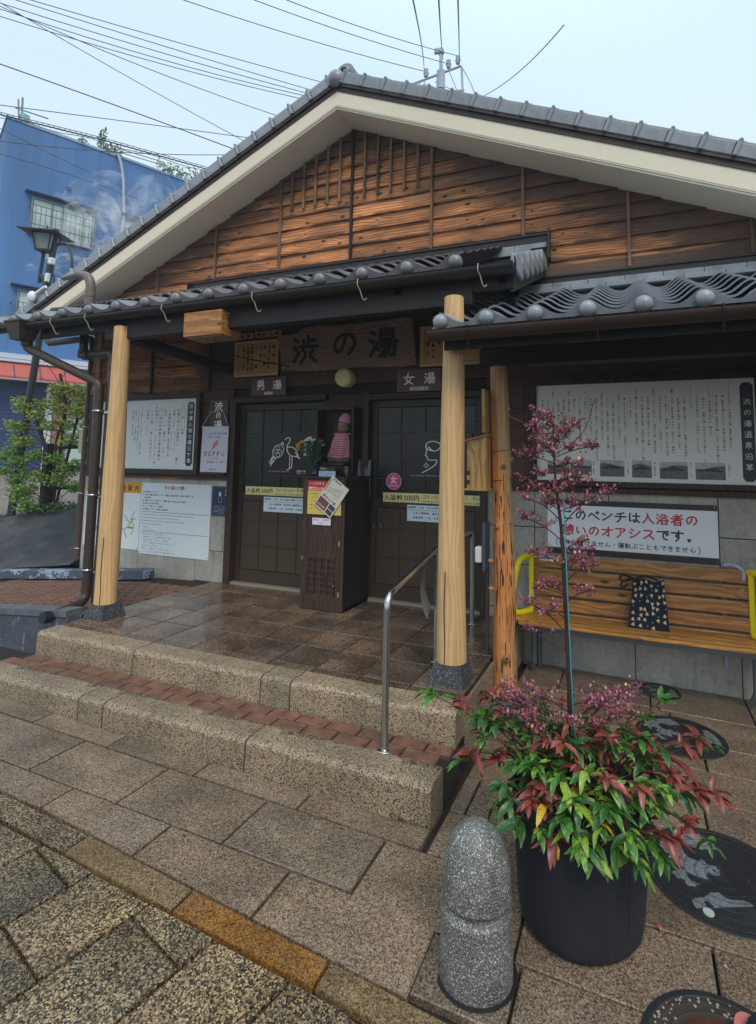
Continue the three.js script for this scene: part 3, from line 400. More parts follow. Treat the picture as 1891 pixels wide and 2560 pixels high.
// ---------------------------------------------------------------- the bathhouse
const house = thing('bathhouse', 'low wooden public bathhouse with boarded gable, pale eaves and two dark doors', 'building');
m.batten = std({ map: rep(T.darkwood, 6, 0.8), color: C('#a88468'), roughness: 0.7 });
const SOF = (x) => 5.236 - 0.436 * Math.abs(x);
function sidingUV(g) { g = fin(g); const p = g.attributes.position, uv = new Float32Array(p.count * 2); for (let i = 0; i < p.count; i++) { uv[i * 2] = (p.getX(i) - SX0) / (SX1 - SX0); uv[i * 2 + 1] = (p.getY(i) - SY0) / (SY1 - SY0); } g.setAttribute('uv', new THREE.BufferAttribute(uv, 2)); return g; }
{
  const W = [-3.80, -2.73, -1.82, -0.91, 0, 0.91, 1.82, 2.73, 3.64, 4.6];
  for (let j = -16; j <= 9; j++) {
    const y0 = J0 + COURSE * j, y1 = y0 + COURSE; let spans = [];
    for (let i = 0; i < W.length - 1; i++) spans.push([W[i], W[i + 1]]);
    if (y0 < 2.34) spans = y0 < 1.42 ? [] : [[-3.80, -2.73], [-2.73, -1.82], [-1.82, -1.478], [1.47, 1.82], [1.82, 2.73], [2.73, 3.64], [3.64, 4.6]];
    for (const [a, b] of spans) {
      let P = [[a + 0.002, y0 + rr(-0.002, 0.002)], [b - 0.002, y0 + rr(-0.002, 0.002)], [b - 0.002, y1 + 0.006], [a + 0.002, y1 + 0.006]];
      P = clipPoly(P, 0.436, 1, 5.25); P = clipPoly(P, -0.436, 1, 5.25); if (P.length < 3) continue;
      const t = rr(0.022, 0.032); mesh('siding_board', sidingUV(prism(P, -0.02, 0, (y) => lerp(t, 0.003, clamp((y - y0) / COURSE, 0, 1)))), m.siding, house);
    }
  }
  for (const x of W.slice(1, 9)) { // battens over the joints
    const y0 = x < -2.2 ? 1.5 : x < 2.05 && x > -2.2 ? 3.74 : 3.36, y1 = SOF(x) - 0.01; if (y1 - y0 < 0.05) continue;
    const lean = 0; mesh('batten', sidingUV(box2(x - 0.0135, x + 0.0135, Math.max(y0, x < -2.2 ? 3.05 : y0), y1, 0.012, 0.046, 0.004)), x === 0 ? m.beam : m.batten, house);
    if (x < -1.5 && x > -3.7) mesh('batten', uvm(box2(x - 0.014, x + 0.014, 2.45, 3.05, 0.012, 0.042, 0.004), 1, 0, 0, true), m.beam, house);
  }
  for (const x of [-0.757, -0.603, -0.452, -0.30, -0.147, 0.153, 0.308, 0.457, 0.61, 0.759]) mesh('batten', sidingUV(box2(x - 0.013, x + 0.013, 4.438, SOF(x) - 0.012, 0.026, 0.052, 0.004)), m.batten, house);
  // corner board, wall behind, concrete plinth
  mesh('corner_board', uvm(box2(-3.70, -3.625, 1.49, 3.6, 0.022, 0.045, 0.004), 1, 0.2, 0, true), tones(m.wood, 1)[0], house);
  mesh('wall', uvm(prism([[-3.8, 2.36], [4.6, 2.36], [4.6, 3.2], [0, 5.23], [-3.8, 3.57]], -0.16, -0.022)), m.beam, house);
  mesh('wall', uvm(M(box2(-3.8, -1.48, 1.42, 2.36, -0.16, -0.022), box2(1.5, 4.6, 1.42, 2.36, -0.16, -0.022))), m.beam, house);
  const cp = [[-3.81, -2.83, 0.1, 1.452], [-2.824, -1.94, 0.1, 1.452], [-1.934, -1.492, 0.644, 1.452], [-1.934, -1.492, 0.3, 0.637]];
  for (const [a, b, c, d] of cp) mesh('concrete_panel', uvm(box2(a, b, c, d, -0.16, 0.0, 0.003), 1, rr(0, 5), rr(0, 5)), pickOf(tones(m.concrete, 4, 0.06, 0.01)), house);
  for (const [y0, y1, xs] of [[1.116, 1.43, [1.46, 1.9, 2.52, 3.33, 4.1, 4.6]], [0.785, 1.109, [1.46, 1.9, 2.62, 3.33, 4.0, 4.6]], [0.40, 0.778, [1.46, 2.2, 2.9, 3.6, 4.6]], [-0.12, 0.393, [1.46, 1.95, 2.7, 3.45, 4.6]]])
    for (let i = 0; i < xs.length - 1; i++) mesh('concrete_panel', uvm(box2(xs[i] + 0.003, xs[i + 1] - 0.003, y0, y1, -0.16, 0.0, 0.003), 1, rr(0, 5), rr(0, 5)), pickOf(tones(m.concrete, 4, 0.08, 0.01)), house);
  mesh('concrete_core', uvm(M(box2(-3.805, -1.495, 0.05, 1.45, -0.17, -0.006), box2(1.46, 4.6, -0.1, 1.425, -0.17, -0.006))), m.mortar, house);
  mesh('side_wall', uvm(M(box2(-3.82, -3.66, 0.1, 3.5, -8, -0.165), box2(4.44, 4.6, -0.1, 3.1, -8, -0.165), box2(-3.82, 4.6, 0, 3.4, -8.1, -7.95))), m.beam, house);
  mesh('sill_beam', uvm(box2(-3.8, -1.49, 1.452, 1.492, -0.02, 0.035, 0.004)), m.trim, house); mesh('sill_beam', uvm(box2(1.47, 4.6, 1.43, 1.475, -0.02, 0.05, 0.004)), m.trim, house);
  mesh('interior_floor', uvm(box2(-3.6, 4.4, 0.1, 0.3, -7.9, -0.02)), m.interior, house);
  mesh('ceiling', uvm(box2(-3.6, 4.4, 3.0, 3.05, -7.9, -0.2)), m.interior, house);
  mesh('partition', uvm(box2(-1.5, 1.5, 0.3, 3.0, -1.3, -1.25)), m.interior, house);
  // posts and lintel round the doors
  const jamb = (a, b, y1 = 2.36, z = 0.05) => mesh('door_post', uvm(box2(a, b, 0.315, y1, -0.1, z, 0.004), 1, rr(0, 3), 0), m.trim, house);
  jamb(-1.492, -1.405); jamb(-0.30, 0.20, 2.36, -0.01); jamb(0.20, 0.262); jamb(1.415, 1.475);
  mesh('lintel', uvm(M(box2(-1.5, -0.24, 2.30, 2.362, -0.1, 0.055, 0.004), box2(0.2, 1.5, 2.285, 2.345, -0.1, 0.05, 0.004)), 1, 0, 0, true), m.trim, house);
  mesh('threshold', M(box2(-1.41, -0.25, 0.313, 0.335, -0.08, 0.03), box2(0.26, 1.42, 0.313, 0.335, -0.08, 0.03)), m.zinc, house);
}
T.wireglass = gray(256, 256, (u, v) => { const a = md(u * 8 + v * 8, 1), b = md(u * 8 - v * 8, 1); return Math.min(Math.abs(a - 0.5), Math.abs(b - 0.5)) < 0.1 ? 255 : 60 + 50 * vn(u * 60, v * 60, 60, 60, 311); });
m.glass = std({ color: C('#343a2f'), roughness: 0.22, bumpMap: rep(T.wireglass, 2.6, 2.6), bumpScale: 0.0025, map: rep(dataTex(256, 256, (u, v) => { const a = md(u * 8 + v * 8, 1), b = md(u * 8 - v * 8, 1), k = Math.min(Math.abs(a - 0.5), Math.abs(b - 0.5)) < 0.06 ? 235 : 150; return [k, k, k]; }), 2.6, 2.6) });
function door(x0, x1, label) {
  const d = new THREE.Group(); d.name = 'sliding_door'; d.userData.label = label; house.add(d); d.position.set(0, 0, 0);
  const w = x1 - x0, n = 4, st = 0.06, z = -0.035, ix0 = x0 + st, ix1 = x1 - st, cw = (ix1 - ix0) / n;
  mesh('frame', M(box2(x0, ix0, 0.335, 2.285, z - 0.03, z, 0.003), box2(ix1, x1, 0.335, 2.285, z - 0.03, z, 0.003), box2(ix0, ix1, 2.215, 2.285, z - 0.03, z - 0.001, 0.003), box2(ix0, ix1, 0.335, 0.47, z - 0.03, z - 0.001, 0.003), box2(ix0, ix1, 1.215, 1.30, z - 0.03, z - 0.001, 0.003)), m.door, d);
  const ys = [2.215, 1.955, 1.72, 1.50, 1.30], ps = [1.215, 1.005, 0.73, 0.47];
  for (let i = 0; i < n; i++) { for (let j = 0; j < 4; j++) mesh('pane', uvm(box2(ix0 + cw * i + 0.007, ix0 + cw * (i + 1) - 0.007, ys[j + 1] + 0.007, ys[j] - 0.007, z - 0.02, z - 0.014)), m.glass, d);
    for (let j = 0; j < 3; j++) mesh('panel', uvm(box2(ix0 + cw * i + 0.005, ix0 + cw * (i + 1) - 0.005, ps[j + 1] + 0.005, ps[j] - 0.005, z - 0.022, z - 0.010, 0.003)), m.doorPanel, d); }
  const bars = []; for (let i = 1; i < n; i++) bars.push(box2(ix0 + cw * i - 0.007, ix0 + cw * i + 0.007, 0.47, 1.215, z - 0.025, z - 0.004), box2(ix0 + cw * i - 0.007, ix0 + cw * i + 0.007, 1.30, 2.215, z - 0.025, z - 0.004));
  for (const y of [1.955, 1.72, 1.50, 1.005, 0.73]) bars.push(box2(ix0, ix1, y - 0.007, y + 0.007, z - 0.025, z - 0.003));
  mesh('glazing_bar', M(bars), m.door, d);
  return d;
}
door(-1.40, -0.31, 'left sliding door, the men\'s side'); const dR = door(0.265, 1.412, 'right sliding door, the women\'s side');
for (const x of [0.285, 0.37]) mesh('handle', box2(x, x + 0.025, 1.0, 1.06, -0.035, -0.012, 0.004), m.steel, dR);
// eaves: soffit, barge boards, dark fascia
const arm = (s, xe, t0, t1, z0, z1, sl = 0.436) => prism(s > 0 ? [[0, t0], [xe, t0 - sl * xe], [xe, t1 - sl * xe], [0, t1]] : [[-xe, t0 - sl * xe], [0, t0], [0, t1], [-xe, t1 - sl * xe]], z0, z1);
for (const [s, xe] of [[-1, 4.45], [1, 5.0]]) {
  mesh('soffit', uvm(arm(s, xe, 5.242, 5.30, -0.02, 0.345)), m.plaster, house);
  mesh('barge_board', uvm(arm(s, xe, 5.275, 5.425, 0.346, 0.392)), m.plaster, house);
  mesh('barge_moulding', uvm(M(arm(s, xe, 5.262, 5.276, 0.35, 0.388), arm(s, xe, 5.243, 5.263, 0.34, 0.378))), m.plaster, house);
  mesh('fascia', uvm(M(arm(s, xe + 0.03, 5.426, 5.475, 0.30, 0.40), arm(s, xe + 0.03, 5.476, 5.515, 0.30, 0.418)), 1, 0, 0, true), m.fascia, house);
  mesh('roof_slope', uvm(arm(s, xe + 0.25, 5.516, 5.57, -8, 0.30)), m.tile, house);
  // verge tiles: a hanging flange, a pan on top and a rolled joint each
  const ang = Math.atan(0.436), n = Math.ceil((xe + 0.2) / 0.2277);
  const vt = M(box2(0.004, 0.236, -0.012, 0.092, 0.40, 0.428, 0.008), box2(0, 0.24, 0.082, 0.108, 0.18, 0.425, 0.008), new THREE.CylinderGeometry(0.021, 0.021, 0.112, 10).translate(0.012, 0.044, 0.424), new THREE.CapsuleGeometry(0.018, 0.26, 3, 8).rotateX(Math.PI / 2).translate(0.012, 0.108, 0.30), box2(-0.012, 0.055, 0.104, 0.128, 0.36, 0.40, 0.008));
  const vtg = uvm(vt), flip = uvm(vt.clone().scale(-1, 1, 1).clone()); { const p = flip.attributes.position, a = p.array; for (let i = 0; i < p.count; i += 3) for (let k = 0; k < 3; k++) { const t = a[(i + 1) * 3 + k]; a[(i + 1) * 3 + k] = a[(i + 2) * 3 + k]; a[(i + 2) * 3 + k] = t; } flip.computeVertexNormals(); }
  const vm = tones(m.tile, 4, 0.06, 0.01);
  for (let k = 0; k < n; k++) { const o = mesh('verge_tile', s > 0 ? vtg : flip, pickOf(vm), house), x = 0.055 + 0.2277 * k; o.position.set(s * x, 5.516 - 0.436 * x + 0.004, 0); o.rotation.z = -s * ang; }
}
{ // ridge with its round end tile
  mesh('ridge_tile', uvm(M(box2(-0.11, 0.11, 5.56, 5.64, -8, 0.26, 0.01), new THREE.CylinderGeometry(0.075, 0.075, 8.2, 12).rotateX(Math.PI / 2).translate(0, 5.665, -3.9))), m.tile, house);
  mesh('ridge_end', uvm(M(new THREE.SphereGeometry(0.088, 20, 14).scale(1, 1, 0.8).translate(0.0, 5.545, 0.42), new THREE.TorusGeometry(0.05, 0.018, 8, 16).translate(0.02, 5.70, 0.30), new THREE.CylinderGeometry(0.1, 0.1, 0.16, 20).rotateX(Math.PI / 2).scale(1.05, 0.95, 1).translate(0.02, 5.71, 0.2))), m.tile, house);
}
// ---------------------------------------------------------------- tiled lean-to roofs
function waveTile(w, L, eave) { // S-shaped pan tile: x across (crest at both sides), y up the slope, z out of the roof
  const nx = 14, pos = [], h = (u) => 0.037 * Math.cos(u * 6.2832) + 0.004 * Math.cos(u * 12.566 + 0.4), q = (...v) => { for (const k of v) pos.push(...k); }, th = 0.013;
  const top = (u, y) => [(u - 0.5) * w, y, h(u) + lerp(0.052, 0.0, y / L)];
  for (let i = 0; i < nx; i++) {
    const a = i / nx, b = (i + 1) / nx, A = top(a, 0), B = top(b, 0), Cc = top(b, L), D = top(a, L), dn = (p, d) => [p[0], p[1], p[2] - d];
    q(A, B, Cc, A, Cc, D); q(dn(A, th), dn(Cc, th), dn(B, th), dn(A, th), dn(D, th), dn(Cc, th));
    const lip = eave ? [A[2] + 0.004, B[2] + 0.004] : [th, th];
    q(A, dn(A, lip[0]), dn(B, lip[1]), A, dn(B, lip[1]), B); if (eave) { const s = (p, d) => [p[0], p[1] + 0.02, p[2] - d]; q(dn(A, lip[0]), s(A, lip[0]), s(B, lip[1]), dn(A, lip[0]), s(B, lip[1]), dn(B, lip[1]), s(A, th), s(B, lip[1]), s(A, lip[0]), s(A, th), s(B, th), s(B, lip[1])); }
  }
  const g = new THREE.BufferGeometry(); g.setAttribute('position', new THREE.Float32BufferAttribute(pos, 3)); g.computeVertexNormals(); return g;
}
function tileField(root, x0, w, n, yE, zE, sl, rowsN, L, mats, skip) { // first crest at x0; eave at yE, zE; going back up the slope
  const ang = Math.atan(sl), ex = L - 0.05, g = uvm(waveTile(w + 0.004, L, false)), ge = uvm(waveTile(w + 0.004, L, true)), ball = uvm(M(new THREE.SphereGeometry(0.049, 18, 12).scale(1, 1, 0.85), new THREE.TorusGeometry(0.042, 0.006, 6, 20).translate(0, 0, -0.02)), 2);
  for (let i = 0; i < n; i++) for (let j = 0; j < rowsN; j++) {
    const x = x0 + w * (i + 0.5); if (skip && skip(x, j)) continue;
    const o = mesh(j ? 'roof_tile' : 'eave_tile', j ? g : ge, pickOf(mats), root); o.rotation.x = -Math.PI / 2 + ang; const d = ex * j; o.position.set(x, yE + d * Math.sin(ang) + rr(-0.001, 0.001), zE - d * Math.cos(ang));
    if (j === 0) { const b = mesh('ball_end', ball, o.material, root); b.position.set(x0 + w * i, yE + 0.030, zE + 0.015); if (i === n - 1) { const c = mesh('ball_end', ball, o.material, root); c.position.set(x0 + w * n, yE + 0.030, zE + 0.015); } }
  }
}
function halfGutter(x0, x1, y, z, r) { // open half-round channel along x
  const s = new THREE.Shape(); s.absarc(0, 0, r, Math.PI, 2 * Math.PI, false); s.lineTo(r + 0.004, 0.006); s.lineTo(r - 0.008, 0.006); s.absarc(0, 0, r - 0.006, 2 * Math.PI, Math.PI, true); s.lineTo(-r, 0);
  return new THREE.ExtrudeGeometry(s, { depth: x1 - x0, bevelEnabled: false, curveSegments: 10 }).rotateY(Math.PI / 2).scale(1, 1, -1).translate(x0, y, z);
}
function fixWinding(g) { g = fin(g); const a = g.attributes.position.array; for (let i = 0; i < a.length; i += 9) for (let k = 0; k < 3; k++) { const t = a[i + 3 + k]; a[i + 3 + k] = a[i + 6 + k]; a[i + 6 + k] = t; } g.deleteAttribute('normal'); g.computeVertexNormals(); return g; }
const tileT = tones(m.tile, 6, 0.08, 0.015), tileW = tones(m.tileWarm, 5, 0.08, 0.02);
const porch = thing('porch_roof', 'grey tiled lean-to roof with dark gutter over the bathhouse doors', 'roof');
{
  tileField(porch, -1.57 - 0.355 * 8, 0.3555, 17, 3.005, 1.475, 0.42, 7, 0.285, tileW, (x, j) => x > 1.75 && j > 5);
  const xr = 2.05; // right verge, flashing at the wall
  for (let k = 0; k < 6; k++) { const t = k * 0.235, y = 3.0 + 0.40 * t * 0.93, z = 1.47 - t * 0.93; mesh('verge_tile', uvm(box(xr - 0.02, y - 0.012, z - 0.11, 0.045, 0.12, 0.242, 0.014).clone().rotateX(0)), pickOf(tileT), porch); }
  
  for (let k = 0; k < 14; k++) { mesh('flashing_tile', uvm(box2(-2.15 + k * 0.3, Math.min(-2.153 + (k + 1) * 0.3, 2.04), 3.62, 3.668, 0.02, 0.075, 0.004)), pickOf(tileT), porch); mesh('flashing_tile', uvm(box2(Math.max(-2.15, -2.3 + k * 0.3), Math.min(-2.303 + (k + 1) * 0.3, 2.04), 3.57, 3.617, 0.02, 0.095, 0.004)), pickOf(tileT), porch); }
  mesh('flashing', uvm(M(box2(-2.16, 2.05, 3.671, 3.74, 0.012, 0.05, 0.003), box2(-2.16, 2.05, 3.742, 3.765, 0.012, 0.065, 0.003), box2(2.05, 2.07, 3.5, 3.775, 0.012, 0.12, 0.003), box2(-2.175, -2.16, 3.58, 3.765, 0.012, 0.1, 0.003))), m.gutter, porch);
  mesh('roof_deck', uvm(prism([[-1.49, 2.945], [0, 3.54], [0, 3.575], [-1.49, 2.98]], -4.5, 2.03).rotateY(Math.PI / 2).scale(1, 1, 1)), m.beam, porch);
  mesh('gutter', fixWinding(halfGutter(-4.6, -2.93, 2.952, 1.52, 0.058)), m.gutter, porch); mesh('gutter', fixWinding(halfGutter(-2.69, 2.045, 2.952, 1.52, 0.058)), m.gutter, porch);
  mesh('gutter_cap', M(new THREE.CylinderGeometry(0.058, 0.058, 0.006, 20, 1, false, Math.PI / 2, Math.PI).rotateZ(Math.PI / 2).translate(2.046, 2.952, 1.52)), m.gutter, porch);
  for (const x of [-2.3, -1.837, -0.913, 0.02, 0.94, 1.82]) mesh('gutter_hook', tube([[x, 2.965, 1.585], [x, 2.92, 1.589], [x + 0.01, 2.885, 1.566], [x + 0.02, 2.84, 1.552], [x + 0.03, 2.82, 1.54], [x + 0.045, 2.835, 1.53]], 0.0042, 6), m.zinc, porch);
  mesh('fascia_board', uvm(box2(-2.64, 2.02, 2.82, 2.95, 1.42, 1.45, 0.004), 1, 0, 0, true), m.beam, porch);
  mesh('eave_beam', uvm(box2(-1.72, 1.75, 2.735, 2.85, 1.38, 1.47, 0.006), 1, 0, 0, true), m.beam, porch);
  for (const x of [-2.55, -1.5, -0.6, 0.3, 1.2, 1.95]) mesh('rafter', uvm(prism([[-1.45, 2.86], [0.0, 3.44], [0.0, 3.53], [-1.45, 2.95]], x - 0.03, x + 0.03).rotateY(Math.PI / 2)), m.beam, porch);
  for (const x of [-2.17, -0.86]) 0;
  mesh('brace', uvm(tube([[-1.5, 2.76, 1.4], [-1.5, 2.68, 0.04]], 0.055, 4, 1, false)), m.beam, porch); mesh('brace', uvm(tube([[1.63, 2.74, 1.4], [1.63, 2.68, 0.04]], 0.055, 4, 1, false)), m.beam, porch);
  mesh('verge_board', uvm(prism([[-1.44, 2.80], [0.0, 3.38], [0.0, 3.52], [-1.44, 2.94]], 2.0, 2.025).rotateY(Math.PI / 2)), m.beam, porch);
  mesh('rafter_end', uvm(box2(1.90, 1.965, 2.70, 2.87, 0.9, 1.1)), m.beam, porch);
}
const side = thing('side_roof', 'grey wave-tiled lean-to roof with brown gutter over the bench', 'roof');
{
  const x0 = 1.912 - 0.296;
  tileField(side, x0, 0.296, 13, 2.53, 1.715, 0.368, 8, 0.285, tileT);
  mesh('edge_tile', uvm(box2(1.555, 1.62, 2.49, 2.535, 1.40, 1.72, 0.01)), tileT[1], side);
  for (let k = 0; k < 12; k++) { mesh('flashing_tile', uvm(box2(1.79 + k * 0.3, 2.087 + k * 0.3, 3.235, 3.278, 0.02, 0.075, 0.004)), pickOf(tileT), side); mesh('flashing_tile', uvm(box2(Math.max(1.79, 1.64 + k * 0.3), 1.937 + k * 0.3, 3.19, 3.232, 0.02, 0.095, 0.004)), pickOf(tileT), side); }
  mesh('flashing', uvm(M(box2(1.78, 5.4, 3.28, 3.33, 0.012, 0.05, 0.003), box2(1.78, 5.4, 3.332, 3.35, 0.012, 0.065, 0.003))), m.gutter, side);
  mesh('roof_deck', uvm(prism([[-1.70, 2.475], [0, 3.08], [0, 3.10], [-1.70, 2.505]], 1.6, 5.4).rotateY(Math.PI / 2)), m.beam, side);
  mesh('gutter', fixWinding(halfGutter(1.56, 5.4, 2.485, 1.765, 0.06)), m.gutterBrown, side);
  for (const x of [1.82, 2.56, 3.17, 3.95]) mesh('gutter_hook', M(tube([[x, 2.50, 1.832], [x, 2.47, 1.83], [x, 2.42, 1.81], [x, 2.36, 1.77]], 0.0065, 6), new THREE.SphereGeometry(0.012, 8, 6).translate(x, 2.495, 1.83)), m.gutter, side);
  mesh('fascia_board', uvm(box2(1.62, 5.3, 2.39, 2.48, 1.64, 1.67, 0.004), 1, 0, 0, true), m.beam, side);
  mesh('eave_beam', uvm(box2(1.70, 5.3, 2.37, 2.50, 0.98, 1.12, 0.006), 1, 0, 0, true), m.beam, side);
  for (const x of [1.75, 2.4, 3.05, 3.7, 4.35]) mesh('rafter', uvm(prism([[-1.62, 2.40], [0.0, 2.95], [0.0, 3.04], [-1.62, 2.49]], x - 0.03, x + 0.03).rotateY(Math.PI / 2)), m.beam, side);
  mesh('end_wall', uvm(box2(4.62, 4.7, -0.1, 3.0, 0.0, 1.2)), m.beam, side);
}
// ---------------------------------------------------------------- posts
function post(x, z, label, top) {
  const t = thing('porch_post', label, 'post', [x, 0, z], 'round posts of the porch');
  const f = 0.12, b0 = new THREE.CylinderGeometry(0.122, 0.165, f, 4, 1).rotateY(Math.PI / 4).translate(0, 0.315 + f / 2, 0);
  mesh('stone_base', uvm(flat(b0)), m.darkStone, t);
  const n = 22, prof = []; for (let i = 0; i <= 14; i++) { const k = i / 14; prof.push([lerp(0.093, 0.068, k) + 0.002 * Math.sin(k * 9 + x), 0.435 + k * (top - 0.435)]); } prof.push([0.06, top + 0.004], [0.001, top + 0.004]);
  const g = lathe(prof, n), p = g.attributes.position; for (let i = 0; i < p.count; i++) { const y = p.getY(i), a = Math.atan2(p.getZ(i), p.getX(i)), d = 1 + 0.02 * Math.sin(a * 2 + y * 2.2) ; p.setX(i, p.getX(i) * d + 0.004 * Math.sin(y * 2.4 + x)); p.setZ(i, p.getZ(i) * d); } g.computeVertexNormals();
  mesh('shaft', g, m.post, t);
  const cr = []; for (let i = 0; i <= 8; i++) { const y = 0.437 + i * 0.07, r = 0.0925; cr.push([Math.cos(x > 0 ? 1.75 : 1.2) * r + 0.003 * Math.sin(i), y, Math.sin(x > 0 ? 1.75 : 1.2) * r]); } mesh('drying_crack', tube(cr, 0.003, 5), m.black, t);
  return t;
}
post(-1.505, 1.46, 'round pale timber post beside the brown downpipes, left of the doors', 2.84); post(1.632, 1.515, 'round pale timber post in front of the women\'s door, right of the handrail', 2.775);
{ // knotty log post on its boulder
  const t = thing('log_post', 'knotty peeled log post with stubs of branches, standing on a boulder', 'post', [1.872, 0, 1.056]);
  const prof = []; for (let i = 0; i <= 30; i++) { const k = i / 30; prof.push([lerp(0.083, 0.06, k), 0.10 + k * 2.36]); } prof.push([0.001, 2.462]);
  const g = lathe(prof, 26), p = g.attributes.position, kn = [[2.0, 0.1, 0.6], [1.0, 1.62, 0.95], [0.2, 1.72, 0.7], [2.6, 2.08, 0.6], [0.0, 2.1, 0.8], [2.0, 1.22, 0.5], [3.0, 0.9, 0.6], [0.3, 0.62, 0.6]];
  for (let i = 0; i < p.count; i++) { const y = p.getY(i), a = Math.atan2(p.getZ(i), p.getX(i)); let d = 1 + 0.03 * Math.sin(a * 3 + y * 3) + 0.05 * (vn(a * 2 + 10, y * 7, 999, 999, 401) - 0.5); for (const [ka, ky, s] of kn) { const da = Math.atan2(Math.sin(a - ka), Math.cos(a - ka)), dy = y - ky; d += 0.22 * s * Math.exp(-(da * da) / 0.08 - dy * dy / 0.0022); } if (y < 2.46) { p.setX(i, p.getX(i) * d - 0.045 * (y / 2.4) * (y / 2.4)); p.setZ(i, p.getZ(i) * d); } else p.setX(i, p.getX(i) - 0.045); }
  g.computeVertexNormals(); mesh('trunk', g, m.log, t);
  const stubs = [[1.9, 1.235, 0.075, 0.02], [2.9, 0.985, 0.08, 0.016], [2.7, 0.80, 0.082, 0.014], [0.1, 1.70, 0.062, 0.02], [2.9, 2.04, 0.055, 0.012], [0.2, 2.06, 0.055, 0.018], [1.25, 0.36, 0.085, 0.024], [1.15, 1.645, 0.062, 0.022]];
  for (const [a, y, r, s] of stubs) { const d = V(Math.cos(a), 0.25, Math.sin(a)).normalize(), c = new THREE.CylinderGeometry(s * 0.7, s * 1.4, 0.06, 10); c.applyQuaternion(new THREE.Quaternion().setFromUnitVectors(V(0, 1, 0), d)); c.translate(Math.cos(a) * r - 0.045 * (y / 2.4) ** 2, y, Math.sin(a) * r); mesh('branch_stub', fin(c), m.log, t);
    const e = new THREE.CylinderGeometry(s * 0.55, s * 0.6, 0.062, 10); e.applyQuaternion(new THREE.Quaternion().setFromUnitVectors(V(0, 1, 0), d)); e.translate(Math.cos(a) * r - 0.045 * (y / 2.4) ** 2, y, Math.sin(a) * r); mesh('stub_heart', fin(e), m.brown, t); }
  for (const y of [1.76, 1.555, 1.245]) mesh('wire_tie', new THREE.TorusGeometry(0.07, 0.002, 5, 24).rotateX(Math.PI / 2).rotateZ(0.12).translate(-0.045 * (y / 2.4) ** 2, y, 0), m.black, t);
  const pts = []; for (let i = 0; i < 60; i++) { const a = rnd() * 6.28, b = Math.acos(rr(-0.2, 1)); pts.push(V(Math.cos(a) * Math.sin(b) * rr(0.15, 0.2) - 0.01, Math.cos(b) * rr(0.13, 0.17) - 0.035, Math.sin(a) * Math.sin(b) * rr(0.15, 0.2) - 0.03)); }
  const bl = one('boulder', uvm(new ConvexGeometry(pts).translate(1.84, -0.01, 1.06)), std({ map: rep(T.concrete, 2, 2), color: C('#5f7274'), roughness: 0.55 }), 'grey green boulder carrying the knotty log post', 'stone');
  const st2 = []; for (let i = 0; i < 26; i++) st2.push(V(rr(-1, 1), rr(-0.7, 1), rr(-1, 1)).normalize().multiply(V(0.075, 0.06, 0.07))); one('stone', uvm(new ConvexGeometry(st2).translate(1.92, 0.04, 1.27)), std({ map: rep(T.concrete, 3, 3), color: C('#9a9488'), roughness: 0.7 }), 'small pale rounded stone against the boulder by the planter', 'stone');
}
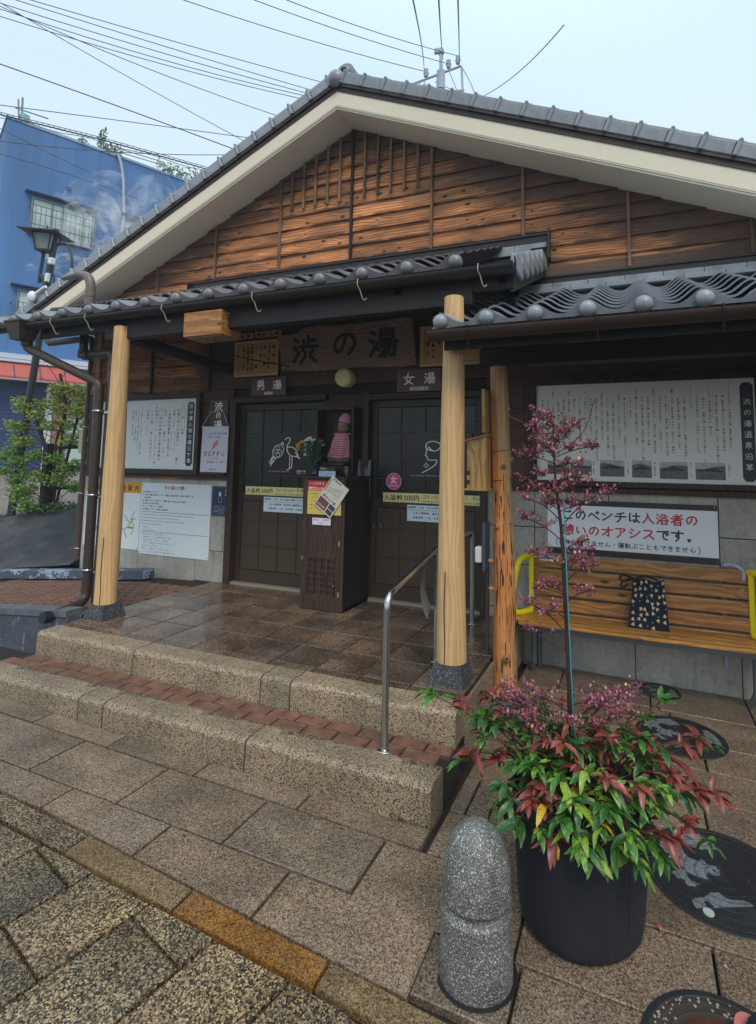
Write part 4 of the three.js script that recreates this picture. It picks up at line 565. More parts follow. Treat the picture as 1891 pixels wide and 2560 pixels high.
// ---------------------------------------------------------------- rainwater pipes
{
  const t = thing('downpipe', 'dark brown downpipes with steel clips, joined beside the left porch post', 'pipe', [0, 0, 0]);
  mesh('hopper', uvm(M(flat(new THREE.CylinderGeometry(0.155, 0.10, 0.17, 4, 1).rotateY(Math.PI / 4)).translate(-2.81, 2.89, 1.51), box(-2.81, 2.98, 1.51, 0.235, 0.02, 0.235, 0.004))), m.pvcBrown, t);
  mesh('pipe', M(pipe([[-2.81, 2.86, 1.47], [-2.83, 2.745, 1.45], [-1.885, 2.36, 1.36], [-1.875, 0.42, 1.36], [-1.86, 0.37, 1.44], [-1.82, 0.345, 1.74]], 0.042, 0.045), cyl(-2.81, 2.76, 1.465, 0.053, 0.05, 0.09)), m.pvcBrown, t);
  mesh('pipe', M(pipe([[-2.36, 3.1, 1.2], [-2.36, 2.685, 1.2], [-1.805, 2.655, 1.30], [-1.80, 0.9, 1.31], [-1.80, 0.33, 1.32]], 0.04, 0.045), cyl(-2.36, 2.66, 1.2, 0.05, 0.05, 0.07), pipe([[-2.32, 2.683, 1.208], [-2.22, 2.678, 1.228]], 0.05, 0.01)), m.pvcBrown, t);
  for (const y of [2.10, 1.33, 0.66]) { mesh('pipe_clip', M(new THREE.TorusGeometry(0.045, 0.006, 6, 20).rotateX(Math.PI / 2).scale(1, 2, 1).translate(-1.878, y, 1.36), new THREE.TorusGeometry(0.043, 0.006, 6, 20).rotateX(Math.PI / 2).scale(1, 2, 1).translate(-1.80, y - 0.02, 1.315), box(-1.69, y - 0.01, 1.36, 0.2, 0.02, 0.008)), m.steel, t); }
  mesh('spout', fin(cyl(0, 0, 0, 0.05, 0.046, 0.05).rotateX(1.4).translate(-1.822, 0.345, 1.73)), m.black, t);
  const v = thing('vent_pipe', 'brown goose-neck vent pipe standing up through the porch roof', 'pipe');
  mesh('pipe', M(pipe([[-2.32, 3.12, 1.2], [-2.32, 3.50, 1.2], [-2.52, 3.53, 1.2]], 0.045, 0.13), cyl(-2.32, 3.28, 1.2, 0.05, 0.05, 0.07)), std({ color: C('#6a5f5a'), roughness: 0.45 }), v);
  mesh('cowl', fin(new THREE.CylinderGeometry(0.03, 0.05, 0.24, 16).rotateZ(Math.PI / 2 + 0.06).scale(1, 0.75, 1).translate(-2.62, 3.525, 1.2)), std({ color: C('#7a706b'), roughness: 0.45 }), v);
  const w = thing('corner_pipe', 'old faded brown pipe running down the left corner of the bathhouse', 'pipe');
  mesh('pipe', pipe([[-4.9, 3.45, -0.1], [-4.9, 3.25, -0.1], [-3.95, 3.25, -0.06], [-3.92, 3.1, -0.06], [-3.93, 0.30, -0.05]], 0.042, 0.06), m.pvcOld, w);
  for (const y of [2.75, 2.06, 1.2, 0.5]) mesh('pipe_clip', new THREE.TorusGeometry(0.045, 0.006, 6, 20).rotateX(Math.PI / 2).scale(1, 2, 1).translate(-3.93, y, -0.055), m.steel, w);
  one('meter_box', uvm(M(box2(-4.16, -4.03, 1.72, 2.03, -0.22, -0.12, 0.012), box2(-4.165, -4.025, 2.02, 2.035, -0.225, -0.115, 0.004))), m.cream, 'cream meter box beside the corner pipe', 'box');
}
// ---------------------------------------------------------------- signs on the wall
const frameAround = (x0, x1, y0, y1, z, w, d) => M(box2(x0 - w, x1 + w, y1, y1 + w, z - 0.02, z + d, 0.004), box2(x0 - w, x1 + w, y0 - w, y0, z - 0.02, z + d, 0.004), box2(x0 - w, x0, y0, y1, z - 0.02, z + d - 0.001, 0.004), box2(x1, x1 + w, y0, y1, z - 0.02, z + d - 0.001, 0.004));
function board(name, x0, x1, y0, y1, z, tex, label, cat, o = {}) { // a printed board on the wall
  const t = thing(name, label, cat, [0, 0, 0], o.group);
  mesh('board', sheet((x0 + x1) / 2, (y0 + y1) / 2, z, x1 - x0, y1 - y0, 0, o.t ?? 0.008), [o.edge ?? m.white, o.edge ?? m.white, o.edge ?? m.white, o.edge ?? m.white, sign(tex, o.mat), o.edge ?? m.white], t);
  if (o.frame) mesh('frame', uvm(frameAround(x0, x1, y0, y1, z, o.frame, o.depth ?? 0.02), 1, 0.3, 0), m.trim, t);
  if (o.screws) for (const [x, y] of [[x0 + 0.02, y0 + 0.02], [x1 - 0.02, y0 + 0.02], [x0 + 0.02, y1 - 0.02], [x1 - 0.02, y1 - 0.02]]) mesh('screw', cyl(0, 0, 0, 0.006, 0.005, 0.004, 8).rotateX(Math.PI / 2).translate(x, y, z + 0.004), m.steel, t);
  return t;
}
const oct = (c, x, y, w, h, k) => { c.beginPath(); c.moveTo(x + k, y); c.lineTo(x + w - k, y); c.lineTo(x + w, y + k * 1.3); c.lineTo(x + w, y + h - k * 1.3); c.lineTo(x + w - k, y + h); c.lineTo(x + k, y + h); c.lineTo(x, y + h - k * 1.3); c.lineTo(x, y + k * 1.3); c.closePath(); c.fill(); };
{ // rules board, left
  const tx = canvas(1600, 800, (c, w, h) => {
    ink(c, '#f2f8f8'); c.fillRect(0, 0, w, h); ink(c, '#1d2228'); oct(c, 1460, 40, 100, 720, 24); ink(c, '#eef2f2'); colText(c, '渋の湯入浴心得三ケ条', 1480, 60, 58, 6, 1.17);
    ink(c, '#2a2f36'); const L = ['一、和やかな入浴', '会員と本人入浴者のくつろぎ場と', '心得ること', '一、会員は会員案。名を長くの', '名入れに一ず案下すること。', '一、本人入浴者一人方・時会', '入浴料として一ずコインロッカーを', '一人一用ずつ用し上は心を入して', '入浴すること。'];
    L.forEach((t, i) => colText(c, t.replace(/[^一-龠ぁ-んァ-ンー。、・]/g, ''), 1380 - i * 66, 70 + (i % 3 ? 44 : 0), 38, 3.4, 1.12));
    ink(c, '#b23a3a'); c.lineWidth = 3; c.strokeRect(1374, 110, 52, 250); c.strokeRect(1242, 380, 52, 200); c.strokeRect(1044, 110, 52, 200); colText(c, '一人方・時会・案は', 1050, 330, 38, 3.4, 1.12);
    ink(c, '#3a3f46'); for (let i = 0; i < 4; i++) colText(c, body(20 - i * 3, i * 11), 760 - i * 44, 110, 24, 2.2, 1.16); for (let i = 0; i < 5; i++) colText(c, body(16, i * 7 + 3), 470 - i * 40, 130, 22, 2, 1.14); colText(c, '渋の湯会', 60, 520, 24, 2.2);
  });
  board('rules_board', -3.655, -1.962, 1.54, 2.37, 0.045, tx, 'large white framed rules board left of the doors, black title strip at its right', 'sign', { frame: 0.06, depth: 0.035 });
}
{ // history board, right
  const tx = canvas(2000, 1000, (c, w, h) => {
    ink(c, '#f0f2ec'); c.fillRect(0, 0, w, h); ink(c, '#1d2426'); oct(c, 1880, 40, 108, 930, 26); ink(c, '#e4e6e2'); colText(c, '渋の湯温泉沿革', 1902, 190, 68, 6, 1.5);
    for (let i = 0; i < 33; i++) { const n = [22, 20, 24, 18, 24, 21, 8, 23, 19, 24][i % 10], y = i % 3 === 0 ? 70 : 150; ink(c, i % 7 === 3 ? '#a04a48' : '#3c4042'); if (i % 7 === 3) { c.lineWidth = 2; c.beginPath(); c.moveTo(1818 - i * 54, y + 40); c.lineTo(1818 - i * 54, y + 300); c.stroke(); ink(c, '#3c4042'); } colText(c, body(n, i * 13 + 5), 1780 - i * 54, y, 24, 2.2, 1.13); }
    const ph = (x, y, ww, hh, s) => { const im = c.createImageData(ww, hh); for (let j = 0; j < hh; j++) for (let i = 0; i < ww; i++) { const u = i / ww, v = j / hh, sky = v < 0.28 + 0.1 * Math.sin(u * 4 + s), roof = Math.abs(u - 0.5) * 0.5 + 0.25 < v && v < 0.52 && Math.abs(u - 0.5) < 0.42, wl = v >= 0.52 && v < 0.78 && Math.abs(u - 0.5) < 0.36; let g = sky ? 190 : roof ? 50 + 20 * md(j, 4) / 4 : wl ? (md(i, 14) < 4 ? 50 : 120) : 105; g += (fbm(u * 14, v * 14, 99, 99, 3, 500 + s) - 0.5) * 60; const o = (j * ww + i) * 4; im.data[o] = im.data[o + 1] = im.data[o + 2] = clamp(g, 25, 210); im.data[o + 3] = 255; } c.putImageData(im, x, y); };
    ph(1490, 800, 250, 160, 1); ph(1180, 795, 245, 165, 2); ph(930, 785, 180, 170, 3); ph(630, 785, 230, 165, 4); ph(340, 790, 210, 150, 5); ph(110, 795, 190, 140, 6);
    ink(c, '#3c4042'); for (let k = 0; k < 6; k++) colText(c, body(6, k * 9), [1760, 1440, 1125, 880, 560, 310][k], 800, 20, 1.8); 
  });
  board('history_board', 1.935, 3.60, 1.53, 2.357, 0.06, tx, 'large grey framed history board with a row of black and white photographs above the bench', 'sign', { frame: 0.045, depth: 0.03 });
}
{ // bench notice
  const tx = canvas(1400, 500, (c, w, h) => {
    ink(c, '#f2f7fb'); c.fillRect(0, 0, w, h); ink(c, '#3a2c28'); c.fillRect(0, 0, w, 50); c.fillRect(0, h - 55, w, 55);
    ink(c, '#23252b'); rowText(c, 'このベンチは', 130, 84, 108, 13, 1.05); ink(c, '#c9283a'); rowText(c, '入浴者の', 130 + 6 * 113.4, 84, 108, 13, 1.05); rowText(c, '憩いのオアシス', 130, 222, 108, 13, 1.05); ink(c, '#23252b'); rowText(c, 'です。', 130 + 7 * 113.4, 222, 108, 13, 1.05);
    c.lineWidth = 5; c.beginPath(); c.arc(125, 393, 46, 2.4, 3.9); c.stroke(); rowText(c, '荷物は置けません・寝転ぶこともできません', 100, 364, 54, 5.5, 1.05); c.beginPath(); c.arc(1215, 393, 46, -0.75, 0.75); c.stroke(); 
  });
  board('bench_notice', 2.015, 3.322, 0.906, 1.364, 0.012, tx, 'white notice with black and red writing above the bench back', 'sign', { t: 0.012, screws: true });
}
{ // carved name board
  const tx = canvas(1024, 320, (c, w, h) => {
    const im = c.createImageData(w, h); for (let j = 0; j < h; j++) for (let i = 0; i < w; i++) { const u = i / w, v = j / h, wv = fbm(u * 5, v * 3, 99, 99, 4, 520), rg = 0.5 + 0.5 * Math.sin((v * 16 + wv * 7) * 6.28), f = vn(u * 30, v * 260, 999, 999, 521), k = 0.72 + 0.22 * rg + 0.24 * f, o = (j * w + i) * 4; im.data[o] = 158 * k; im.data[o + 1] = 130 * k; im.data[o + 2] = 116 * k; im.data[o + 3] = 255; } c.putImageData(im, 0, 0);
    ink(c, '#262020'); glyph(c, '渋', 120, 60, 210, 26); glyph(c, 'の', 420, 40, 210, 24); glyph(c, '湯', 690, 50, 215, 26); ink(c, '#7d5340'); c.beginPath(); c.ellipse(560, 190, 12, 26, 0.4, 0, 6.3); c.fill();
  });
  const t = thing('name_board', 'wide weathered live-edge timber board with the carved bathhouse name, above the doors', 'sign');
  const s = new THREE.Shape(); s.moveTo(-0.775, 2.637); s.lineTo(-0.3, 2.612); s.lineTo(0.2, 2.628); s.lineTo(0.6, 2.606); s.lineTo(0.782, 2.617); s.lineTo(0.755, 2.85); s.lineTo(0.722, 3.087); s.lineTo(0.35, 3.072); s.lineTo(-0.05, 3.062); s.lineTo(-0.35, 3.085); s.lineTo(-0.53, 3.067); s.lineTo(-0.6, 3.022); s.lineTo(-0.842, 3.007); s.lineTo(-0.80, 2.82);
  const g = fin(new THREE.ExtrudeGeometry(s, { depth: 0.04, bevelEnabled: true, bevelSize: 0.008, bevelThickness: 0.008, bevelSegments: 2 })).translate(0, 0, 0.04), p = g.attributes.position, uv = g.attributes.uv; for (let i = 0; i < p.count; i++) uv.setXY(i, (p.getX(i) + 0.85) / 1.64, (p.getY(i) - 2.6) / 0.5); mesh('board', g, sign(tx, { roughness: 0.75 }), t);
  mesh('hanging_rod', M(tube([[-0.33, 3.07, 0.08], [-0.33, 3.2, 0.03]], 0.004, 5), tube([[0.15, 3.07, 0.08], [0.2, 3.2, 0.03]], 0.004, 5)), m.zinc, t);
}
const brownPlate = (txt, en) => canvas(420, 200, (c, w, h) => { ink(c, '#6b4a3a'); c.fillRect(0, 0, w, h); for (let j = 0; j < h; j++) { c.fillStyle = `rgba(20,10,6,${0.28 * vn(1, j * 0.5, 999, 999, 530)})`; c.fillRect(0, j, w, 1); } ink(c, '#f6f4f0'); glyph(c, txt[0], 60, 28, 112, 13); glyph(c, txt[1], 258, 28, 112, 13); c.font = 'bold 46px sans-serif'; c.fillText(en, 215 - en.length * 18, 190); });
board('mens_plate', -1.195, -0.735, 2.366, 2.568, 0.045, brownPlate('男湯', 'MEN'), 'brown plate lettered MEN over the left door', 'sign', { t: 0.03, edge: m.brown });
board('womens_plate', 0.575, 1.035, 2.350, 2.570, 0.045, brownPlate('女湯', 'WOMEN'), 'brown plate lettered WOMEN over the right door', 'sign', { t: 0.03, edge: m.brown });
const plaque = (cols, seed0) => canvas(640, 420, (c, w, h) => {
  ink(c, '#e0b67c'); c.fillRect(0, 0, w, h); for (let i = 0; i < 9; i++) { const x = 50 + i * 60; ink(c, ['#d2a468', '#e2b67e', '#d8aa72'][i % 3]); c.fillRect(x, 46, 58, 330); for (let j = 0; j < 40; j++) { c.fillStyle = `rgba(110,66,30,${0.14 * hsh(i, j, seed0)})`; c.fillRect(x + hsh(j, i, 541) * 56, 46, 1.5, 330); } }
  ink(c, '#2a1c16'); cols.forEach((t, i) => { const n = t.length, gap = n > 1 ? 290 / (n) : 0, s = Math.min(44, gap * 0.92); for (let k = 0; k < n; k++) glyph(c, t[k], 540 - i * 60, 62 + k * gap, s, s * 0.13); }); ink(c, '#4a3020'); c.lineWidth = 5; c.strokeRect(46, 42, 548, 338);
});
board('members_plaque', -1.458, -0.85, 2.587, 2.992, 0.04, plaque(['温泉方', '温泉山本美寺', '屋心屋', '本美新', 'さくら屋', '鉄輪みすお会', '鉄輪時案内会', '鉄輪温泉み場協会'], 5), 'pale wooden plaque of member names left of the carved board', 'sign', { t: 0.02, edge: m.paleWood, frame: 0.004 });
board('members_plaque', 0.81, 1.44, 2.585, 2.988, 0.04, plaque(['みや', '入屋', '温屋', '一心', '本山荷', '女屋上', 'か本別', 'みか屋方本', '会時女'], 9), 'pale wooden plaque of member names behind the right porch post', 'sign', { t: 0.02, edge: m.paleWood, frame: 0.004 });
const strip = (t) => canvas(60 * t.length + 20, 80, (c, w, h) => { ink(c, '#c69a63'); c.fillRect(0, 0, w, h); ink(c, '#2a1c16'); rowText(c, t, 14, 16, 48, 6, 1.22); });
board('title_slip', -1.42, -1.215, 3.025, 3.085, 0.04, strip('協賛'), 'short wooden slip with two characters above the left plaque', 'sign', { t: 0.012, edge: m.paleWood });
board('title_slip', -1.185, -0.83, 3.025, 3.09, 0.04, strip('賛助会員'), 'longer wooden slip with four characters above the left plaque', 'sign', { t: 0.012, edge: m.paleWood });
board('title_slip', 0.93, 1.14, 3.025, 3.085, 0.04, strip('協賛'), 'wooden slip half hidden behind the right porch post', 'sign', { t: 0.012, edge: m.paleWood });
{ const tx = canvas(170, 240, (c, w, h) => { ink(c, '#3c2620'); c.fillRect(0, 0, w, h); for (let i = 0; i < w; i++) { c.fillStyle = `rgba(10,5,3,${0.3 * vn(i * 0.4, 2, 999, 999, 551)})`; c.fillRect(i, 0, 1, h); } ink(c, '#f8f6f2'); glyph(c, '渋', 46, 14, 78, 9); glyph(c, 'の', 56, 94, 56, 7); glyph(c, '湯', 46, 154, 78, 9); });
  board('name_plate', -1.78, -1.517, 1.98, 2.345, 0.04, tx, 'upright brown plate with the white bathhouse name above the banner', 'sign', { t: 0.02, edge: m.brown }); }
{ // hanging anniversary banner
  const tx = canvas(300, 420, (c, w, h) => { ink(c, '#e2e3f4'); c.fillRect(0, 0, w, h); ink(c, '#3a4a8a'); c.font = '15px sans-serif'; rowText(c, '100年会の入浴と温泉', 34, 52, 20, 2, 1.15); rowText(c, '案内一の美泉', 76, 84, 20, 2, 1.15);
    for (let k = 0; k < 3; k++) { c.lineWidth = 9; c.strokeStyle = ['#c8342c', '#d98a2e', '#c0392b'][k]; c.beginPath(); c.moveTo(118 + k * 8, 214 - k * 10); c.quadraticCurveTo(140, 190 - k * 20, 158, 178 - k * 16); c.quadraticCurveTo(172, 166 - k * 16, 190, 150 - k * 14); c.stroke(); }
    c.font = 'bold 62px sans-serif'; ['B', 'E', 'P', 'P', 'U'].forEach((ch, i) => { c.fillStyle = ['#b8923a', '#c8342c', '#d2432e', '#c8342c', '#c9a043'][i]; c.fillText(ch, 28 + i * 50, 272); }); c.fillStyle = '#b23a3a'; c.font = 'bold 15px serif'; c.fillText('th Anniversary', 92, 298); ink(c, '#a5605c'); rowText(c, '方本時100年', 62, 314, 26, 2.6, 1.1); ink(c, '#b23a4a'); rowText(c, '温泉の本方', 96, 386, 17, 2, 1.1); });
  const t = thing('banner', 'small white cloth banner with a red and orange emblem, hung on a cord', 'banner'), g = new THREE.PlaneGeometry(0.372, 0.51, 10, 12), p = g.attributes.position; for (let i = 0; i < p.count; i++) { const x = p.getX(i), y = p.getY(i); p.setZ(i, 0.008 * Math.sin(x * 22 + y * 3) * (0.3 + (0.255 - y)) - 0.01 * (y + 0.25)); } g.computeVertexNormals();
  mesh('cloth', g.translate(-1.664, 1.775, 0.075), std({ map: tx, roughness: 0.8, side: THREE.DoubleSide }), t); mesh('rod', fin(cyl(0, 0, 0, 0.006, 0.006, 0.39).rotateZ(Math.PI / 2).translate(-1.47, 2.03, 0.075)), m.white, t); mesh('cord', tube([[-1.855, 2.03, 0.075], [-1.75, 2.2, 0.065], [-1.57, 2.2, 0.065], [-1.475, 2.03, 0.075]], 0.003, 5, 0, false), m.white, t);
  one('ledge', uvm(box2(-1.86, -1.495, 1.49, 1.52, 0.02, 0.09, 0.004)), m.trim, 'narrow dark ledge under the small cloth banner', 'ledge');
}
{ const tx = canvas(800, 640, (c, w, h) => { ink(c, '#eaf2f8'); c.fillRect(0, 0, w, h); ink(c, '#bd3346'); rowText(c, '渋の湯のお願い', 270, 20, 36, 4, 1.05); ink(c, '#2d3138'); for (let i = 0; i < 7; i++) { c.beginPath(); c.arc(28, 82 + i * 26, 6, 0, 6.3); if (i !== 2) c.fill(); rowText(c, body([9, 30, 5, 26, 13, 12, 15][i], i * 17), 40, 72 + i * 26, 18, 2, 1.05); } c.lineWidth = 3; c.beginPath(); c.moveTo(20, 262); c.lineTo(780, 262); c.moveTo(20, 440); c.lineTo(780, 440); c.stroke();
  c.font = '14px sans-serif'; ['Please bathe quietly. The bath is small, groups of three or more please come at another time.', 'Bathing costs 100 yen for each person. Please use the coin lockers.', 'Please wash before you enter and leave the bath clean for those who follow.', 'Please keep the peace of the bath.', 'Thank you.', 'The Hot Spring Union'].forEach((t, i) => { c.fillText(t, 40, 290 + i * 28); if (i < 4) { c.beginPath(); c.arc(26, 285 + i * 28, 5, 0, 6.3); c.fill(); } }); ink(c, '#9aa3ac'); for (let i = 0; i < 7; i++) { rowText(c, body([16, 22, 20, 24, 14, 20, 26][i], i * 9 + 30), 40, 452 + i * 26, 15, 1.6, 1.05); ink(c, i % 2 ? '#9aa3ac' : '#8a939c'); } });
  board('request_notice', -2.808, -1.735, 0.532, 1.37, 0.006, tx, 'plain white printed notice with a red heading on the concrete wall', 'sign', { screws: true }); }
{ const tx = canvas(760, 600, (c, w, h) => { ink(c, '#f0f6f8'); c.fillRect(0, 0, w, h); ink(c, '#e7a523'); c.fillRect(0, 0, w, 96); ink(c, '#3c2f22'); rowText(c, '鉄輪温泉の場案内', 40, 22, 60, 6.5, 1.5); c.strokeStyle = '#5a5f66'; c.lineWidth = 6; const pl = (P) => { c.beginPath(); P.forEach((p, i) => (i ? c.lineTo(...p) : c.moveTo(...p))); c.stroke(); };
  pl([[690, 260], [660, 300], [668, 350], [690, 400], [660, 470]]); pl([[560, 300], [600, 340], [640, 370], [668, 352]]); pl([[640, 370], [610, 400], [560, 430], [600, 500]]); pl([[560, 430], [520, 420], [430, 380], [300, 400]]); pl([[300, 400], [200, 340], [90, 360]]); pl([[430, 380], [400, 250], [300, 200]]); pl([[200, 340], [170, 480]]); ink(c, '#e9d44a'); c.beginPath(); c.arc(648, 352, 15, 0, 6.3); c.fill(); c.fillRect(600, 398, 90, 20); c.beginPath(); c.arc(300, 400, 13, 0, 6.3); c.fill(); ink(c, '#333'); rowText(c, '渋の湯会', 608, 400, 16, 2); rowText(c, '温泉心寺', 640, 322, 15, 2); ink(c, '#b23a4a'); c.fillRect(4, 300, 6, 40); });
  board('map_board', -3.768, -2.815, 0.568, 1.366, 0.006, tx, 'white map board with an orange heading, half hidden behind the downpipes', 'sign', { screws: true }); }
{ const tx = canvas(220, 320, (c, w, h) => { ink(c, '#1d2b52'); c.fillRect(0, 0, w, h); c.strokeStyle = '#aab6d2'; c.lineWidth = 2.5; c.strokeRect(10, 10, w - 20, h - 20); ink(c, '#d8dfee'); colText(c, '渋の湯', 168, 26, 24, 2.6); c.beginPath(); c.arc(105, 90, 18, 0, 6.3); c.fill(); c.beginPath(); c.ellipse(105, 70, 14, 10, 0, 0, 6.3); c.fill(); c.lineWidth = 3; c.beginPath(); c.moveTo(94, 108); c.quadraticCurveTo(70, 150, 92, 172); c.lineTo(130, 170); c.quadraticCurveTo(136, 140, 120, 110); c.stroke(); for (let i = 0; i < 6; i++) rowText(c, body(11, i * 5), 30, 206 + i * 15, 11, 1.3, 1.2); });
  board('blue_poster', -1.722, -1.487, 1.028, 1.363, 0.006, tx, 'small dark blue poster beside the left door frame', 'sign'); }
// door stickers
const feeT = canvas(1024, 92, (c, w, h) => { ink(c, '#f4e69c'); c.fillRect(0, 0, w, h); ink(c, '#2f2a22'); rowText(c, '入浴料', 12, 16, 62, 7, 1.08); c.font = 'bold 66px serif'; c.fillText('100', 218, 70); rowText(c, '円', 330, 18, 58, 6.5); rowText(c, 'コインロッカーを', 420, 10, 40, 4, 1.02); rowText(c, '用りください。', 760, 10, 38, 4, 1.02); c.font = '26px serif'; c.fillText('Bathing costs 100yen, please', 424, 82); c.fillText('use the coin lockers.', 772, 82); });
const ngT = canvas(560, 190, (c, w, h) => { ink(c, '#e2f0fa'); c.fillRect(0, 0, w, h); ink(c, '#2b3540'); rowText(c, '温泉時、3名以上の入浴はお案りします。', 10, 14, 27, 3, 1.02); c.font = '15px serif'; c.fillText('When the bath is crowded we do not admit groups of three or more.', 14, 66); rowText(c, '人女入時時条、温会男人場長案三人', 60, 80, 27, 3, 1.06); rowText(c, '本条内時 3名 日本会内 心条温しり', 60, 132, 26, 3, 1.04); });
const decal = (name, x0, x1, y0, y1, z, tex, label, cat, mat = {}) => one(name, sheet((x0 + x1) / 2, (y0 + y1) / 2, z, x1 - x0, y1 - y0, 0, 0.003), sign(tex, mat), label, cat);
decal('fee_sticker', -1.285, -0.315, 1.283, 1.373, -0.028, feeT, 'long yellow fee sticker across the left door', 'sticker'); decal('fee_sticker', 0.405, 1.43, 1.272, 1.364, -0.028, feeT, 'long yellow fee sticker across the right door', 'sticker');
decal('group_notice', -1.035, -0.47, 1.107, 1.266, -0.028, ngT, 'pale blue notice under the yellow sticker on the left door', 'sticker'); decal('group_notice', 0.667, 1.22, 1.098, 1.253, -0.028, ngT, 'pale blue notice under the yellow sticker on the right door', 'sticker');
const dark = (draw) => canvas(640, 540, (c, w, h) => { ink(c, '#1d1815'); c.fillRect(0, 0, w, h); ink(c, '#f4f4f0'); c.lineCap = c.lineJoin = 'round'; draw(c); });
const crane = dark((c) => {
  const pl = (P, lw = 7) => { lw += 3; c.lineWidth = lw; c.beginPath(); c.moveTo(...P[0]); for (let i = 1; i < P.length - 1; i++) c.quadraticCurveTo(...P[i], (P[i][0] + P[i + 1][0]) / 2, (P[i][1] + P[i + 1][1]) / 2); c.lineTo(...P[P.length - 1]); c.stroke(); };
  pl([[235, 80], [262, 50], [300, 56], [296, 110], [262, 160], [262, 230], [310, 300], [380, 300], [430, 330]], 8); pl([[262, 180], [330, 170], [390, 230], [410, 320]], 7); pl([[300, 300], [306, 360], [300, 420], [304, 470]], 6); pl([[330, 300], [334, 360], [328, 450]], 6); pl([[300, 470], [270, 482]], 8); pl([[328, 450], [306, 460]], 8); pl([[370, 250], [400, 300], [430, 330]], 8);
  c.lineWidth = 8; c.beginPath(); c.ellipse(150, 235, 66, 92, 0.35, 0, 6.3); c.stroke(); c.lineWidth = 6; for (const [x, y] of [[150, 190], [120, 240], [176, 240], [148, 285]]) { c.beginPath(); c.ellipse(x, y, 22, 24, 0.3, 0, 6.3); c.stroke(); } pl([[190, 150], [190, 118], [214, 116], [216, 150]], 7); pl([[100, 310], [70, 350], [80, 390], [50, 400]], 9); pl([[120, 320], [100, 370], [70, 400], [60, 430]], 9); pl([[96, 300], [60, 330], [66, 360], [40, 380]], 8);
  colText(c, '美肌の湯', 470, 70, 46, 5, 1.3); colText(c, '長日の湯', 545, 70, 46, 5, 1.3); c.font = '19px monospace'; c.fillText('Hot spring of longevity', 40, 510); rowText(c, '温泉本泉', 392, 480, 28, 3); rowText(c, '日時年 上下', 392, 512, 18, 2); });
const lady = dark((c) => { const pl = (P, lw = 10) => { c.lineWidth = lw; c.beginPath(); c.moveTo(...P[0]); for (let i = 1; i < P.length - 1; i++) c.quadraticCurveTo(...P[i], (P[i][0] + P[i + 1][0]) / 2, (P[i][1] + P[i + 1][1]) / 2); c.lineTo(...P[P.length - 1]); c.stroke(); };
  pl([[250, 210], [180, 190], [190, 110], [270, 90], [340, 130], [330, 170], [300, 210], [250, 212], [210, 160]], 11); pl([[330, 130], [370, 80], [430, 120], [420, 180], [380, 200], [360, 260], [400, 330], [450, 350], [520, 420]], 10); pl([[190, 170], [196, 230], [176, 260], [200, 280], [206, 320], [250, 322], [300, 310], [290, 370], [230, 420], [150, 470]], 10); pl([[190, 350], [200, 376], [224, 384], [200, 392], [190, 416], [182, 392], [158, 384], [182, 376], [190, 350]], 5); pl([[420, 240], [428, 262], [450, 270], [428, 278], [420, 300], [412, 278], [390, 270], [412, 262], [420, 240]], 5); c.font = '19px monospace'; c.fillText('Hot spring of beautiful skin', 30, 510); });
decal('picture_panel', -1.02, -0.37, 1.515, 1.952, -0.024, crane, 'black panel with a white line drawing of crane and turtle on the left door', 'panel', { roughness: 0.3 }); decal('picture_panel', 0.668, 1.32, 1.508, 1.948, -0.024, lady, 'black panel with a white line drawing of a woman\'s head on the right door', 'panel', { roughness: 0.3 });
one('round_sticker', fin(new THREE.CylinderGeometry(0.083, 0.083, 0.004, 36).rotateX(Math.PI / 2).rotateZ(Math.PI / 2)).translate(0.52, 1.475, -0.025), [m.white, sign(canvas(256, 256, (c) => { ink(c, '#d8488a'); c.fillRect(0, 0, 256, 256); c.strokeStyle = '#e6c6d4'; c.lineWidth = 8; c.beginPath(); c.arc(128, 128, 122, 0, 6.3); c.stroke(); ink(c, '#f0e4ea'); glyph(c, '女', 68, 40, 120, 18); c.font = 'bold 40px sans-serif'; c.fillText('woman', 58, 206); })), m.white], 'round pink sticker at the left edge of the right door', 'sticker');
// wall lamp
{ const t = thing('wall_lamp', 'round cream wall lamp, unlit, under the carved board', 'lamp', [0.015, 2.51, 0]); mesh('base', fin(cyl(0, 0, 0, 0.07, 0.07, 0.03, 20).rotateX(Math.PI / 2)), m.cream, t); mesh('shade', lathe([[0.001, 0.17], [0.07, 0.168], [0.092, 0.15], [0.098, 0.12], [0.094, 0.04], [0.085, 0.02]], 28).rotateX(Math.PI / 2), std({ color: C('#e6dca4'), roughness: 0.4 }), t); }
{ const t = thing('light_box', 'box-shaped wooden lamp housing hung under the left part of the porch beam', 'lamp', [0, 0, 0]); const g = box2(-0.70, -0.305, 2.672, 2.875, 1.31, 1.55, 0.006); mesh('cover', uvm(g, 1, 0.2, 0, true), m.wood, t); mesh('diffuser', uvm(box2(-0.68, -0.325, 2.662, 2.671, 1.33, 1.53)), std({ color: C('#8a6a52'), roughness: 0.6 }), t); mesh('cable', tube([[-0.5, 2.67, 1.40], [-0.5, 2.60, 1.32], [-0.52, 2.62, 0.3]], 0.006, 5), m.black, t); }
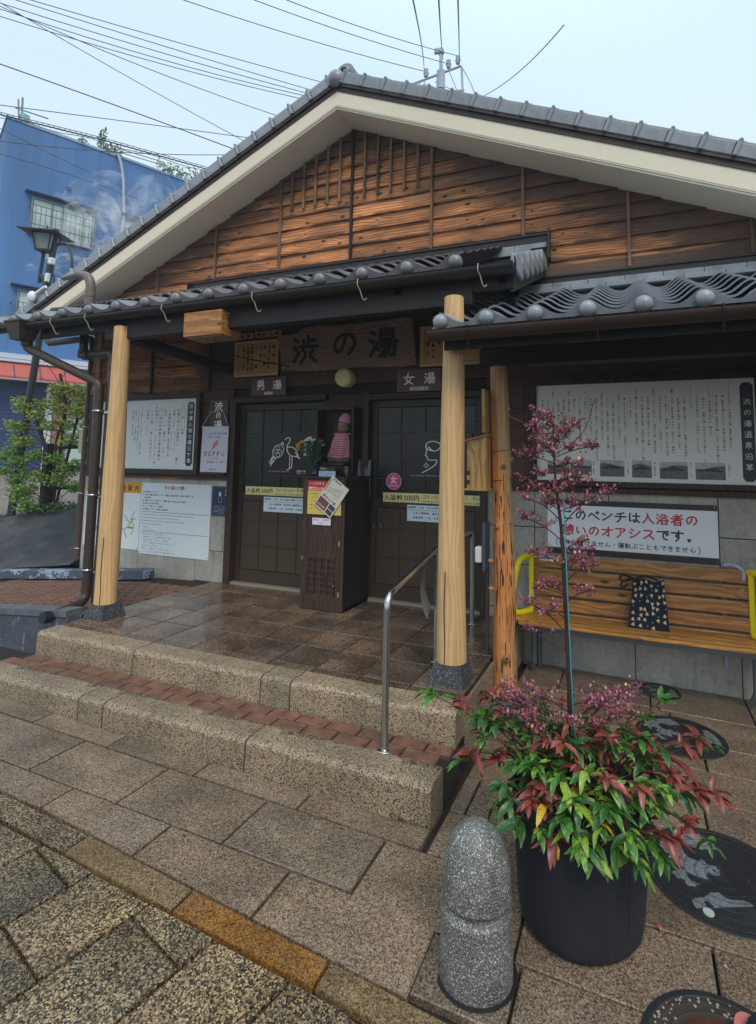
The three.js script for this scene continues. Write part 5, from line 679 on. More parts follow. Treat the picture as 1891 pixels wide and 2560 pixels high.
// ---------------------------------------------------------------- shrine cabinet between the doors
{
  const t = thing('shrine_cabinet', 'dark wooden cabinet with a lattice door and an open niche above, between the two doors', 'cabinet');
  mesh('carcass', uvm(M(box2(-0.165, -0.14, 0.318, 1.50, 0.02, 0.52, 0.004), box2(0.25, 0.285, 0.318, 1.50, 0.02, 0.52, 0.004), box2(-0.165, 0.285, 0.318, 0.35, 0.02, 0.50), box2(-0.14, 0.25, 0.35, 1.5, 0.02, 0.06)), 1), m.beam, t);
  mesh('top_board', uvm(box2(-0.18, 0.295, 1.50, 1.522, 0.0, 0.535, 0.005), 1, 0, 0, true), m.trim, t);
  mesh('front_frame', uvm(M(box2(-0.165, -0.105, 0.32, 1.50, 0.50, 0.526, 0.003), box2(0.205, 0.285, 0.32, 1.50, 0.50, 0.526, 0.003), box2(-0.105, 0.205, 0.32, 0.44, 0.50, 0.525, 0.003), box2(-0.105, 0.205, 0.775, 0.83, 0.50, 0.525, 0.003), box2(-0.105, 0.205, 0.83, 1.50, 0.50, 0.520)), 1, 0.4, 0), m.trim, t);
  const d = mesh('lattice_door', uvm(box2(-0.105, 0.205, 0.44, 0.775, 0.49, 0.505)), m.trim, t), gb = [];
  for (let i = 0; i < 5; i++) gb.push(box2(-0.105 + i * 0.0685, -0.092 + i * 0.0685, 0.44, 0.775, 0.505, 0.519)); for (let j = 0; j < 7; j++) gb.push(box2(-0.105, 0.205, 0.44 + j * 0.054, 0.453 + j * 0.054, 0.505, 0.518)); mesh('lattice', uvm(M(gb)), m.trim, d); mesh('keyhole_plate', fin(cyl(0, 0, 0, 0.008, 0.008, 0.004, 10).rotateX(Math.PI / 2).translate(0.185, 0.545, 0.52)), m.steel, d);
  for (const y of [0.45, 0.9]) mesh('hinge', box2(0.232, 0.244, y, y + 0.045, 0.526, 0.53), m.zinc, t); mesh('latch', M(box2(-0.158, -0.135, 0.745, 0.79, 0.526, 0.534, 0.003), new THREE.SphereGeometry(0.008, 8, 6).translate(-0.145, 0.77, 0.538)), std({ color: C('#b8902e'), metalness: 1, roughness: 0.35 }), t);
  mesh('niche', uvm(M(box2(-0.29, -0.262, 1.54, 2.21, -0.02, 0.155, 0.004), box2(0.13, 0.155, 1.54, 2.21, -0.02, 0.155, 0.004), box2(-0.262, 0.13, 2.182, 2.21, -0.02, 0.15, 0.003), box2(-0.262, 0.13, 1.53, 2.19, -0.03, -0.012))), m.trim, t);
  mesh('shelf', uvm(M(box2(-0.262, 0.13, 1.625, 1.655, -0.02, 0.30, 0.004), box2(-0.24, 0.1, 1.59, 1.625, -0.02, 0.27, 0.003))), m.trim, t);
}
{ // small stone guardian in a child's dress
  const ging = std({ map: rep(dataTex(64, 64, (u, v) => { const a = (u < 0.5 ? 1 : 0) + (v < 0.5 ? 1 : 0); return a === 2 ? [168, 52, 80] : a === 1 ? [214, 120, 146] : [240, 210, 218]; }), 44, 14), roughness: 0.85 });
  const t = thing('stone_statue', 'small stone guardian statue in a pink checked dress and cap, in the niche', 'statue', [-0.02, 1.655, 0.12]); const stone = std({ map: rep(T.concrete, 3, 3), color: C('#c4bcac'), roughness: 0.9 });
  const bd = lathe([[0.001, 0], [0.115, 0], [0.118, 0.03], [0.105, 0.06], [0.06, 0.26], [0.035, 0.29], [0.03, 0.30]], 24).scale(1, 1, 0.75); const hd = new THREE.SphereGeometry(0.060, 24, 18), p = hd.attributes.position;
  for (let i = 0; i < p.count; i++) { const x = p.getX(i), y = p.getY(i), z = p.getZ(i); let d = 0; d += 0.010 * Math.exp(-(x * x) / 0.00006 - (y + 0.004) * (y + 0.004) / 0.00016) * (z > 0 ? 1 : 0); for (const s of [-1, 1]) d -= 0.005 * Math.exp(-((x - s * 0.02) ** 2) / 0.0001 - (y - 0.008) ** 2 / 0.00003) * (z > 0 ? 1 : 0); d -= 0.004 * Math.exp(-(x * x) / 0.00014 - (y + 0.026) ** 2 / 0.00002) * (z > 0 ? 1 : 0); const k = 1 + d / 0.056; p.setXYZ(i, x * k * 0.95, y * k * 1.1, z * k); } hd.computeVertexNormals();
  mesh('body', uvm(M(bd, hd.translate(0.045, 0.352, 0.012), new THREE.SphereGeometry(0.014, 8, 8).scale(0.5, 1.4, 0.8).translate(-0.008, 0.335, 0.0), new THREE.SphereGeometry(0.014, 8, 8).scale(0.5, 1.4, 0.8).translate(0.098, 0.335, 0.0))), stone, t);
  const dr = new THREE.CylinderGeometry(0.066, 0.122, 0.245, 48, 10, true), q = dr.attributes.position; for (let i = 0; i < q.count; i++) { const a = Math.atan2(q.getZ(i), q.getX(i)), y = q.getY(i), k = 1 + (0.04 + 0.05 * (0.12 - y) / 0.24) * Math.sin(a * 9 + y * 6) + 0.03 * Math.sin(a * 4); const sh = 0.016 * Math.exp(-((y - 0.045) ** 2) / 0.0022); q.setXYZ(i, q.getX(i) * (k + sh * 9 * Math.abs(Math.cos(a))) + 0.03 * (y + 0.12) / 0.24, y + (y < -0.1 ? 0.008 * Math.sin(a * 3 + 1) : 0), q.getZ(i) * k * 0.85 + sh * Math.max(0, Math.sin(a)) * 0.8); } dr.computeVertexNormals();
  ging.side = THREE.DoubleSide; mesh('dress', dr.translate(0.005, 0.165, 0.01), ging, t);
  const cap = lathe([[0.064, 0], [0.066, 0.02], [0.06, 0.06], [0.035, 0.10], [0.012, 0.112], [0.001, 0.113]], 24).rotateZ(-0.22).rotateX(-0.12).scale(0.95, 0.9, 0.95).translate(0.05, 0.396, 0.0); mesh('cap', cap, ging, t);
  const lc = []; for (let i = 0; i < 26; i++) { const a = i / 26 * 6.283, r = 0.068 + 0.008 * (i % 2); lc.push(new THREE.SphereGeometry(0.013, 8, 5).scale(1, 0.5, 1).translate(0.035 + Math.cos(a) * r, 0.282, 0.01 + Math.sin(a) * r * 0.85)); } mesh('lace_collar', M(lc), std({ color: C('#d8c2c8'), roughness: 0.9 }), t);
  mesh('bib_cord', new THREE.TorusGeometry(0.045, 0.012, 8, 24).rotateX(Math.PI / 2).translate(0.04, 0.298, 0.01), std({ color: C('#b01c2a'), roughness: 0.8 }), t);
}
{ const t = thing('flower_vase', 'dark blue vase of yellow, white and purple flowers on the cabinet', 'vase', [-0.11, 1.522, 0.40]); mesh('vase', lathe([[0.001, 0], [0.036, 0], [0.038, 0.02], [0.03, 0.05], [0.036, 0.10], [0.045, 0.125], [0.04, 0.12]], 20), std({ color: C('#1d2740'), roughness: 0.2 }), t);
  const st = [], lf = []; const heads = [[-0.195, 0.295, 0.02, '#d9b30c', 0.026], [-0.175, 0.27, 0.05, '#d9b30c', 0.024], [-0.15, 0.315, 0.03, '#e0bb14', 0.03], [-0.19, 0.245, 0.03, '#d9b30c', 0.024], [-0.055, 0.345, 0.05, '#e4e4dc', 0.036], [-0.02, 0.335, 0.03, '#dcdcd4', 0.026], [0.045, 0.345, 0.03, '#6a2450', 0.022], [0.075, 0.32, 0.04, '#8b5a78', 0.03], [0.085, 0.29, 0.02, '#b99aae', 0.024]];
  for (const [x, y, z] of heads) st.push(tube([[0, 0.1, 0], [x * 0.3, 0.2, z * 0.5], [x, y, z]], 0.0028, 5)); for (let i = 0; i < 200; i++) { const a = rr(0, 6.28), y = rr(0.11, 0.32), r = rr(0.01, 0.03 + 0.085 * sstep(y, 0.1, 0.22)), g = new THREE.PlaneGeometry(0.012, 0.036, 1, 2); g.rotateX(rr(-1.2, 0.3)).rotateY(a).translate(Math.cos(a) * r - 0.03, y, Math.sin(a) * r * 0.8); lf.push(g); }
  mesh('stem', M(st), std({ color: C('#3d5a2a'), roughness: 0.6 }), t); const L = mesh('foliage', M(lf), std({ color: C('#2c4a22'), roughness: 0.6, side: THREE.DoubleSide }), t); L.userData.kind = 'stuff';
  for (const [x, y, z, c, r] of heads) { const pe = []; for (let ring = 0; ring < 3; ring++) for (let k = 0; k < 12; k++) { const g = new THREE.PlaneGeometry(r * 0.34, r * (1 - ring * 0.25), 1, 2).translate(0, r * 0.5 * (1 - ring * 0.25), 0).rotateX(1.2 - ring * 0.42).rotateY(k / 12 * 6.283 + ring * 0.26); pe.push(g); } const f = M(pe); f.rotateX(0.7).translate(x, y, z); mesh('bloom', f, std({ color: C(c), roughness: 0.7, side: THREE.DoubleSide }), t); } }
decal('camera_notice_card', -0.01, 0.166, 1.524, 1.612, 0.505, canvas(256, 128, (c) => { ink(c, '#202428'); c.fillRect(0, 0, 256, 56); ink(c, '#a9c6dc'); c.fillRect(0, 56, 256, 72); ink(c, '#d8dadc'); rowText(c, '鉄輪温泉の方', 20, 10, 16, 1.8); rowText(c, '日本の美人の湯', 20, 32, 13, 1.5); ink(c, '#3a5a84'); for (let i = 0; i < 3; i++) rowText(c, body(13, i * 8), 14, 62 + i * 21, 15, 1.8); }), 'small black and blue card standing on the cabinet', 'card');
{ const t = one('drinking_glass', lathe([[0.001, 0], [0.03, 0], [0.037, 0.095], [0.034, 0.095], [0.028, 0.006], [0.001, 0.006]], 20).translate(0.20, 1.523, 0.38), new THREE.MeshPhysicalMaterial({ color: C('#eef2f2'), roughness: 0.05, transmission: 1, thickness: 0.004, ior: 1.45 }), 'empty drinking glass standing on the cabinet, right of the card', 'glass'); }
decal('hours_poster', -0.108, 0.25, 1.176, 1.483, 0.531, canvas(420, 360, (c, w, h) => { ink(c, '#dcc468'); c.fillRect(0, 0, w, h); ink(c, '#c02a2e'); c.fillRect(0, 0, w, 106); ink(c, '#ecd9d2'); rowText(c, '一人の方もご入用', 14, 10, 36, 4.5, 1.1); c.fillRect(12, 66, 96, 32); c.font = 'bold 40px sans-serif'; c.fillText('6:30', 122, 98); ink(c, '#c02a2e'); rowText(c, '入浴時', 22, 70, 24, 3); ink(c, '#8a5a2a'); for (let i = 0; i < 5; i++) rowText(c, body([10, 9, 12, 8, 14][i], i * 6), [40, 40, 40, 40, 20][i], 128 + i * 40, 22, 2.2, 1.08); }), 'red and yellow opening hours poster on the cabinet front', 'poster');
{ const g = sheet(0, 0, 0, 0.215, 0.325, 0, 0.004); g.rotateZ(-0.62).translate(0.155, 1.342, 0.545); one('map_flyer', g, sign(canvas(430, 650, (c, w, h) => { ink(c, '#d6d2c6'); c.fillRect(0, 0, w, h); ink(c, '#7f9a5a'); c.fillRect(14, 60, 26, 260); ink(c, '#4a4e58'); for (let k = 0; k < 26; k++) { c.lineWidth = 2.5; c.beginPath(); c.moveTo(60 + hsh(k, 1, 9) * 320, 90 + hsh(k, 2, 9) * 260); c.lineTo(60 + hsh(k, 3, 9) * 320, 90 + hsh(k, 4, 9) * 260); c.stroke(); } rowText(c, '鉄輪温泉', 60, 14, 44, 5, 1.2); rowText(c, '美本みや屋', 50, 362, 58, 8, 1.12); ink(c, '#6d4a44'); c.fillRect(20, 440, 230, 190); ink(c, '#d6d2c6'); rowText(c, '山寺の湯', 40, 560, 40, 5); ink(c, '#39404e'); c.fillRect(270, 440, 140, 90); c.fillRect(270, 545, 140, 85); })), 'printed map flyer taped crookedly over the opening hours poster', 'flyer'); }
decal('small_notice', -0.05, 0.146, 1.081, 1.144, 0.531, canvas(300, 96, (c, w, h) => { ink(c, '#dcdfe6'); c.fillRect(0, 0, w, h); ink(c, '#b44a5a'); rowText(c, '時をカメー用時年', 20, 12, 30, 3, 1.05); rowText(c, 'ごし時りさ', 70, 54, 26, 2.6, 1.05); }), 'small white notice with red writing under the hours poster', 'notice');
{ const g = new THREE.PlaneGeometry(0.14, 0.35, 10, 20), p = g.attributes.position; for (let i = 0; i < p.count; i++) { const x = p.getX(i), y = p.getY(i); let yy = y; if (y > 0.09 && Math.abs(x) < 0.035) yy = 0.09 + (y - 0.09) * Math.pow(Math.abs(x) / 0.035, 2); p.setXYZ(i, x, yy, 0.012 + 0.008 * Math.sin(x * 60 + y * 9) + 0.01 * Math.cos(y * 14)); } g.computeVertexNormals(); g.translate(0.224, 1.51, 0.03);
  one('plastic_bag', g, std({ roughness: 0.3, side: THREE.DoubleSide, map: canvas(140, 350, (c, w, h) => { ink(c, '#4a505c'); c.fillRect(0, 0, w, h); c.strokeStyle = '#8a6070'; c.lineWidth = 5; c.beginPath(); c.arc(76, 196, 44, 0, 6.3); c.stroke(); ink(c, '#7a5566'); glyph(c, 'と', 46, 166, 60, 7); }) }), 'grey plastic carrier bag hanging on the wall left of the right door', 'bag'); }
// ---------------------------------------------------------------- handrail
{
  const t = thing('handrail', 'bent stainless steel handrail rising from the lower step towards the right door', 'handrail');
  mesh('rail', M(pipe([[1.467, 0.16, 2.137], [1.462, 0.945, 2.125], [1.44, 1.085, 1.24], [1.42, 1.085, 0.315], [1.42, 0.32, 0.315]], 0.0195, 0.075, 16), cyl(1.432, 0.32, 1.237, 0.0195, 0.0195, 0.76, 14)), m.steel, t);
  for (const [x, y, z] of [[1.467, 0.155, 2.137], [1.432, 0.315, 1.237], [1.42, 0.315, 0.315]]) mesh('floor_flange', lathe([[0.001, 0.010], [0.022, 0.010], [0.04, 0.006], [0.042, 0]], 24).translate(x, y, z), m.steel, t);
  const s = new THREE.PlaneGeometry(0.36, 0.30, 14, 2), p = s.attributes.position; for (let i = 0; i < p.count; i++) { const k = p.getX(i) / 0.18; p.setXYZ(i, -0.045 * (1 - k * k), -p.getX(i), p.getY(i)); } s.computeVertexNormals(); one('bowed_plate', fin(s).rotateY(0.27).translate(1.43, 0.85, 1.38), std({ color: C('#8d8f92'), roughness: 0.5, side: THREE.DoubleSide }), 'grey bowed plastic sheet hanging below the handrail, seen edge-on', 'plate');
}
{ const t = thing('hand_sanitiser', 'slim grey dispenser panel with a white bottle beside the log post', 'dispenser', [0, 0, 0]); mesh('panel', uvm(box(1.708, 1.065, 0.95, 0.03, 0.36, 0.13, 0.014).rotateZ(0)), std({ color: C('#4a5366'), roughness: 0.5 }), t); mesh('bottle', M(box(1.665, 1.01, 0.98, 0.05, 0.115, 0.07, 0.012)), m.white, t); mesh('pump', M(box(1.672, 0.945, 0.98, 0.03, 0.02, 0.03, 0.004), tube([[1.66, 0.935, 0.98], [1.66, 0.915, 0.98], [1.68, 0.912, 0.98], [1.684, 0.935, 0.98]], 0.003, 5)), m.black, t); mesh('pole', M(cyl(1.715, -0.02, 0.93, 0.012, 0.012, 0.95), cyl(1.715, -0.035, 0.93, 0.09, 0.08, 0.015)), m.pvcOld, t); }
{ const t = thing('suggestion_box', 'raw wooden letter box with a sloping lid fixed to the log post', 'letter box', [1.71, 0, 1.13]); mesh('body', uvm(prism([[-0.07, 1.495], [0.068, 1.495], [0.068, 1.865], [-0.07, 1.835]], -0.09, 0.08), 1, 0.3, 0), m.paleWood, t); mesh('lid', uvm(prism([[-0.115, 1.815], [0.078, 1.862], [0.078, 1.876], [-0.115, 1.829]], -0.11, 0.095), 1, 0, 0, true), m.wood, t); mesh('bottom_board', uvm(box2(-0.095, 0.078, 1.482, 1.494, -0.1, 0.09, 0.002), 1, 0, 0, true), m.paleWood, t); for (const y of [1.525, 1.59]) mesh('hinge_notch', uvm(box2(-0.073, -0.05, y, y + 0.03, 0.07, 0.083)), m.brown, t); }
one('signboard', uvm(box2(1.742, 1.766, 1.885, 2.195, 0.98, 1.2, 0.003), 1, 0.1, 0), m.paleWood, 'thick unpainted board fixed edge-on to the log post above the letter box', 'board');
// ---------------------------------------------------------------- bench, tote bag
{
  const t = thing('bench', 'long bench of brown slats with yellow end loops against the grey wall', 'bench'); const bm = tones(std({ map: rep(T.wood, 3, 0.7), color: C('#e8aa6a'), roughness: 0.42 }), 4, 0.08, 0.03);
  for (let i = 0; i < 5; i++) { const y = 0.845 - i * 0.1135, z = 0.085 + i * 0.014; mesh('back_slat', uvm(box(2.76, y, z, 1.70, 0.1, 0.022, 0.008), 1, rr(0, 5), rr(0, 5), true), pickOf(bm), t); for (const x of [1.935, 2.70, 3.46]) mesh('screw', new THREE.SphereGeometry(0.008, 10, 6).scale(1, 1, 0.5).translate(x, y + 0.02, z + 0.012), m.steel, t); }
  const sm = tones(std({ map: rep(T.wood, 3, 0.7), color: C('#f0b462'), roughness: 0.2 }), 3, 0.06, 0.02); for (let i = 0; i < 4; i++) { const z = 0.18 + i * 0.088, x0 = [1.84, 1.80, 1.80, 1.845][i]; mesh('seat_slat', uvm(box2(x0, 3.66, 0.40, 0.43, z - 0.04, z + 0.04, 0.012), 1, rr(0, 5), rr(0, 5), true), pickOf(sm), t); }
  for (const s of [0, 1]) { const X = (x) => (s ? 5.405 - x : x); mesh('end_loop', tube([[1.905, 0.885, 0.115], [1.87, 0.895, 0.2], [1.825, 0.87, 0.27], [1.795, 0.76, 0.31], [1.775, 0.52, 0.33], [1.80, 0.455, 0.32], [1.86, 0.45, 0.26], [1.90, 0.452, 0.2]].map(([x, y, z]) => [X(x), y, z]), 0.025, 10, 60), m.yellow, t); mesh('end_upright', box(X(1.893), 0.67, 0.135, 0.042, 0.46, 0.035, 0.012), m.yellow, t); }
  const gl = std({ color: C('#6f767c'), metalness: 0.5, roughness: 0.45 }); for (const x of [1.93, 3.5]) { mesh('leg', M(pipe([[x, 0.40, 0.25], [x, 0.06, 0.24], [x - 0.03, -0.03, 0.20]], 0.022, 0.04), pipe([[x + 0.02, 0.3, 0.12], [x + 0.02, -0.03, 0.1]], 0.018, 0.02)), gl, t); } mesh('under_rail', box2(1.95, 3.5, 0.34, 0.385, 0.36, 0.385, 0.004), gl, t);
  mesh('name_sticker', sheet(2.02, 0.868, 0.0995, 0.125, 0.04, 0, 0.003), sign(canvas(256, 84, (c, w, h) => { ink(c, '#d6dbe6'); c.fillRect(0, 0, w, h); ink(c, '#27306a'); rowText(c, '鉄輪温泉会', 12, 18, 42, 6, 1.1); })), t);
}
{ const t = thing('tote_bag', 'navy cloth bag with scattered cream figures leaning on the bench back', 'bag', [2.80, 0.432, 0.24]); const tex = canvas(512, 600, (c, w, h) => { ink(c, '#151a30'); c.fillRect(0, 0, w, h); for (let k = 0; k < 46; k++) { const x = (k % 6) * 86 + 30 + hsh(k, 1, 601) * 44, y = Math.floor(k / 6) * 76 + 20 + hsh(k, 2, 601) * 40, a = hsh(k, 3, 601) * 6.28; c.save(); c.translate(x, y); c.rotate(a); ink(c, k % 5 === 4 ? '#6fb3a8' : '#d8c39a'); if (k % 5 === 4) { c.beginPath(); c.arc(0, 0, 8, 0, 6.3); c.fill(); } else { c.beginPath(); c.ellipse(0, 4, 17, 14, 0, 0, 6.3); c.fill(); c.beginPath(); c.arc(-13, -10, 9, 0, 6.3); c.arc(13, -10, 9, 0, 6.3); c.fill(); ink(c, '#b08a52'); c.beginPath(); c.ellipse(0, 22, 9, 8, 0, 0, 6.3); c.fill(); ink(c, '#a03a34'); c.fillRect(-5, 12, 10, 5); } c.restore(); } });
  const g = new THREE.BoxGeometry(0.27, 0.34, 0.05, 18, 22, 4), p = g.attributes.position; for (let i = 0; i < p.count; i++) { const x = p.getX(i), y = p.getY(i), z = p.getZ(i), k = (y + 0.17) / 0.34, w = lerp(1.08, 0.82, k), b = 1 - Math.pow(Math.abs(x) / 0.135, 4), puff = Math.sign(z) * 0.018 * b * (1 - Math.pow(2 * k - 0.9, 2) * 0.7), wr = 0.004 * Math.sin(x * 50 + y * 24) * k + 0.003 * Math.sin(y * 60 + x * 20); p.setXYZ(i, x * w + 0.01 * k, y + 0.17 - (k > 0.9 ? 0.012 * Math.sin(x * 30) * k : 0), z * (1 - 0.7 * k) + puff + wr - 0.10 * k + 0.02); } g.computeVertexNormals(); mesh('cloth', g, std({ map: tex, roughness: 0.9 }), t);
  mesh('strap', M(tube([[-0.08, 0.335, -0.07], [-0.12, 0.36, -0.04], [-0.18, 0.375, -0.02], [-0.2, 0.345, -0.01], [-0.17, 0.33, -0.02], [-0.1, 0.345, -0.05]], 0.008, 6, 40), tube([[-0.09, 0.34, -0.05], [-0.14, 0.345, -0.02], [-0.19, 0.31, 0.0], [-0.18, 0.285, 0.0], [-0.14, 0.31, -0.01]], 0.008, 6, 40), tube([[0.08, 0.34, -0.07], [0.05, 0.36, -0.06], [-0.02, 0.37, -0.06], [-0.08, 0.355, -0.06]], 0.008, 6, 40)), std({ color: C('#1a1a20'), roughness: 0.8 }), t); }
{ const t = thing('umbrella', 'pale lilac umbrella handle hooked over the right part of the bench back', 'umbrella', [3.42, 0, 0.07]); mesh('handle', tube([[0.05, 0.82, 0.03], [0.052, 0.88, 0.03], [0.02, 0.915, 0.03], [-0.03, 0.925, 0.0], [-0.07, 0.91, -0.03]], 0.013, 10, 40), std({ color: C('#c3c8e4'), roughness: 0.35 }), t); mesh('shaft', tube([[-0.07, 0.91, -0.03], [-0.08, 0.2, -0.05]], 0.005, 6, 0, false), m.steel, t); mesh('canopy', fin(cyl(-0.078, 0.16, -0.035, 0.012, 0.024, 0.52, 10)), std({ color: C('#b4b8d0'), roughness: 0.5 }), t); }
// ---------------------------------------------------------------- bollard, manholes, small litter
{ const y = GY(2.195), t = thing('bollard', 'short round-topped terrazzo bollard in the foreground', 'bollard', [2.195, y, 2.94]); const prof = [[0.001, 0.482]]; for (let i = 1; i <= 10; i++) { const a = i / 10 * Math.PI / 2; prof.push([0.118 * Math.sin(a), 0.302 + 0.18 * Math.cos(a)]); } prof.push([0.121, 0.258], [0.119, 0.251], [0.106, 0.243], [0.106, 0.224], [0.120, 0.214], [0.122, 0.206], [0.125, 0.0], [0.125, -0.03]); mesh('shaft', uvm(lathe(prof.reverse(), 48)), m.terrazzo, t); mesh('gap_ring', lathe([[0.126, 0.0015], [0.141, 0.0015]], 40), m.black, t); }
T.iron = gray(512, 512, (u, v) => { const r = Math.hypot(u - 0.5, v - 0.5) * 2, a = Math.atan2(v - 0.5, u - 0.5), ring = Math.abs(md(r * 7, 1) - 0.5) < 0.12 ? 1 : 0, ch = (hsh(Math.floor(u * 40), Math.floor(v * 40), 611) > 0.5 ? 1 : 0); return r > 0.97 ? 0 : r > 0.9 ? 235 : 60 + 110 * ring + 40 * ch * (r > 0.4 && r < 0.8 ? 1 : 0) + 20 * Math.sin(a * 24) * (r < 0.36 ? 1 : 0); });
T.puddle = gray(512, 512, (u, v) => { const r = Math.hypot(u - 0.5, v - 0.5) * 2, n = fbm(u * 3.1 + 2, v * 3.1 + 5, 99, 99, 4, 621), sh = u + v * 0.35; return 70 + 90 * fbm(u * 20, v * 20, 99, 99, 2, 622) + (n > 0.53 ? 60 : 0); });
// dry islands on the wet iron
T.dry = dataTex(512, 512, (u, v) => { const r = Math.hypot(u - 0.5, v - 0.5) * 2, n = fbm(u * 3.3 + 2, v * 3.3 + 5, 99, 99, 5, 621), ring = Math.abs(md(r * 7, 1) - 0.5) < 0.12 ? 0.8 : 1, d = n > 0.53 && r < 0.93 && u + v * 0.5 < 1.05, f = 0.85 + 0.3 * vn(u * 60, v * 60, 99, 99, 623); return d ? [104 * f * ring, 109 * f * ring, 116 * f * ring] : [30 * f, 32 * f, 35 * f]; });
function cover(name, x, z, r, label, opt = {}) { const t = thing(name, label, opt.cat ?? 'manhole cover', [x, GY(x) + 0.0015, z]); t.rotation.z = -0.02; const g = new THREE.CylinderGeometry(r, r, 0.012, 56).translate(0, -0.003, 0); const mt = std({ color: C(opt.color ?? '#ffffff'), map: opt.color ? null : T.dry, roughness: 1, roughnessMap: T.puddle, metalness: 0, bumpMap: T.iron, bumpScale: opt.bump ?? 0.0025 }); mesh('lid', fin(g), mt, t); mesh('rim', lathe([[r + 0.002, 0.003], [r + 0.004, 0.005], [r + 0.022, 0.005], [r + 0.024, 0.0]], 56), std({ color: C('#2b2c2e'), roughness: 0.5, metalness: 0.2 }), t); return t; }
{ const t = cover('manhole_cover', 3.035, 2.105, 0.285, 'large wet black manhole cover with puddles right of the planter'); mesh('marker_disc', fin(cyl(-0.075, 0.004, 0.235, 0.021, 0.02, 0.004, 24)), std({ color: C('#a9b4b2'), roughness: 0.4 }), t); mesh('keyhole', box(-0.24, 0.0035, -0.02, 0.035, 0.002, 0.06), m.black, t); mesh('keyhole', box(0.2, 0.0035, 0.05, 0.05, 0.002, 0.03), m.black, t); mesh('key_slot', fin(new THREE.TorusGeometry(0.022, 0.004, 6, 20).rotateX(Math.PI / 2).translate(-0.1, 0.004, -0.225)), std({ color: C('#4a4e52'), roughness: 0.4, metalness: 0.4 }), t); }
cover('manhole_cover', 2.965, 0.86, 0.245, 'dark manhole cover in front of the bench, half behind the shrub'); cover('drain_cover', 2.87, 0.17, 0.125, 'small black drain cover under the bench', { bump: 0.001, cat: 'drain cover' });
{ const t = cover('manhole_cover', 2.955, 2.945, 0.225, 'round cover with pale pebbles in its ring at the bottom right corner', { color: '#3a302a' }); const pb = []; for (let i = 0; i < 150; i++) { const a = rr(0, 6.28), r = 0.205 + rr(-0.03, 0.02); pb.push(new THREE.IcosahedronGeometry(rr(0.0025, 0.0062), 0).scale(1, 0.5, 1).rotateY(rr(0, 6)).translate(Math.cos(a) * r, 0.004, Math.sin(a) * r)); } const o = mesh('pebbles', uvm(M(pb)), std({ color: C('#8f8a80'), roughness: 0.5 }), t); o.userData.kind = 'stuff'; mesh('worn_centre', fin(new THREE.CylinderGeometry(0.165, 0.165, 0.003, 40).translate(0, 0.005, 0.01)), std({ map: rep(T.brick, 1, 1), color: C('#9c7458'), roughness: 0.9 }), t); }
{ const t = thing('slipper', 'tip of a black fleecy slipper with a pink sole edge, bottom right corner', 'slipper', [3.06, GY(3) + 0.004, 2.86]); const so = new THREE.CylinderGeometry(1, 1, 0.022, 28).scale(0.055, 1, 0.105).rotateY(0.3).translate(-0.022, 0.02, 0.004); mesh('sole', fin(so), std({ color: C('#c4706a'), roughness: 0.6 }), t); const up = new THREE.IcosahedronGeometry(0.075, 4), p = up.attributes.position; for (let i = 0; i < p.count; i++) { const k = 1 + 0.06 * (hsh(Math.round(p.getX(i) * 4000), Math.round(p.getY(i) * 4000) + Math.round(p.getZ(i) * 999), 631) - 0.5); p.setXYZ(i, p.getX(i) * k * 0.85, p.getY(i) * k * 0.55, p.getZ(i) * k * 1.5); } up.computeVertexNormals(); mesh('upper', fin(up.translate(0.005, 0.045, 0.02)), std({ color: C('#141416'), roughness: 1 }), t); }
const leafLitter = (x, z, c, label, s = 0.03, y = null) => { const g = new THREE.PlaneGeometry(s, s * 0.5, 4, 2), p = g.attributes.position; for (let i = 0; i < p.count; i++) { const u = p.getX(i) / s; p.setXYZ(i, p.getX(i), p.getY(i) * (1 - 3.6 * u * u), 0.003 * Math.cos(u * 6)); } g.computeVertexNormals(); one('fallen_leaf', fin(g.rotateX(-Math.PI / 2).rotateY(rr(0, 6))).translate(x, (y ?? GY(x)) + 0.006, z), std({ color: C(c), roughness: 0.6, side: THREE.DoubleSide }), label, 'leaf'); };
leafLitter(2.782, 2.49, '#c8613a', 'single orange fallen leaf on the slabs right of the planter'); leafLitter(2.72, 2.95, '#b06a4a', 'tiny brown leaf scrap at the very bottom of the picture', 0.014); leafLitter(-1.45, 1.664, '#6a4ab0', 'tiny purple petal on the porch floor near the left post base', 0.02, 0.315); leafLitter(2.985, 2.57, '#b9b0a2', 'pale scrap on the slabs below the large manhole cover', 0.016); leafLitter(-0.19, 1.22, '#2a221c', 'dark wet leaf lying on the porch tiles', 0.035, 0.315);
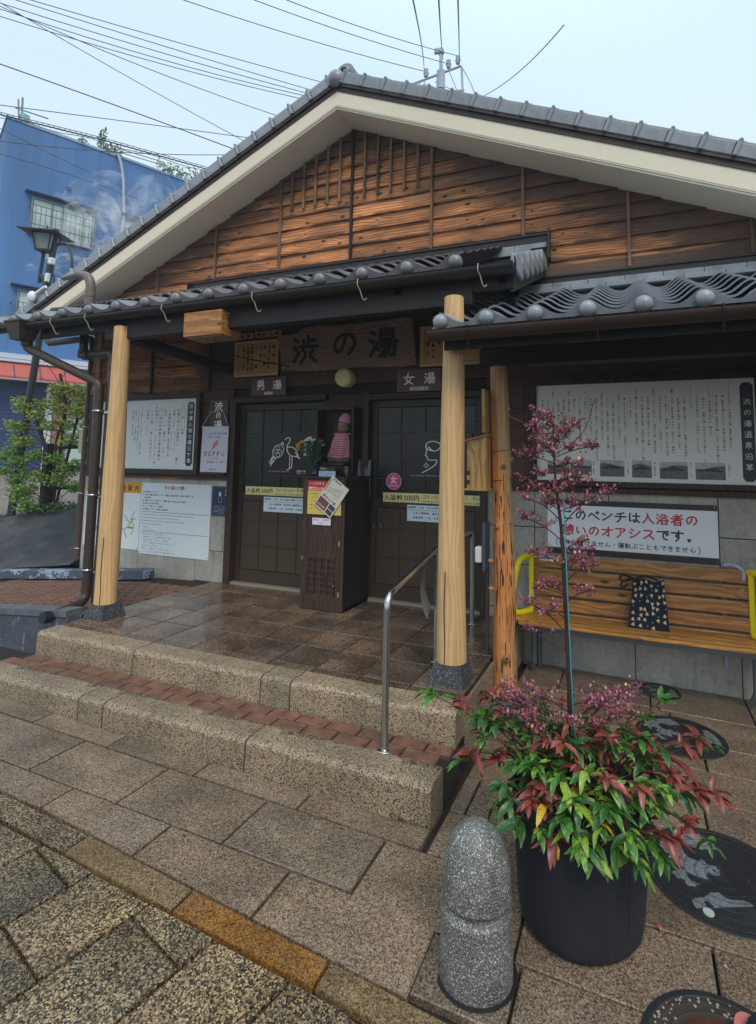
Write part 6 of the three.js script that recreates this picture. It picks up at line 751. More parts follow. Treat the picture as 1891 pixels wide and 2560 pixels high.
// ---------------------------------------------------------------- planter, shrub and sapling
const PX = 2.5, PZ = 2.58, PY = GY(2.5);
{ const t = thing('planter', 'large dark navy plant pot with rounded foot in the foreground', 'plant pot', [PX, PY, PZ]); const prof = [[0.001, 0.002], [0.17, 0.002], [0.202, 0.012], [0.221, 0.04], [0.230, 0.10], [0.243, 0.26], [0.253, 0.47], [0.258, 0.495], [0.250, 0.502], [0.24, 0.495], [0.236, 0.44], [0.001, 0.44]];
  const g = lathe(prof, 56), p = g.attributes.position; for (let i = 0; i < p.count; i++) { const x = p.getX(i), y = p.getY(i), z = p.getZ(i), a = Math.atan2(z, x), k = 1 + 0.014 * Math.sin(a * 3 + 1) + 0.01 * Math.sin(a * 5 + y * 9); p.setX(i, x * k); p.setZ(i, z * k); } g.computeVertexNormals();
  const felt = dataTex(512, 512, (u, v, x, y) => { const k = 0.7 + 0.5 * fbm(u * 10, v * 10, 10, 10, 4, 701) + 0.3 * (hsh(x, y, 702) - 0.5); return [27 * k, 29 * k, 40 * k]; }); mesh('pot', g, std({ map: rep(felt, 3, 1), roughness: 0.85, bumpMap: rep(T.grain, 6, 2), bumpScale: 0.003 }), t);
  mesh('seam', tube([[0.19, 0.42, 0.165], [0.185, 0.26, 0.155], [0.18, 0.10, 0.14]], 0.0025, 5), m.black, t); mesh('soil', fin(new THREE.CylinderGeometry(0.234, 0.234, 0.01, 40).translate(0, 0.445, 0)), std({ map: rep(T.asphalt, 6, 6), color: C('#c0a080'), roughness: 1 }), t); }
function lanceLeaf(L, w, droop, curl, n = 7) { // a narrow pointed leaf along +y, its fold along the midrib
  const pos = [], nor = [], uvs = [], idx = []; for (let i = 0; i <= n; i++) { const t = i / n, ww = w * Math.pow(Math.sin(Math.PI * Math.pow(t, 0.72)), 0.85), a = droop * t * t, y = L * (t - 0.12 * a * a), z = -L * 0.55 * a; for (const s of [-1, -0.5, 0, 0.5, 1]) { pos.push(s * ww, y, z + Math.abs(s) * ww * curl - 0.002 * Math.sin(t * 30) * Math.abs(s)); uvs.push((s + 1) / 2, t); } }
  for (let i = 0; i < n; i++) for (let k = 0; k < 4; k++) { const a = i * 5 + k; idx.push(a, a + 1, a + 6, a, a + 6, a + 5); } const g = new THREE.BufferGeometry(); g.setAttribute('position', new THREE.Float32BufferAttribute(pos, 3)); g.setAttribute('uv', new THREE.Float32BufferAttribute(uvs, 2)); g.setIndex(idx); g.computeVertexNormals(); return g;
}
const leafTex = (s, A, B, spots) => dataTex(64, 256, (u, v) => { const rib = Math.abs(u - 0.5) < 0.03 ? 1.25 : 1, vein = Math.abs(md(v * 11 - Math.abs(u - 0.5) * 5, 1) - 0.5) < 0.07 ? 0.9 : 1, n = fbm(u * 3, v * 6, 99, 99, 3, s), sp = vn(u * 9, v * 22, 99, 99, s + 4) > 0.86 ? spots : 1, k = rib * vein * sp * (0.85 + 0.3 * n), q = clamp((n - 0.35) * 2 + (v - 0.5) * 0.4, 0, 1); return [0, 1, 2].map((i) => lerp(A[i], B[i], q) * k); });
const leafMat = (tex) => new THREE.MeshPhysicalMaterial({ map: tex, roughness: 0.4, side: THREE.DoubleSide, transmission: 0.22, thickness: 0 });
const GREEN = [leafMat(leafTex(711, [88, 128, 40], [134, 172, 62], 0.35)), leafMat(leafTex(712, [62, 112, 34], [104, 150, 46], 0.4)), leafMat(leafTex(713, [44, 88, 34], [80, 124, 44], 0.5)), leafMat(leafTex(714, [146, 176, 58], [112, 146, 52], 0.4))], RED = [leafMat(leafTex(715, [138, 60, 52], [170, 88, 74], 0.6)), leafMat(leafTex(716, [112, 46, 40], [146, 66, 52], 0.6)), leafMat(leafTex(717, [166, 94, 88], [140, 66, 64], 0.7)), leafMat(leafTex(718, [150, 76, 44], [112, 52, 38], 0.6))], YEL = [leafMat(leafTex(719, [206, 180, 40], [190, 150, 30], 0.6))];
const LG = [[0.066, 0.0112, 0.5, 0.3], [0.08, 0.0128, 0.75, 0.35], [0.088, 0.0138, 0.95, 0.25], [0.074, 0.0118, 1.2, 0.4], [0.056, 0.0108, 0.35, 0.3], [0.082, 0.0146, 0.85, 0.15]].map((a) => lanceLeaf(...a));
{ const t = thing('shrub', 'bushy shrub with drooping green and red lance-shaped leaves filling the navy pot', 'shrub', [PX, PY + 0.45, PZ]), stems = [], extra = [[], [], []], all = [];
  const put = (p, dir, kind, s) => all.push({ p, dir: dir.clone().normalize(), kind, s });
  const tips = []; // stem ends, relative to the soil, with their colour: g green, r red
  const add = (x, y, z, k, n = 7, big = 1) => tips.push([x, y, z, k, n, big]);
  add(-0.60, 0.29, 0.02, 'g', 7); add(-0.46, 0.27, 0.02, 'r', 8, 1.0); add(-0.36, 0.30, -0.05, 'r', 8); add(-0.40, 0.10, 0.10, 'r', 8, 1.1); add(-0.44, 0.04, 0.08, 'g', 5, 0.8); add(-0.30, 0.22, 0.05, 'g', 8); add(-0.22, 0.27, -0.05, 'r', 7); add(-0.14, 0.33, -0.05, 'g', 7); add(-0.10, 0.24, 0.12, 'r', 8);
  add(0.33, 0.38, -0.12, 'g', 7, 0.9); add(0.22, 0.30, -0.1, 'g', 7); add(0.42, 0.26, -0.02, 'r', 9, 1.1); add(0.50, 0.28, -0.06, 'r', 8); add(0.56, 0.24, -0.08, 'g', 7); add(0.55, 0.12, 0.05, 'r', 8, 1.1); add(0.47, 0.14, 0.08, 'r', 9, 1.1); add(0.50, -0.02, 0.12, 'g', 7, 0.8); add(0.40, 0.04, 0.14, 'r', 9, 1.15); add(0.36, 0.18, 0.08, 'r', 8); add(0.30, 0.02, 0.20, 'r', 9, 1.2); add(0.30, -0.06, 0.22, 'g', 7, 0.9);
  for (const [x, y, z] of [[-0.2, 0.13, 0.14], [-0.12, 0.17, 0.18], [-0.04, 0.15, 0.22], [0.05, 0.19, 0.2], [0.13, 0.17, 0.22], [0.2, 0.13, 0.22], [-0.24, 0.05, 0.18], [-0.14, 0.06, 0.24], [-0.02, 0.05, 0.28], [0.1, 0.06, 0.28], [0.19, 0.04, 0.26], [-0.18, -0.04, 0.24], [-0.06, -0.05, 0.28], [0.08, -0.06, 0.3], [0.2, -0.05, 0.27], [0.02, 0.11, 0.26], [0.25, 0.1, 0.18], [-0.28, 0.12, 0.08], [0.28, 0.14, 0.14], [0.0, 0.23, 0.1], [0.14, 0.26, 0.08], [-0.1, -0.02, 0.27], [0.02, 0.0, 0.29], [0.15, 0.0, 0.27], [-0.22, 0.0, 0.2], [-0.26, -0.06, 0.16], [0.26, -0.02, 0.2], [-0.08, 0.11, 0.24], [0.12, 0.11, 0.25], [0.05, -0.02, 0.31]]) add(x, y, z, rnd() < 0.82 ? 'g' : 'r', 7 + Math.floor(rnd() * 5), rr(0.85, 1.2));
  for (let i = 0; i < 80; i++) { const a = rr(0, 6.28), r = rr(0.08, 0.42); add(Math.cos(a) * r, rr(0.04, 0.3), Math.sin(a) * r * 0.8 - 0.02, rnd() < 0.55 ? 'g' : 'r', 7, rr(0.75, 1)); }
  for (let [x, y, z, k, n, big] of tips) { if (x > 0.25) x = 0.25 + (x - 0.25) * 0.72; y = y * 0.84 + 0.035; if (y < 0.0) y *= 0.5; const b = V(x * 0.22 + rr(-0.04, 0.04), 0, z * 0.22 + rr(-0.04, 0.04)), tip = V(x, y, z), mid = b.clone().lerp(tip, 0.55).add(V(0, 0.09, 0)), cv = new THREE.QuadraticBezierCurve3(b, mid, tip); stems.push(new THREE.TubeGeometry(cv, 8, 0.0028, 5)); const out = tip.clone().sub(mid).normalize();
    for (let i = 0; i < n; i++) { const a = i / n * 6.283 + rr(-0.3, 0.3), side = V(Math.cos(a), rr(-0.1, 0.2), Math.sin(a)), d = side.multiplyScalar(rr(0.6, 1.1)).add(out.clone().multiplyScalar(rr(0.1, 0.8))).add(V(rr(-0.25, 0.25), rr(-0.1, 0.35), rr(-0.25, 0.25))); put(tip.clone().add(V(rr(-0.008, 0.008), rr(-0.012, 0.008), rr(-0.008, 0.008))), d, k, big * rr(0.6, 1.2)); }
    for (let q = 0; q < 4; q++) { const u = rr(0.45, 0.92), p = cv.getPoint(u), a = rr(0, 6.28); put(p, V(Math.cos(a), rr(0.0, 0.5), Math.sin(a)), k === 'r' && rnd() < 0.5 ? 'r' : 'g', big * rr(0.7, 1)); } }
  mesh('stems', M(stems), std({ color: C('#5a3324'), roughness: 0.6 }), t);
  const cam = camera.position.clone().sub(t.position); all.sort((a, b) => a.p.distanceTo(cam) - b.p.distanceTo(cam)); const q = new THREE.Quaternion(), q2 = new THREE.Quaternion(), mt = new THREE.Matrix4();
  all.forEach((l, i) => { q.setFromUnitVectors(V(0, 1, 0), l.dir); q2.setFromAxisAngle(V(0, 1, 0), 0); const zAxis = V(0, 0, 1).applyQuaternion(q), want = V(0, 1, 0).addScaledVector(l.dir, -l.dir.y).normalize(), ang = Math.atan2(l.dir.dot(zAxis.clone().cross(want)), zAxis.dot(want)); q2.setFromAxisAngle(l.dir, ang + rr(-0.5, 0.5)); q2.multiply(q);
    const y = rnd(), mats = y < 0.015 ? YEL : l.kind === 'g' ? GREEN : RED, g = pickOf(LG);
    if (i < 295) { const o = mesh('leaf', g, pickOf(mats), t); o.position.copy(l.p); o.quaternion.copy(q2); o.scale.setScalar(l.s); } else { mt.compose(l.p, q2, V(l.s, l.s, l.s)); extra[l.kind === 'g' ? (i % 2) : 2].push(fin(g.clone()).applyMatrix4(mt)); } });
  [GREEN[1], GREEN[2], RED[1]].forEach((mm, i) => { if (extra[i].length) { const o = mesh('foliage', M(extra[i]), mm, t); o.userData.kind = 'stuff'; } }); }
{ const t = thing('sapling', 'slender sapling with fine twigs and small pink purple leaves, tied to a turquoise cane', 'tree', [PX, PY + 0.405, PZ]), tw = [], lv = [[], [], [], [], []];
  const trunk = [V(-0.01, 0, 0.0), V(-0.02, 0.25, -0.01), V(-0.03, 0.52, -0.02), V(-0.045, 0.8, -0.05), V(-0.06, 1.05, -0.08), V(-0.085, 1.25, -0.1), V(-0.09, 1.4, -0.1)], tc = new THREE.CatmullRomCurve3(trunk), tg = new THREE.TubeGeometry(tc, 40, 0.0105, 8), tp = tg.attributes.position;
  { for (let i = 0; i <= 40; i++) { const c = tc.getPoint(i / 40), k = lerp(1.5, 0.35, i / 40) * (1 + 0.12 * Math.sin(i * 1.9)); for (let j = 0; j <= 8; j++) { const a = i * 9 + j, v = V(tp.getX(a), tp.getY(a), tp.getZ(a)).sub(c).multiplyScalar(k).add(c); tp.setXYZ(a, v.x, v.y, v.z); } } tg.computeVertexNormals(); }
  mesh('trunk', tg, std({ map: rep(T.darkwood, 2, 3), color: C('#55302a'), roughness: 0.7 }), t);
  const leaf = (p, s, k) => { const g = new THREE.BufferGeometry(), w = 0.34; g.setAttribute('position', new THREE.Float32BufferAttribute([0, 0, 0, w, 0.45, 0.08, 0, 1, 0, -w, 0.45, 0.08, 0, 0.5, -0.04].flatMap((v) => v * s), 3)); g.setIndex([0, 1, 4, 1, 2, 4, 2, 3, 4, 3, 0, 4]); g.computeVertexNormals(); g.rotateX(rr(-2.4, 0.6)).rotateY(rr(0, 6.28)).translate(p.x, p.y, p.z); lv[k].push(fin(g)); };
  const branch = (h, a, L, rise, dens, lowLeaf = 0.35) => { const b = tc.getPoint(h), d = V(Math.cos(a), 0, Math.sin(a)), e = b.clone().addScaledVector(d, L).add(V(0, rise, 0)), c = new THREE.QuadraticBezierCurve3(b, b.clone().addScaledVector(d, L * 0.5).add(V(0, rise * 0.8 + 0.01, 0)), e); tw.push(new THREE.TubeGeometry(c, 7, 0.0032 * (1.15 - h * 0.5), 5));
    for (let q = 0; q < dens; q++) { const u = rr(lowLeaf, 1), p = c.getPoint(u), s = p.clone().add(V(rr(-0.06, 0.06), rr(-0.015, 0.055), rr(-0.06, 0.06)).multiplyScalar(0.9 - 0.2 * h)); tw.push(new THREE.TubeGeometry(new THREE.LineCurve3(p, s), 1, 0.0011, 4)); const n = 11 + Math.floor(rnd() * 8); for (let i = 0; i < n; i++) { const w = rnd(), f = p.clone().lerp(s, rr(0.3, 1.08)).add(V(rr(-0.012, 0.012), rr(-0.009, 0.009), rr(-0.012, 0.012))); leaf(f, rr(0.010, 0.019), w < 0.03 ? 4 : Math.floor(rnd() * 4)); } } };
  const B = [[0.14, 0.3, 0.24, 0.20, 16], [0.13, 2.6, 0.26, 0.16, 18], [0.12, 1.6, 0.15, 0.20, 12], [0.15, 3.4, 0.32, 0.14, 18], [0.16, 5.7, 0.27, 0.18, 16], [0.2, 0.1, 0.22, 0.14, 14], [0.2, 3.0, 0.3, 0.06, 14], [0.22, 2.8, 0.2, 0.08, 12], [0.24, 0.5, 0.16, 0.05, 9], [0.36, 3.3, 0.2, 0.06, 4], [0.40, 2.9, 0.17, 0.12, 6], [0.47, 0.2, 0.12, 0.07, 5], [0.49, 3.1, 0.13, 0.02, 4], [0.52, 0.3, 0.14, 0.09, 6], [0.56, 2.9, 0.15, 0.06, 7], [0.60, 5.7, 0.12, 0.05, 6], [0.63, 3.2, 0.18, 0.09, 8], [0.67, 0.2, 0.20, 0.16, 10], [0.69, 2.7, 0.14, 0.09, 8], [0.72, 0.5, 0.14, 0.04, 8], [0.76, 3.3, 0.12, 0.04, 8], [0.79, 5.9, 0.13, 0.05, 8], [0.83, 0.1, 0.12, 0.02, 7], [0.87, 3.0, 0.14, -0.03, 8], [0.90, 0.3, 0.13, 0.01, 9], [0.91, 3.3, 0.17, 0.04, 13], [0.93, 1.7, 0.1, 0.05, 12], [0.94, 0.0, 0.19, 0.05, 14], [0.95, 4.6, 0.1, 0.07, 12], [0.96, 2.6, 0.12, 0.12, 12], [0.97, 0.4, 0.15, 0.14, 12], [0.98, 5.2, 0.1, 0.12, 12], [0.99, 3.0, 0.07, 0.16, 11], [1, 1.5, 0.03, 0.14, 10]];
  for (const b of B) branch(b[0], b[1], b[2], b[3], Math.round(b[4] * (b[0] > 0.3 && b[0] < 0.9 ? 1.25 : 1.0))); for (let k = 0; k < 8; k++) branch(rr(0.42, 0.95), rr(0, 6.28), rr(0.06, 0.15), rr(0.0, 0.08), 6); tw.push(tube([tc.getPoint(0.96), tc.getPoint(0.96).add(V(-0.1, 0.12, 0.02)), tc.getPoint(0.96).add(V(-0.19, 0.17, 0.02)), tc.getPoint(0.96).add(V(-0.20, 0.27, 0.02))], 0.002, 5)); tw.push(tube([tc.getPoint(0.95), tc.getPoint(0.95).add(V(0.12, 0.1, 0)), tc.getPoint(0.95).add(V(0.17, 0.24, 0))], 0.002, 5));
  mesh('twigs', M(tw), std({ color: C('#4a2a28'), roughness: 0.7 }), t); [['#a0586a', 0], ['#864a5a', 0], ['#6c3e4c', 0], ['#b07480', 0], ['#c49a3a', 0]].forEach(([c], i) => { if (lv[i].length) { const o = mesh('foliage', M(lv[i]), std({ color: C(c), roughness: 0.45, side: THREE.DoubleSide }), t); o.userData.kind = 'stuff'; } });
  one('plant_cane', fin(tube([[PX + 0.012, PY + 0.3, PZ + 0.018], [PX - 0.02, PY + 0.9, PZ - 0.01], [PX - 0.045, PY + 1.58, PZ - 0.04]], 0.0028, 8)), std({ color: C('#2f8f9c'), roughness: 0.4 }), 'thin turquoise plant cane tied to the sapling in the pot', 'cane'); }
// ---------------------------------------------------------------- the maple on the mound, its fence, the street lamp
{ const t = thing('maple_tree', 'small maple with several thin trunks and green to yellow leaves on the black mound', 'tree', [-6.2, 0.8, -1.22]); const tr_ = [], lv = [[], [], [], []];
  const leafShape = (s) => { const P = [], n = 5; for (let i = 0; i < n; i++) { const a = (i / (n - 1) - 0.5) * 3.6; P.push([Math.sin(a) * s, Math.cos(a) * s], [Math.sin(a + 0.45) * s * 0.42, Math.cos(a + 0.45) * s * 0.42]); } const pos = []; for (let i = 0; i < P.length - 1; i++) pos.push(0, 0, 0, P[i + 1][0], P[i + 1][1], 0.006, P[i][0], P[i][1], -0.008); const g = new THREE.BufferGeometry(); g.setAttribute('position', new THREE.Float32BufferAttribute(pos, 3)); g.computeVertexNormals(); return g; };
  const proto = [leafShape(0.040), leafShape(0.05), leafShape(0.034)], mt = new THREE.Matrix4(), ri = 0.93, fi = -0.37; // spread mostly across the view, some in depth
  const W = (x, y, d) => V(x * ri + d * 0.376, y, x * fi + d * 0.92);
  const trunks = [[[0, 0, 0], [-0.06, 0.5, 0.02], [-0.16, 1.05, 0.05], [-0.36, 1.5, 0.05]], [[0.03, 0, 0.02], [0.05, 0.6, 0.0], [0.08, 1.2, -0.02], [0.1, 1.72, 0], [-0.02, 2.25, 0]], [[0.06, 0, 0], [0.16, 0.45, 0.04], [0.26, 0.95, 0.06], [0.34, 1.5, 0.02]], [[-0.03, 0, 0], [-0.02, 0.7, -0.05], [-0.05, 1.15, -0.08], [0.05, 1.5, -0.1]]];
  trunks.forEach((P, i) => mesh('trunk', tube(P.map((p) => W(...p)), [0.03, 0.026, 0.022, 0.02][i], 7, 24), std({ map: rep(T.darkwood, 2, 3), color: C('#4a423c'), roughness: 0.85 }), t));
  const cl = [[-0.62, 1.75, 0], [-0.5, 1.62, 0.1], [-0.72, 1.35, 0], [-0.55, 1.3, 0.1], [-0.7, 1.1, -0.05], [-0.45, 1.08, 0.1], [-0.65, 0.9, 0.1], [-0.8, 0.82, 0], [-0.5, 0.75, 0.15], [-0.75, 0.6, 0.05], [-0.4, 0.55, 0.15], [-0.25, 0.85, 0.1], [-0.3, 0.3, 0.2], [-0.5, 0.25, 0.1], [-0.1, 0.5, 0.2], [-0.15, 1.35, 0], [-0.05, 1.7, 0.05], [0.12, 1.62, 0.1], [0.3, 1.55, 0], [0.45, 1.6, 0.05], [0.2, 1.95, 0], [0.4, 1.9, -0.1], [0.0, 1.98, 0], [-0.1, 1.88, -0.1], [0.3, 1.1, 0.1], [0.45, 1.15, 0], [0.42, 0.7, 0.1], [0.3, 0.62, 0.15], [0.2, 0.45, 0.2], [0.42, 0.35, 0.1], [-0.6, 0.45, 0], [0.1, 0.8, 0.15], [-0.35, 0.15, 0.25], [-0.2, 0.05, 0.3], [-0.4, 1.7, -0.1], [0.5, 1.4, -0.05], [0.22, 1.35, 0.05], [-0.3, 1.5, 0.1], [0.35, 1.75, 0.0]];
  for (const [x, y, d] of cl) { const c = W(x, y, d), tk = trunks[Math.floor(rnd() * 4)].map((p) => W(...p)), from = tk.reduce((a, b) => (Math.abs(b.y - (c.y - 0.25)) < Math.abs(a.y - (c.y - 0.25)) ? b : a)); tr_.push(tube([from, from.clone().lerp(c, 0.55).add(V(0, 0.05, 0)), c], 0.006, 5)); const n = 120; for (let i = 0; i < n; i++) { const p = W(x + rr(-1, 1) * 0.17 * Math.sqrt(rnd()), y + rr(-1, 1) * 0.085 + 0.03, d + rr(-0.15, 0.15)), e = new THREE.Euler(-Math.PI / 2 + rr(-1.0, 1.1), rr(-0.8, 0.8), rr(0, 6.28)), s = rr(0.7, 1.2); mt.compose(p, new THREE.Quaternion().setFromEuler(e), V(s, s, s)); lv[y > 1.0 && rnd() < 0.33 ? 2 : y > 1.5 && rnd() < 0.2 ? 3 : rnd() < 0.5 ? 0 : 1].push(pickOf(proto).clone().applyMatrix4(mt)); } }
  tr_.push(tube([W(0.03, 1.6, 0), W(-0.04, 2.1, 0), W(-0.25, 2.4, 0)], 0.007, 5), tube([W(0.0, 2.0, 0), W(-0.2, 2.12, 0), W(-0.38, 2.2, 0)], 0.004, 5), tube([W(-0.02, 2.15, 0), W(0.1, 2.3, 0)], 0.004, 5)); mesh('branches', M(tr_), std({ color: C('#3a332e'), roughness: 0.85 }), t);
  ['#648e3c', '#7ea447', '#a8a84c', '#b08c44'].forEach((c, i) => { const o = mesh('foliage', M(lv[i]), std({ color: C(c), roughness: 0.55, side: THREE.DoubleSide }), t); o.userData.kind = 'stuff'; }); }
{ const lv = []; for (let i = 0; i < 700; i++) { const x = -6.2 + rr(-0.55, 0.45), z = -1.2 + rr(-0.25, 0.3), y = 0.80 + 0.12 * (x + 6.2) + rr(-0.05, 0.1); lv.push(fin(new THREE.PlaneGeometry(0.03, 0.03)).rotateX(rr(-2, 0)).rotateY(rr(0, 6)).translate(x, y, z)); } const o = one('ground_cover', M(lv), std({ color: C('#4a6a34'), roughness: 0.7, side: THREE.DoubleSide }), 'low green and dry growth round the foot of the maple', 'plants'); o.userData.kind = 'stuff'; }
{ const g = new THREE.IcosahedronGeometry(1, 0), n = 1600, im = new THREE.InstancedMesh(g, std({ color: C('#4a4a4d'), roughness: 0.9 }), n), mt = new THREE.Matrix4(), q = new THREE.Quaternion(), ray = new THREE.Raycaster(), mound = scene.getObjectByName('asphalt_mound'); mound.updateMatrixWorld(true); let k = 0; for (let i = 0; i < 1600; i++) { ray.set(V(rr(-7.2, -3.95), 5, rr(-1.5, 0.13)), V(0, -1, 0)); const h = ray.intersectObject(mound)[0]; if (!h) continue; const s = rr(0.004, 0.013); q.setFromEuler(new THREE.Euler(rnd() * 6, rnd() * 6, 0)); im.setMatrixAt(k++, mt.compose(h.point, q, V(s, s * 0.7, s))); } im.count = k; im.name = 'gravel'; im.userData = { label: 'loose dark gravel scattered over the black mound', category: 'gravel', kind: 'stuff' }; im.castShadow = im.receiveShadow = true; scene.add(im); }
{ const lv = [], t = thing('yellow_sprig', 'small sprig of yellowing leaves at the left edge in front of the black mound', 'plant', [-5.65, 0.28, 0.5]), st = []; for (let k = 0; k < 7; k++) { const e = V(rr(-0.25, 0.25), rr(0.16, 0.34), rr(-0.06, 0.06)); st.push(tube([[0, -0.1, 0], [e.x * 0.4, e.y * 0.7, 0], e], 0.004, 5)); for (let i = 0; i < 14; i++) lv.push(fin(new THREE.PlaneGeometry(0.026, 0.03)).rotateX(rr(-1.6, 0)).rotateY(rr(0, 6)).translate(e.x + rr(-0.07, 0.07), e.y + rr(-0.04, 0.03), e.z + rr(-0.05, 0.05))); } mesh('stems', M(st), m.beam, t); const o = mesh('foliage', M(lv), std({ color: C('#b58f2a'), roughness: 0.6, side: THREE.DoubleSide }), t); o.userData.kind = 'stuff'; }
{ const t = thing('weed', 'tiny green weed growing from the ramp bricks by the coping', 'plant', [-1.98, 0.31, 1.5]), g = []; for (let i = 0; i < 12; i++) g.push(lanceLeaf(rr(0.04, 0.08), 0.008, 0.5, 0.3, 4).rotateX(rr(-0.4, 0.6)).rotateY(rr(0, 6.28))); mesh('leaves', M(g), GREEN[0], t); }
{ const t = thing('rail_fence', 'dark wooden post with three rails behind the maple', 'fence', [-6.2, 0.7, -1.15]), w = std({ map: rep(T.darkwood, 2, 1), color: C('#2c2826'), roughness: 0.7 }); mesh('post', uvm(box(0, 0.55, 0.05, 0.11, 1.25, 0.11, 0.006)), w, t); for (const [y, dy] of [[1.10, 0.07], [0.78, 0.06], [0.44, 0.06]]) { const g = box(0.42, 0, 0, 0.95, 0.055, 0.04, 0.004).rotateZ(0.05).rotateY(0.4).translate(0, y, 0.0); mesh('rail', uvm(g), w, t); } }
{ const t = thing('street_lamp', 'dark lantern street lamp with a wide flat hat on a slanting-looking post, left', 'street lamp', [-6.92, 0.66, -1.04]); const dk = std({ color: C('#35363a'), roughness: 0.45, metalness: 0.3 }); const ax = (x, y, z) => [x, y, z];
  mesh('post', M(cyl(0.0, 0, 0, 0.062, 0.055, 3.0, 14), cyl(0.0, 3.0, 0, 0.05, 0.048, 1.9, 14), cyl(0, 3.0, 0, 0.066, 0.066, 0.05, 14), cyl(0, 4.1, 0, 0.058, 0.058, 0.25, 14)), dk, t);
  const L = new THREE.Group(); L.name = 'lantern'; t.add(L); t.rotation.z = -0.12; L.rotation.z = 0.06; L.scale.setScalar(0.72); L.position.set(-0.11, 4.5, 0.06); L.rotation.y = 0.5;
  mesh('hat', uvm(M(new THREE.CylinderGeometry(0.03, 0.60, 0.14, 4, 1).rotateY(Math.PI / 4).translate(0, 0.47, 0), box(0, 0.392, 0, 0.85, 0.02, 0.85), cyl(0, 0.53, 0, 0.03, 0.01, 0.09, 8))), dk, L); const fr = []; for (const [x, z] of [[-1, -1], [1, -1], [1, 1], [-1, 1]]) fr.push(tube([[x * 0.145, 0.02, z * 0.145], [x * 0.21, 0.39, z * 0.21]], 0.014, 6, 1, false)); mesh('cage', M(...fr, box(0, 0.0, 0, 0.32, 0.04, 0.32), box(0, 0.38, 0, 0.43, 0.02, 0.43)), dk, L);
  mesh('glass', uvm(new THREE.CylinderGeometry(0.285, 0.20, 0.35, 4, 1, true).rotateY(Math.PI / 4).translate(0, 0.195, 0).toNonIndexed()), new THREE.MeshPhysicalMaterial({ color: C('#c9d8d6'), roughness: 0.45, transmission: 0.45, thickness: 0, side: THREE.DoubleSide }), L);
  mesh('bracket', M(tube([[0, 3.85, 0], [-0.14, 4.1, 0.06]], 0.03, 6, 1, false), tube([[-0.14, 3.95, 0.06], [-0.14, 4.5, 0.06]], 0.03, 6, 1, false)), dk, t); mesh('sensor', box(0.1, 4.32, 0.06, 0.09, 0.12, 0.09, 0.02), m.white, t); mesh('junction_box', box(0.06, 4.04, 0.06, 0.06, 0.15, 0.06, 0.01), m.white, t); mesh('cable', tube([[0.14, 4.6, 0.06], [0.42, 4.6, 0.06], [0.62, 4.3, 0.06], [0.58, 3.95, 0.06], [0.32, 3.85, 0.06], [0.2, 4.1, 0.06]], 0.018, 6, 50), m.black, t); }
one('white_lamp', M(new THREE.SphereGeometry(0.062, 20, 14).scale(1, 1.2, 0.7).translate(-4.40, 3.71, 0.47), cyl(0, 0, 0, 0.02, 0.02, 0.2, 8).rotateZ(-1.2).translate(-4.36, 3.75, 0.45)), m.white, 'round white plastic lamp at the lower left end of the gable eaves', 'lamp');
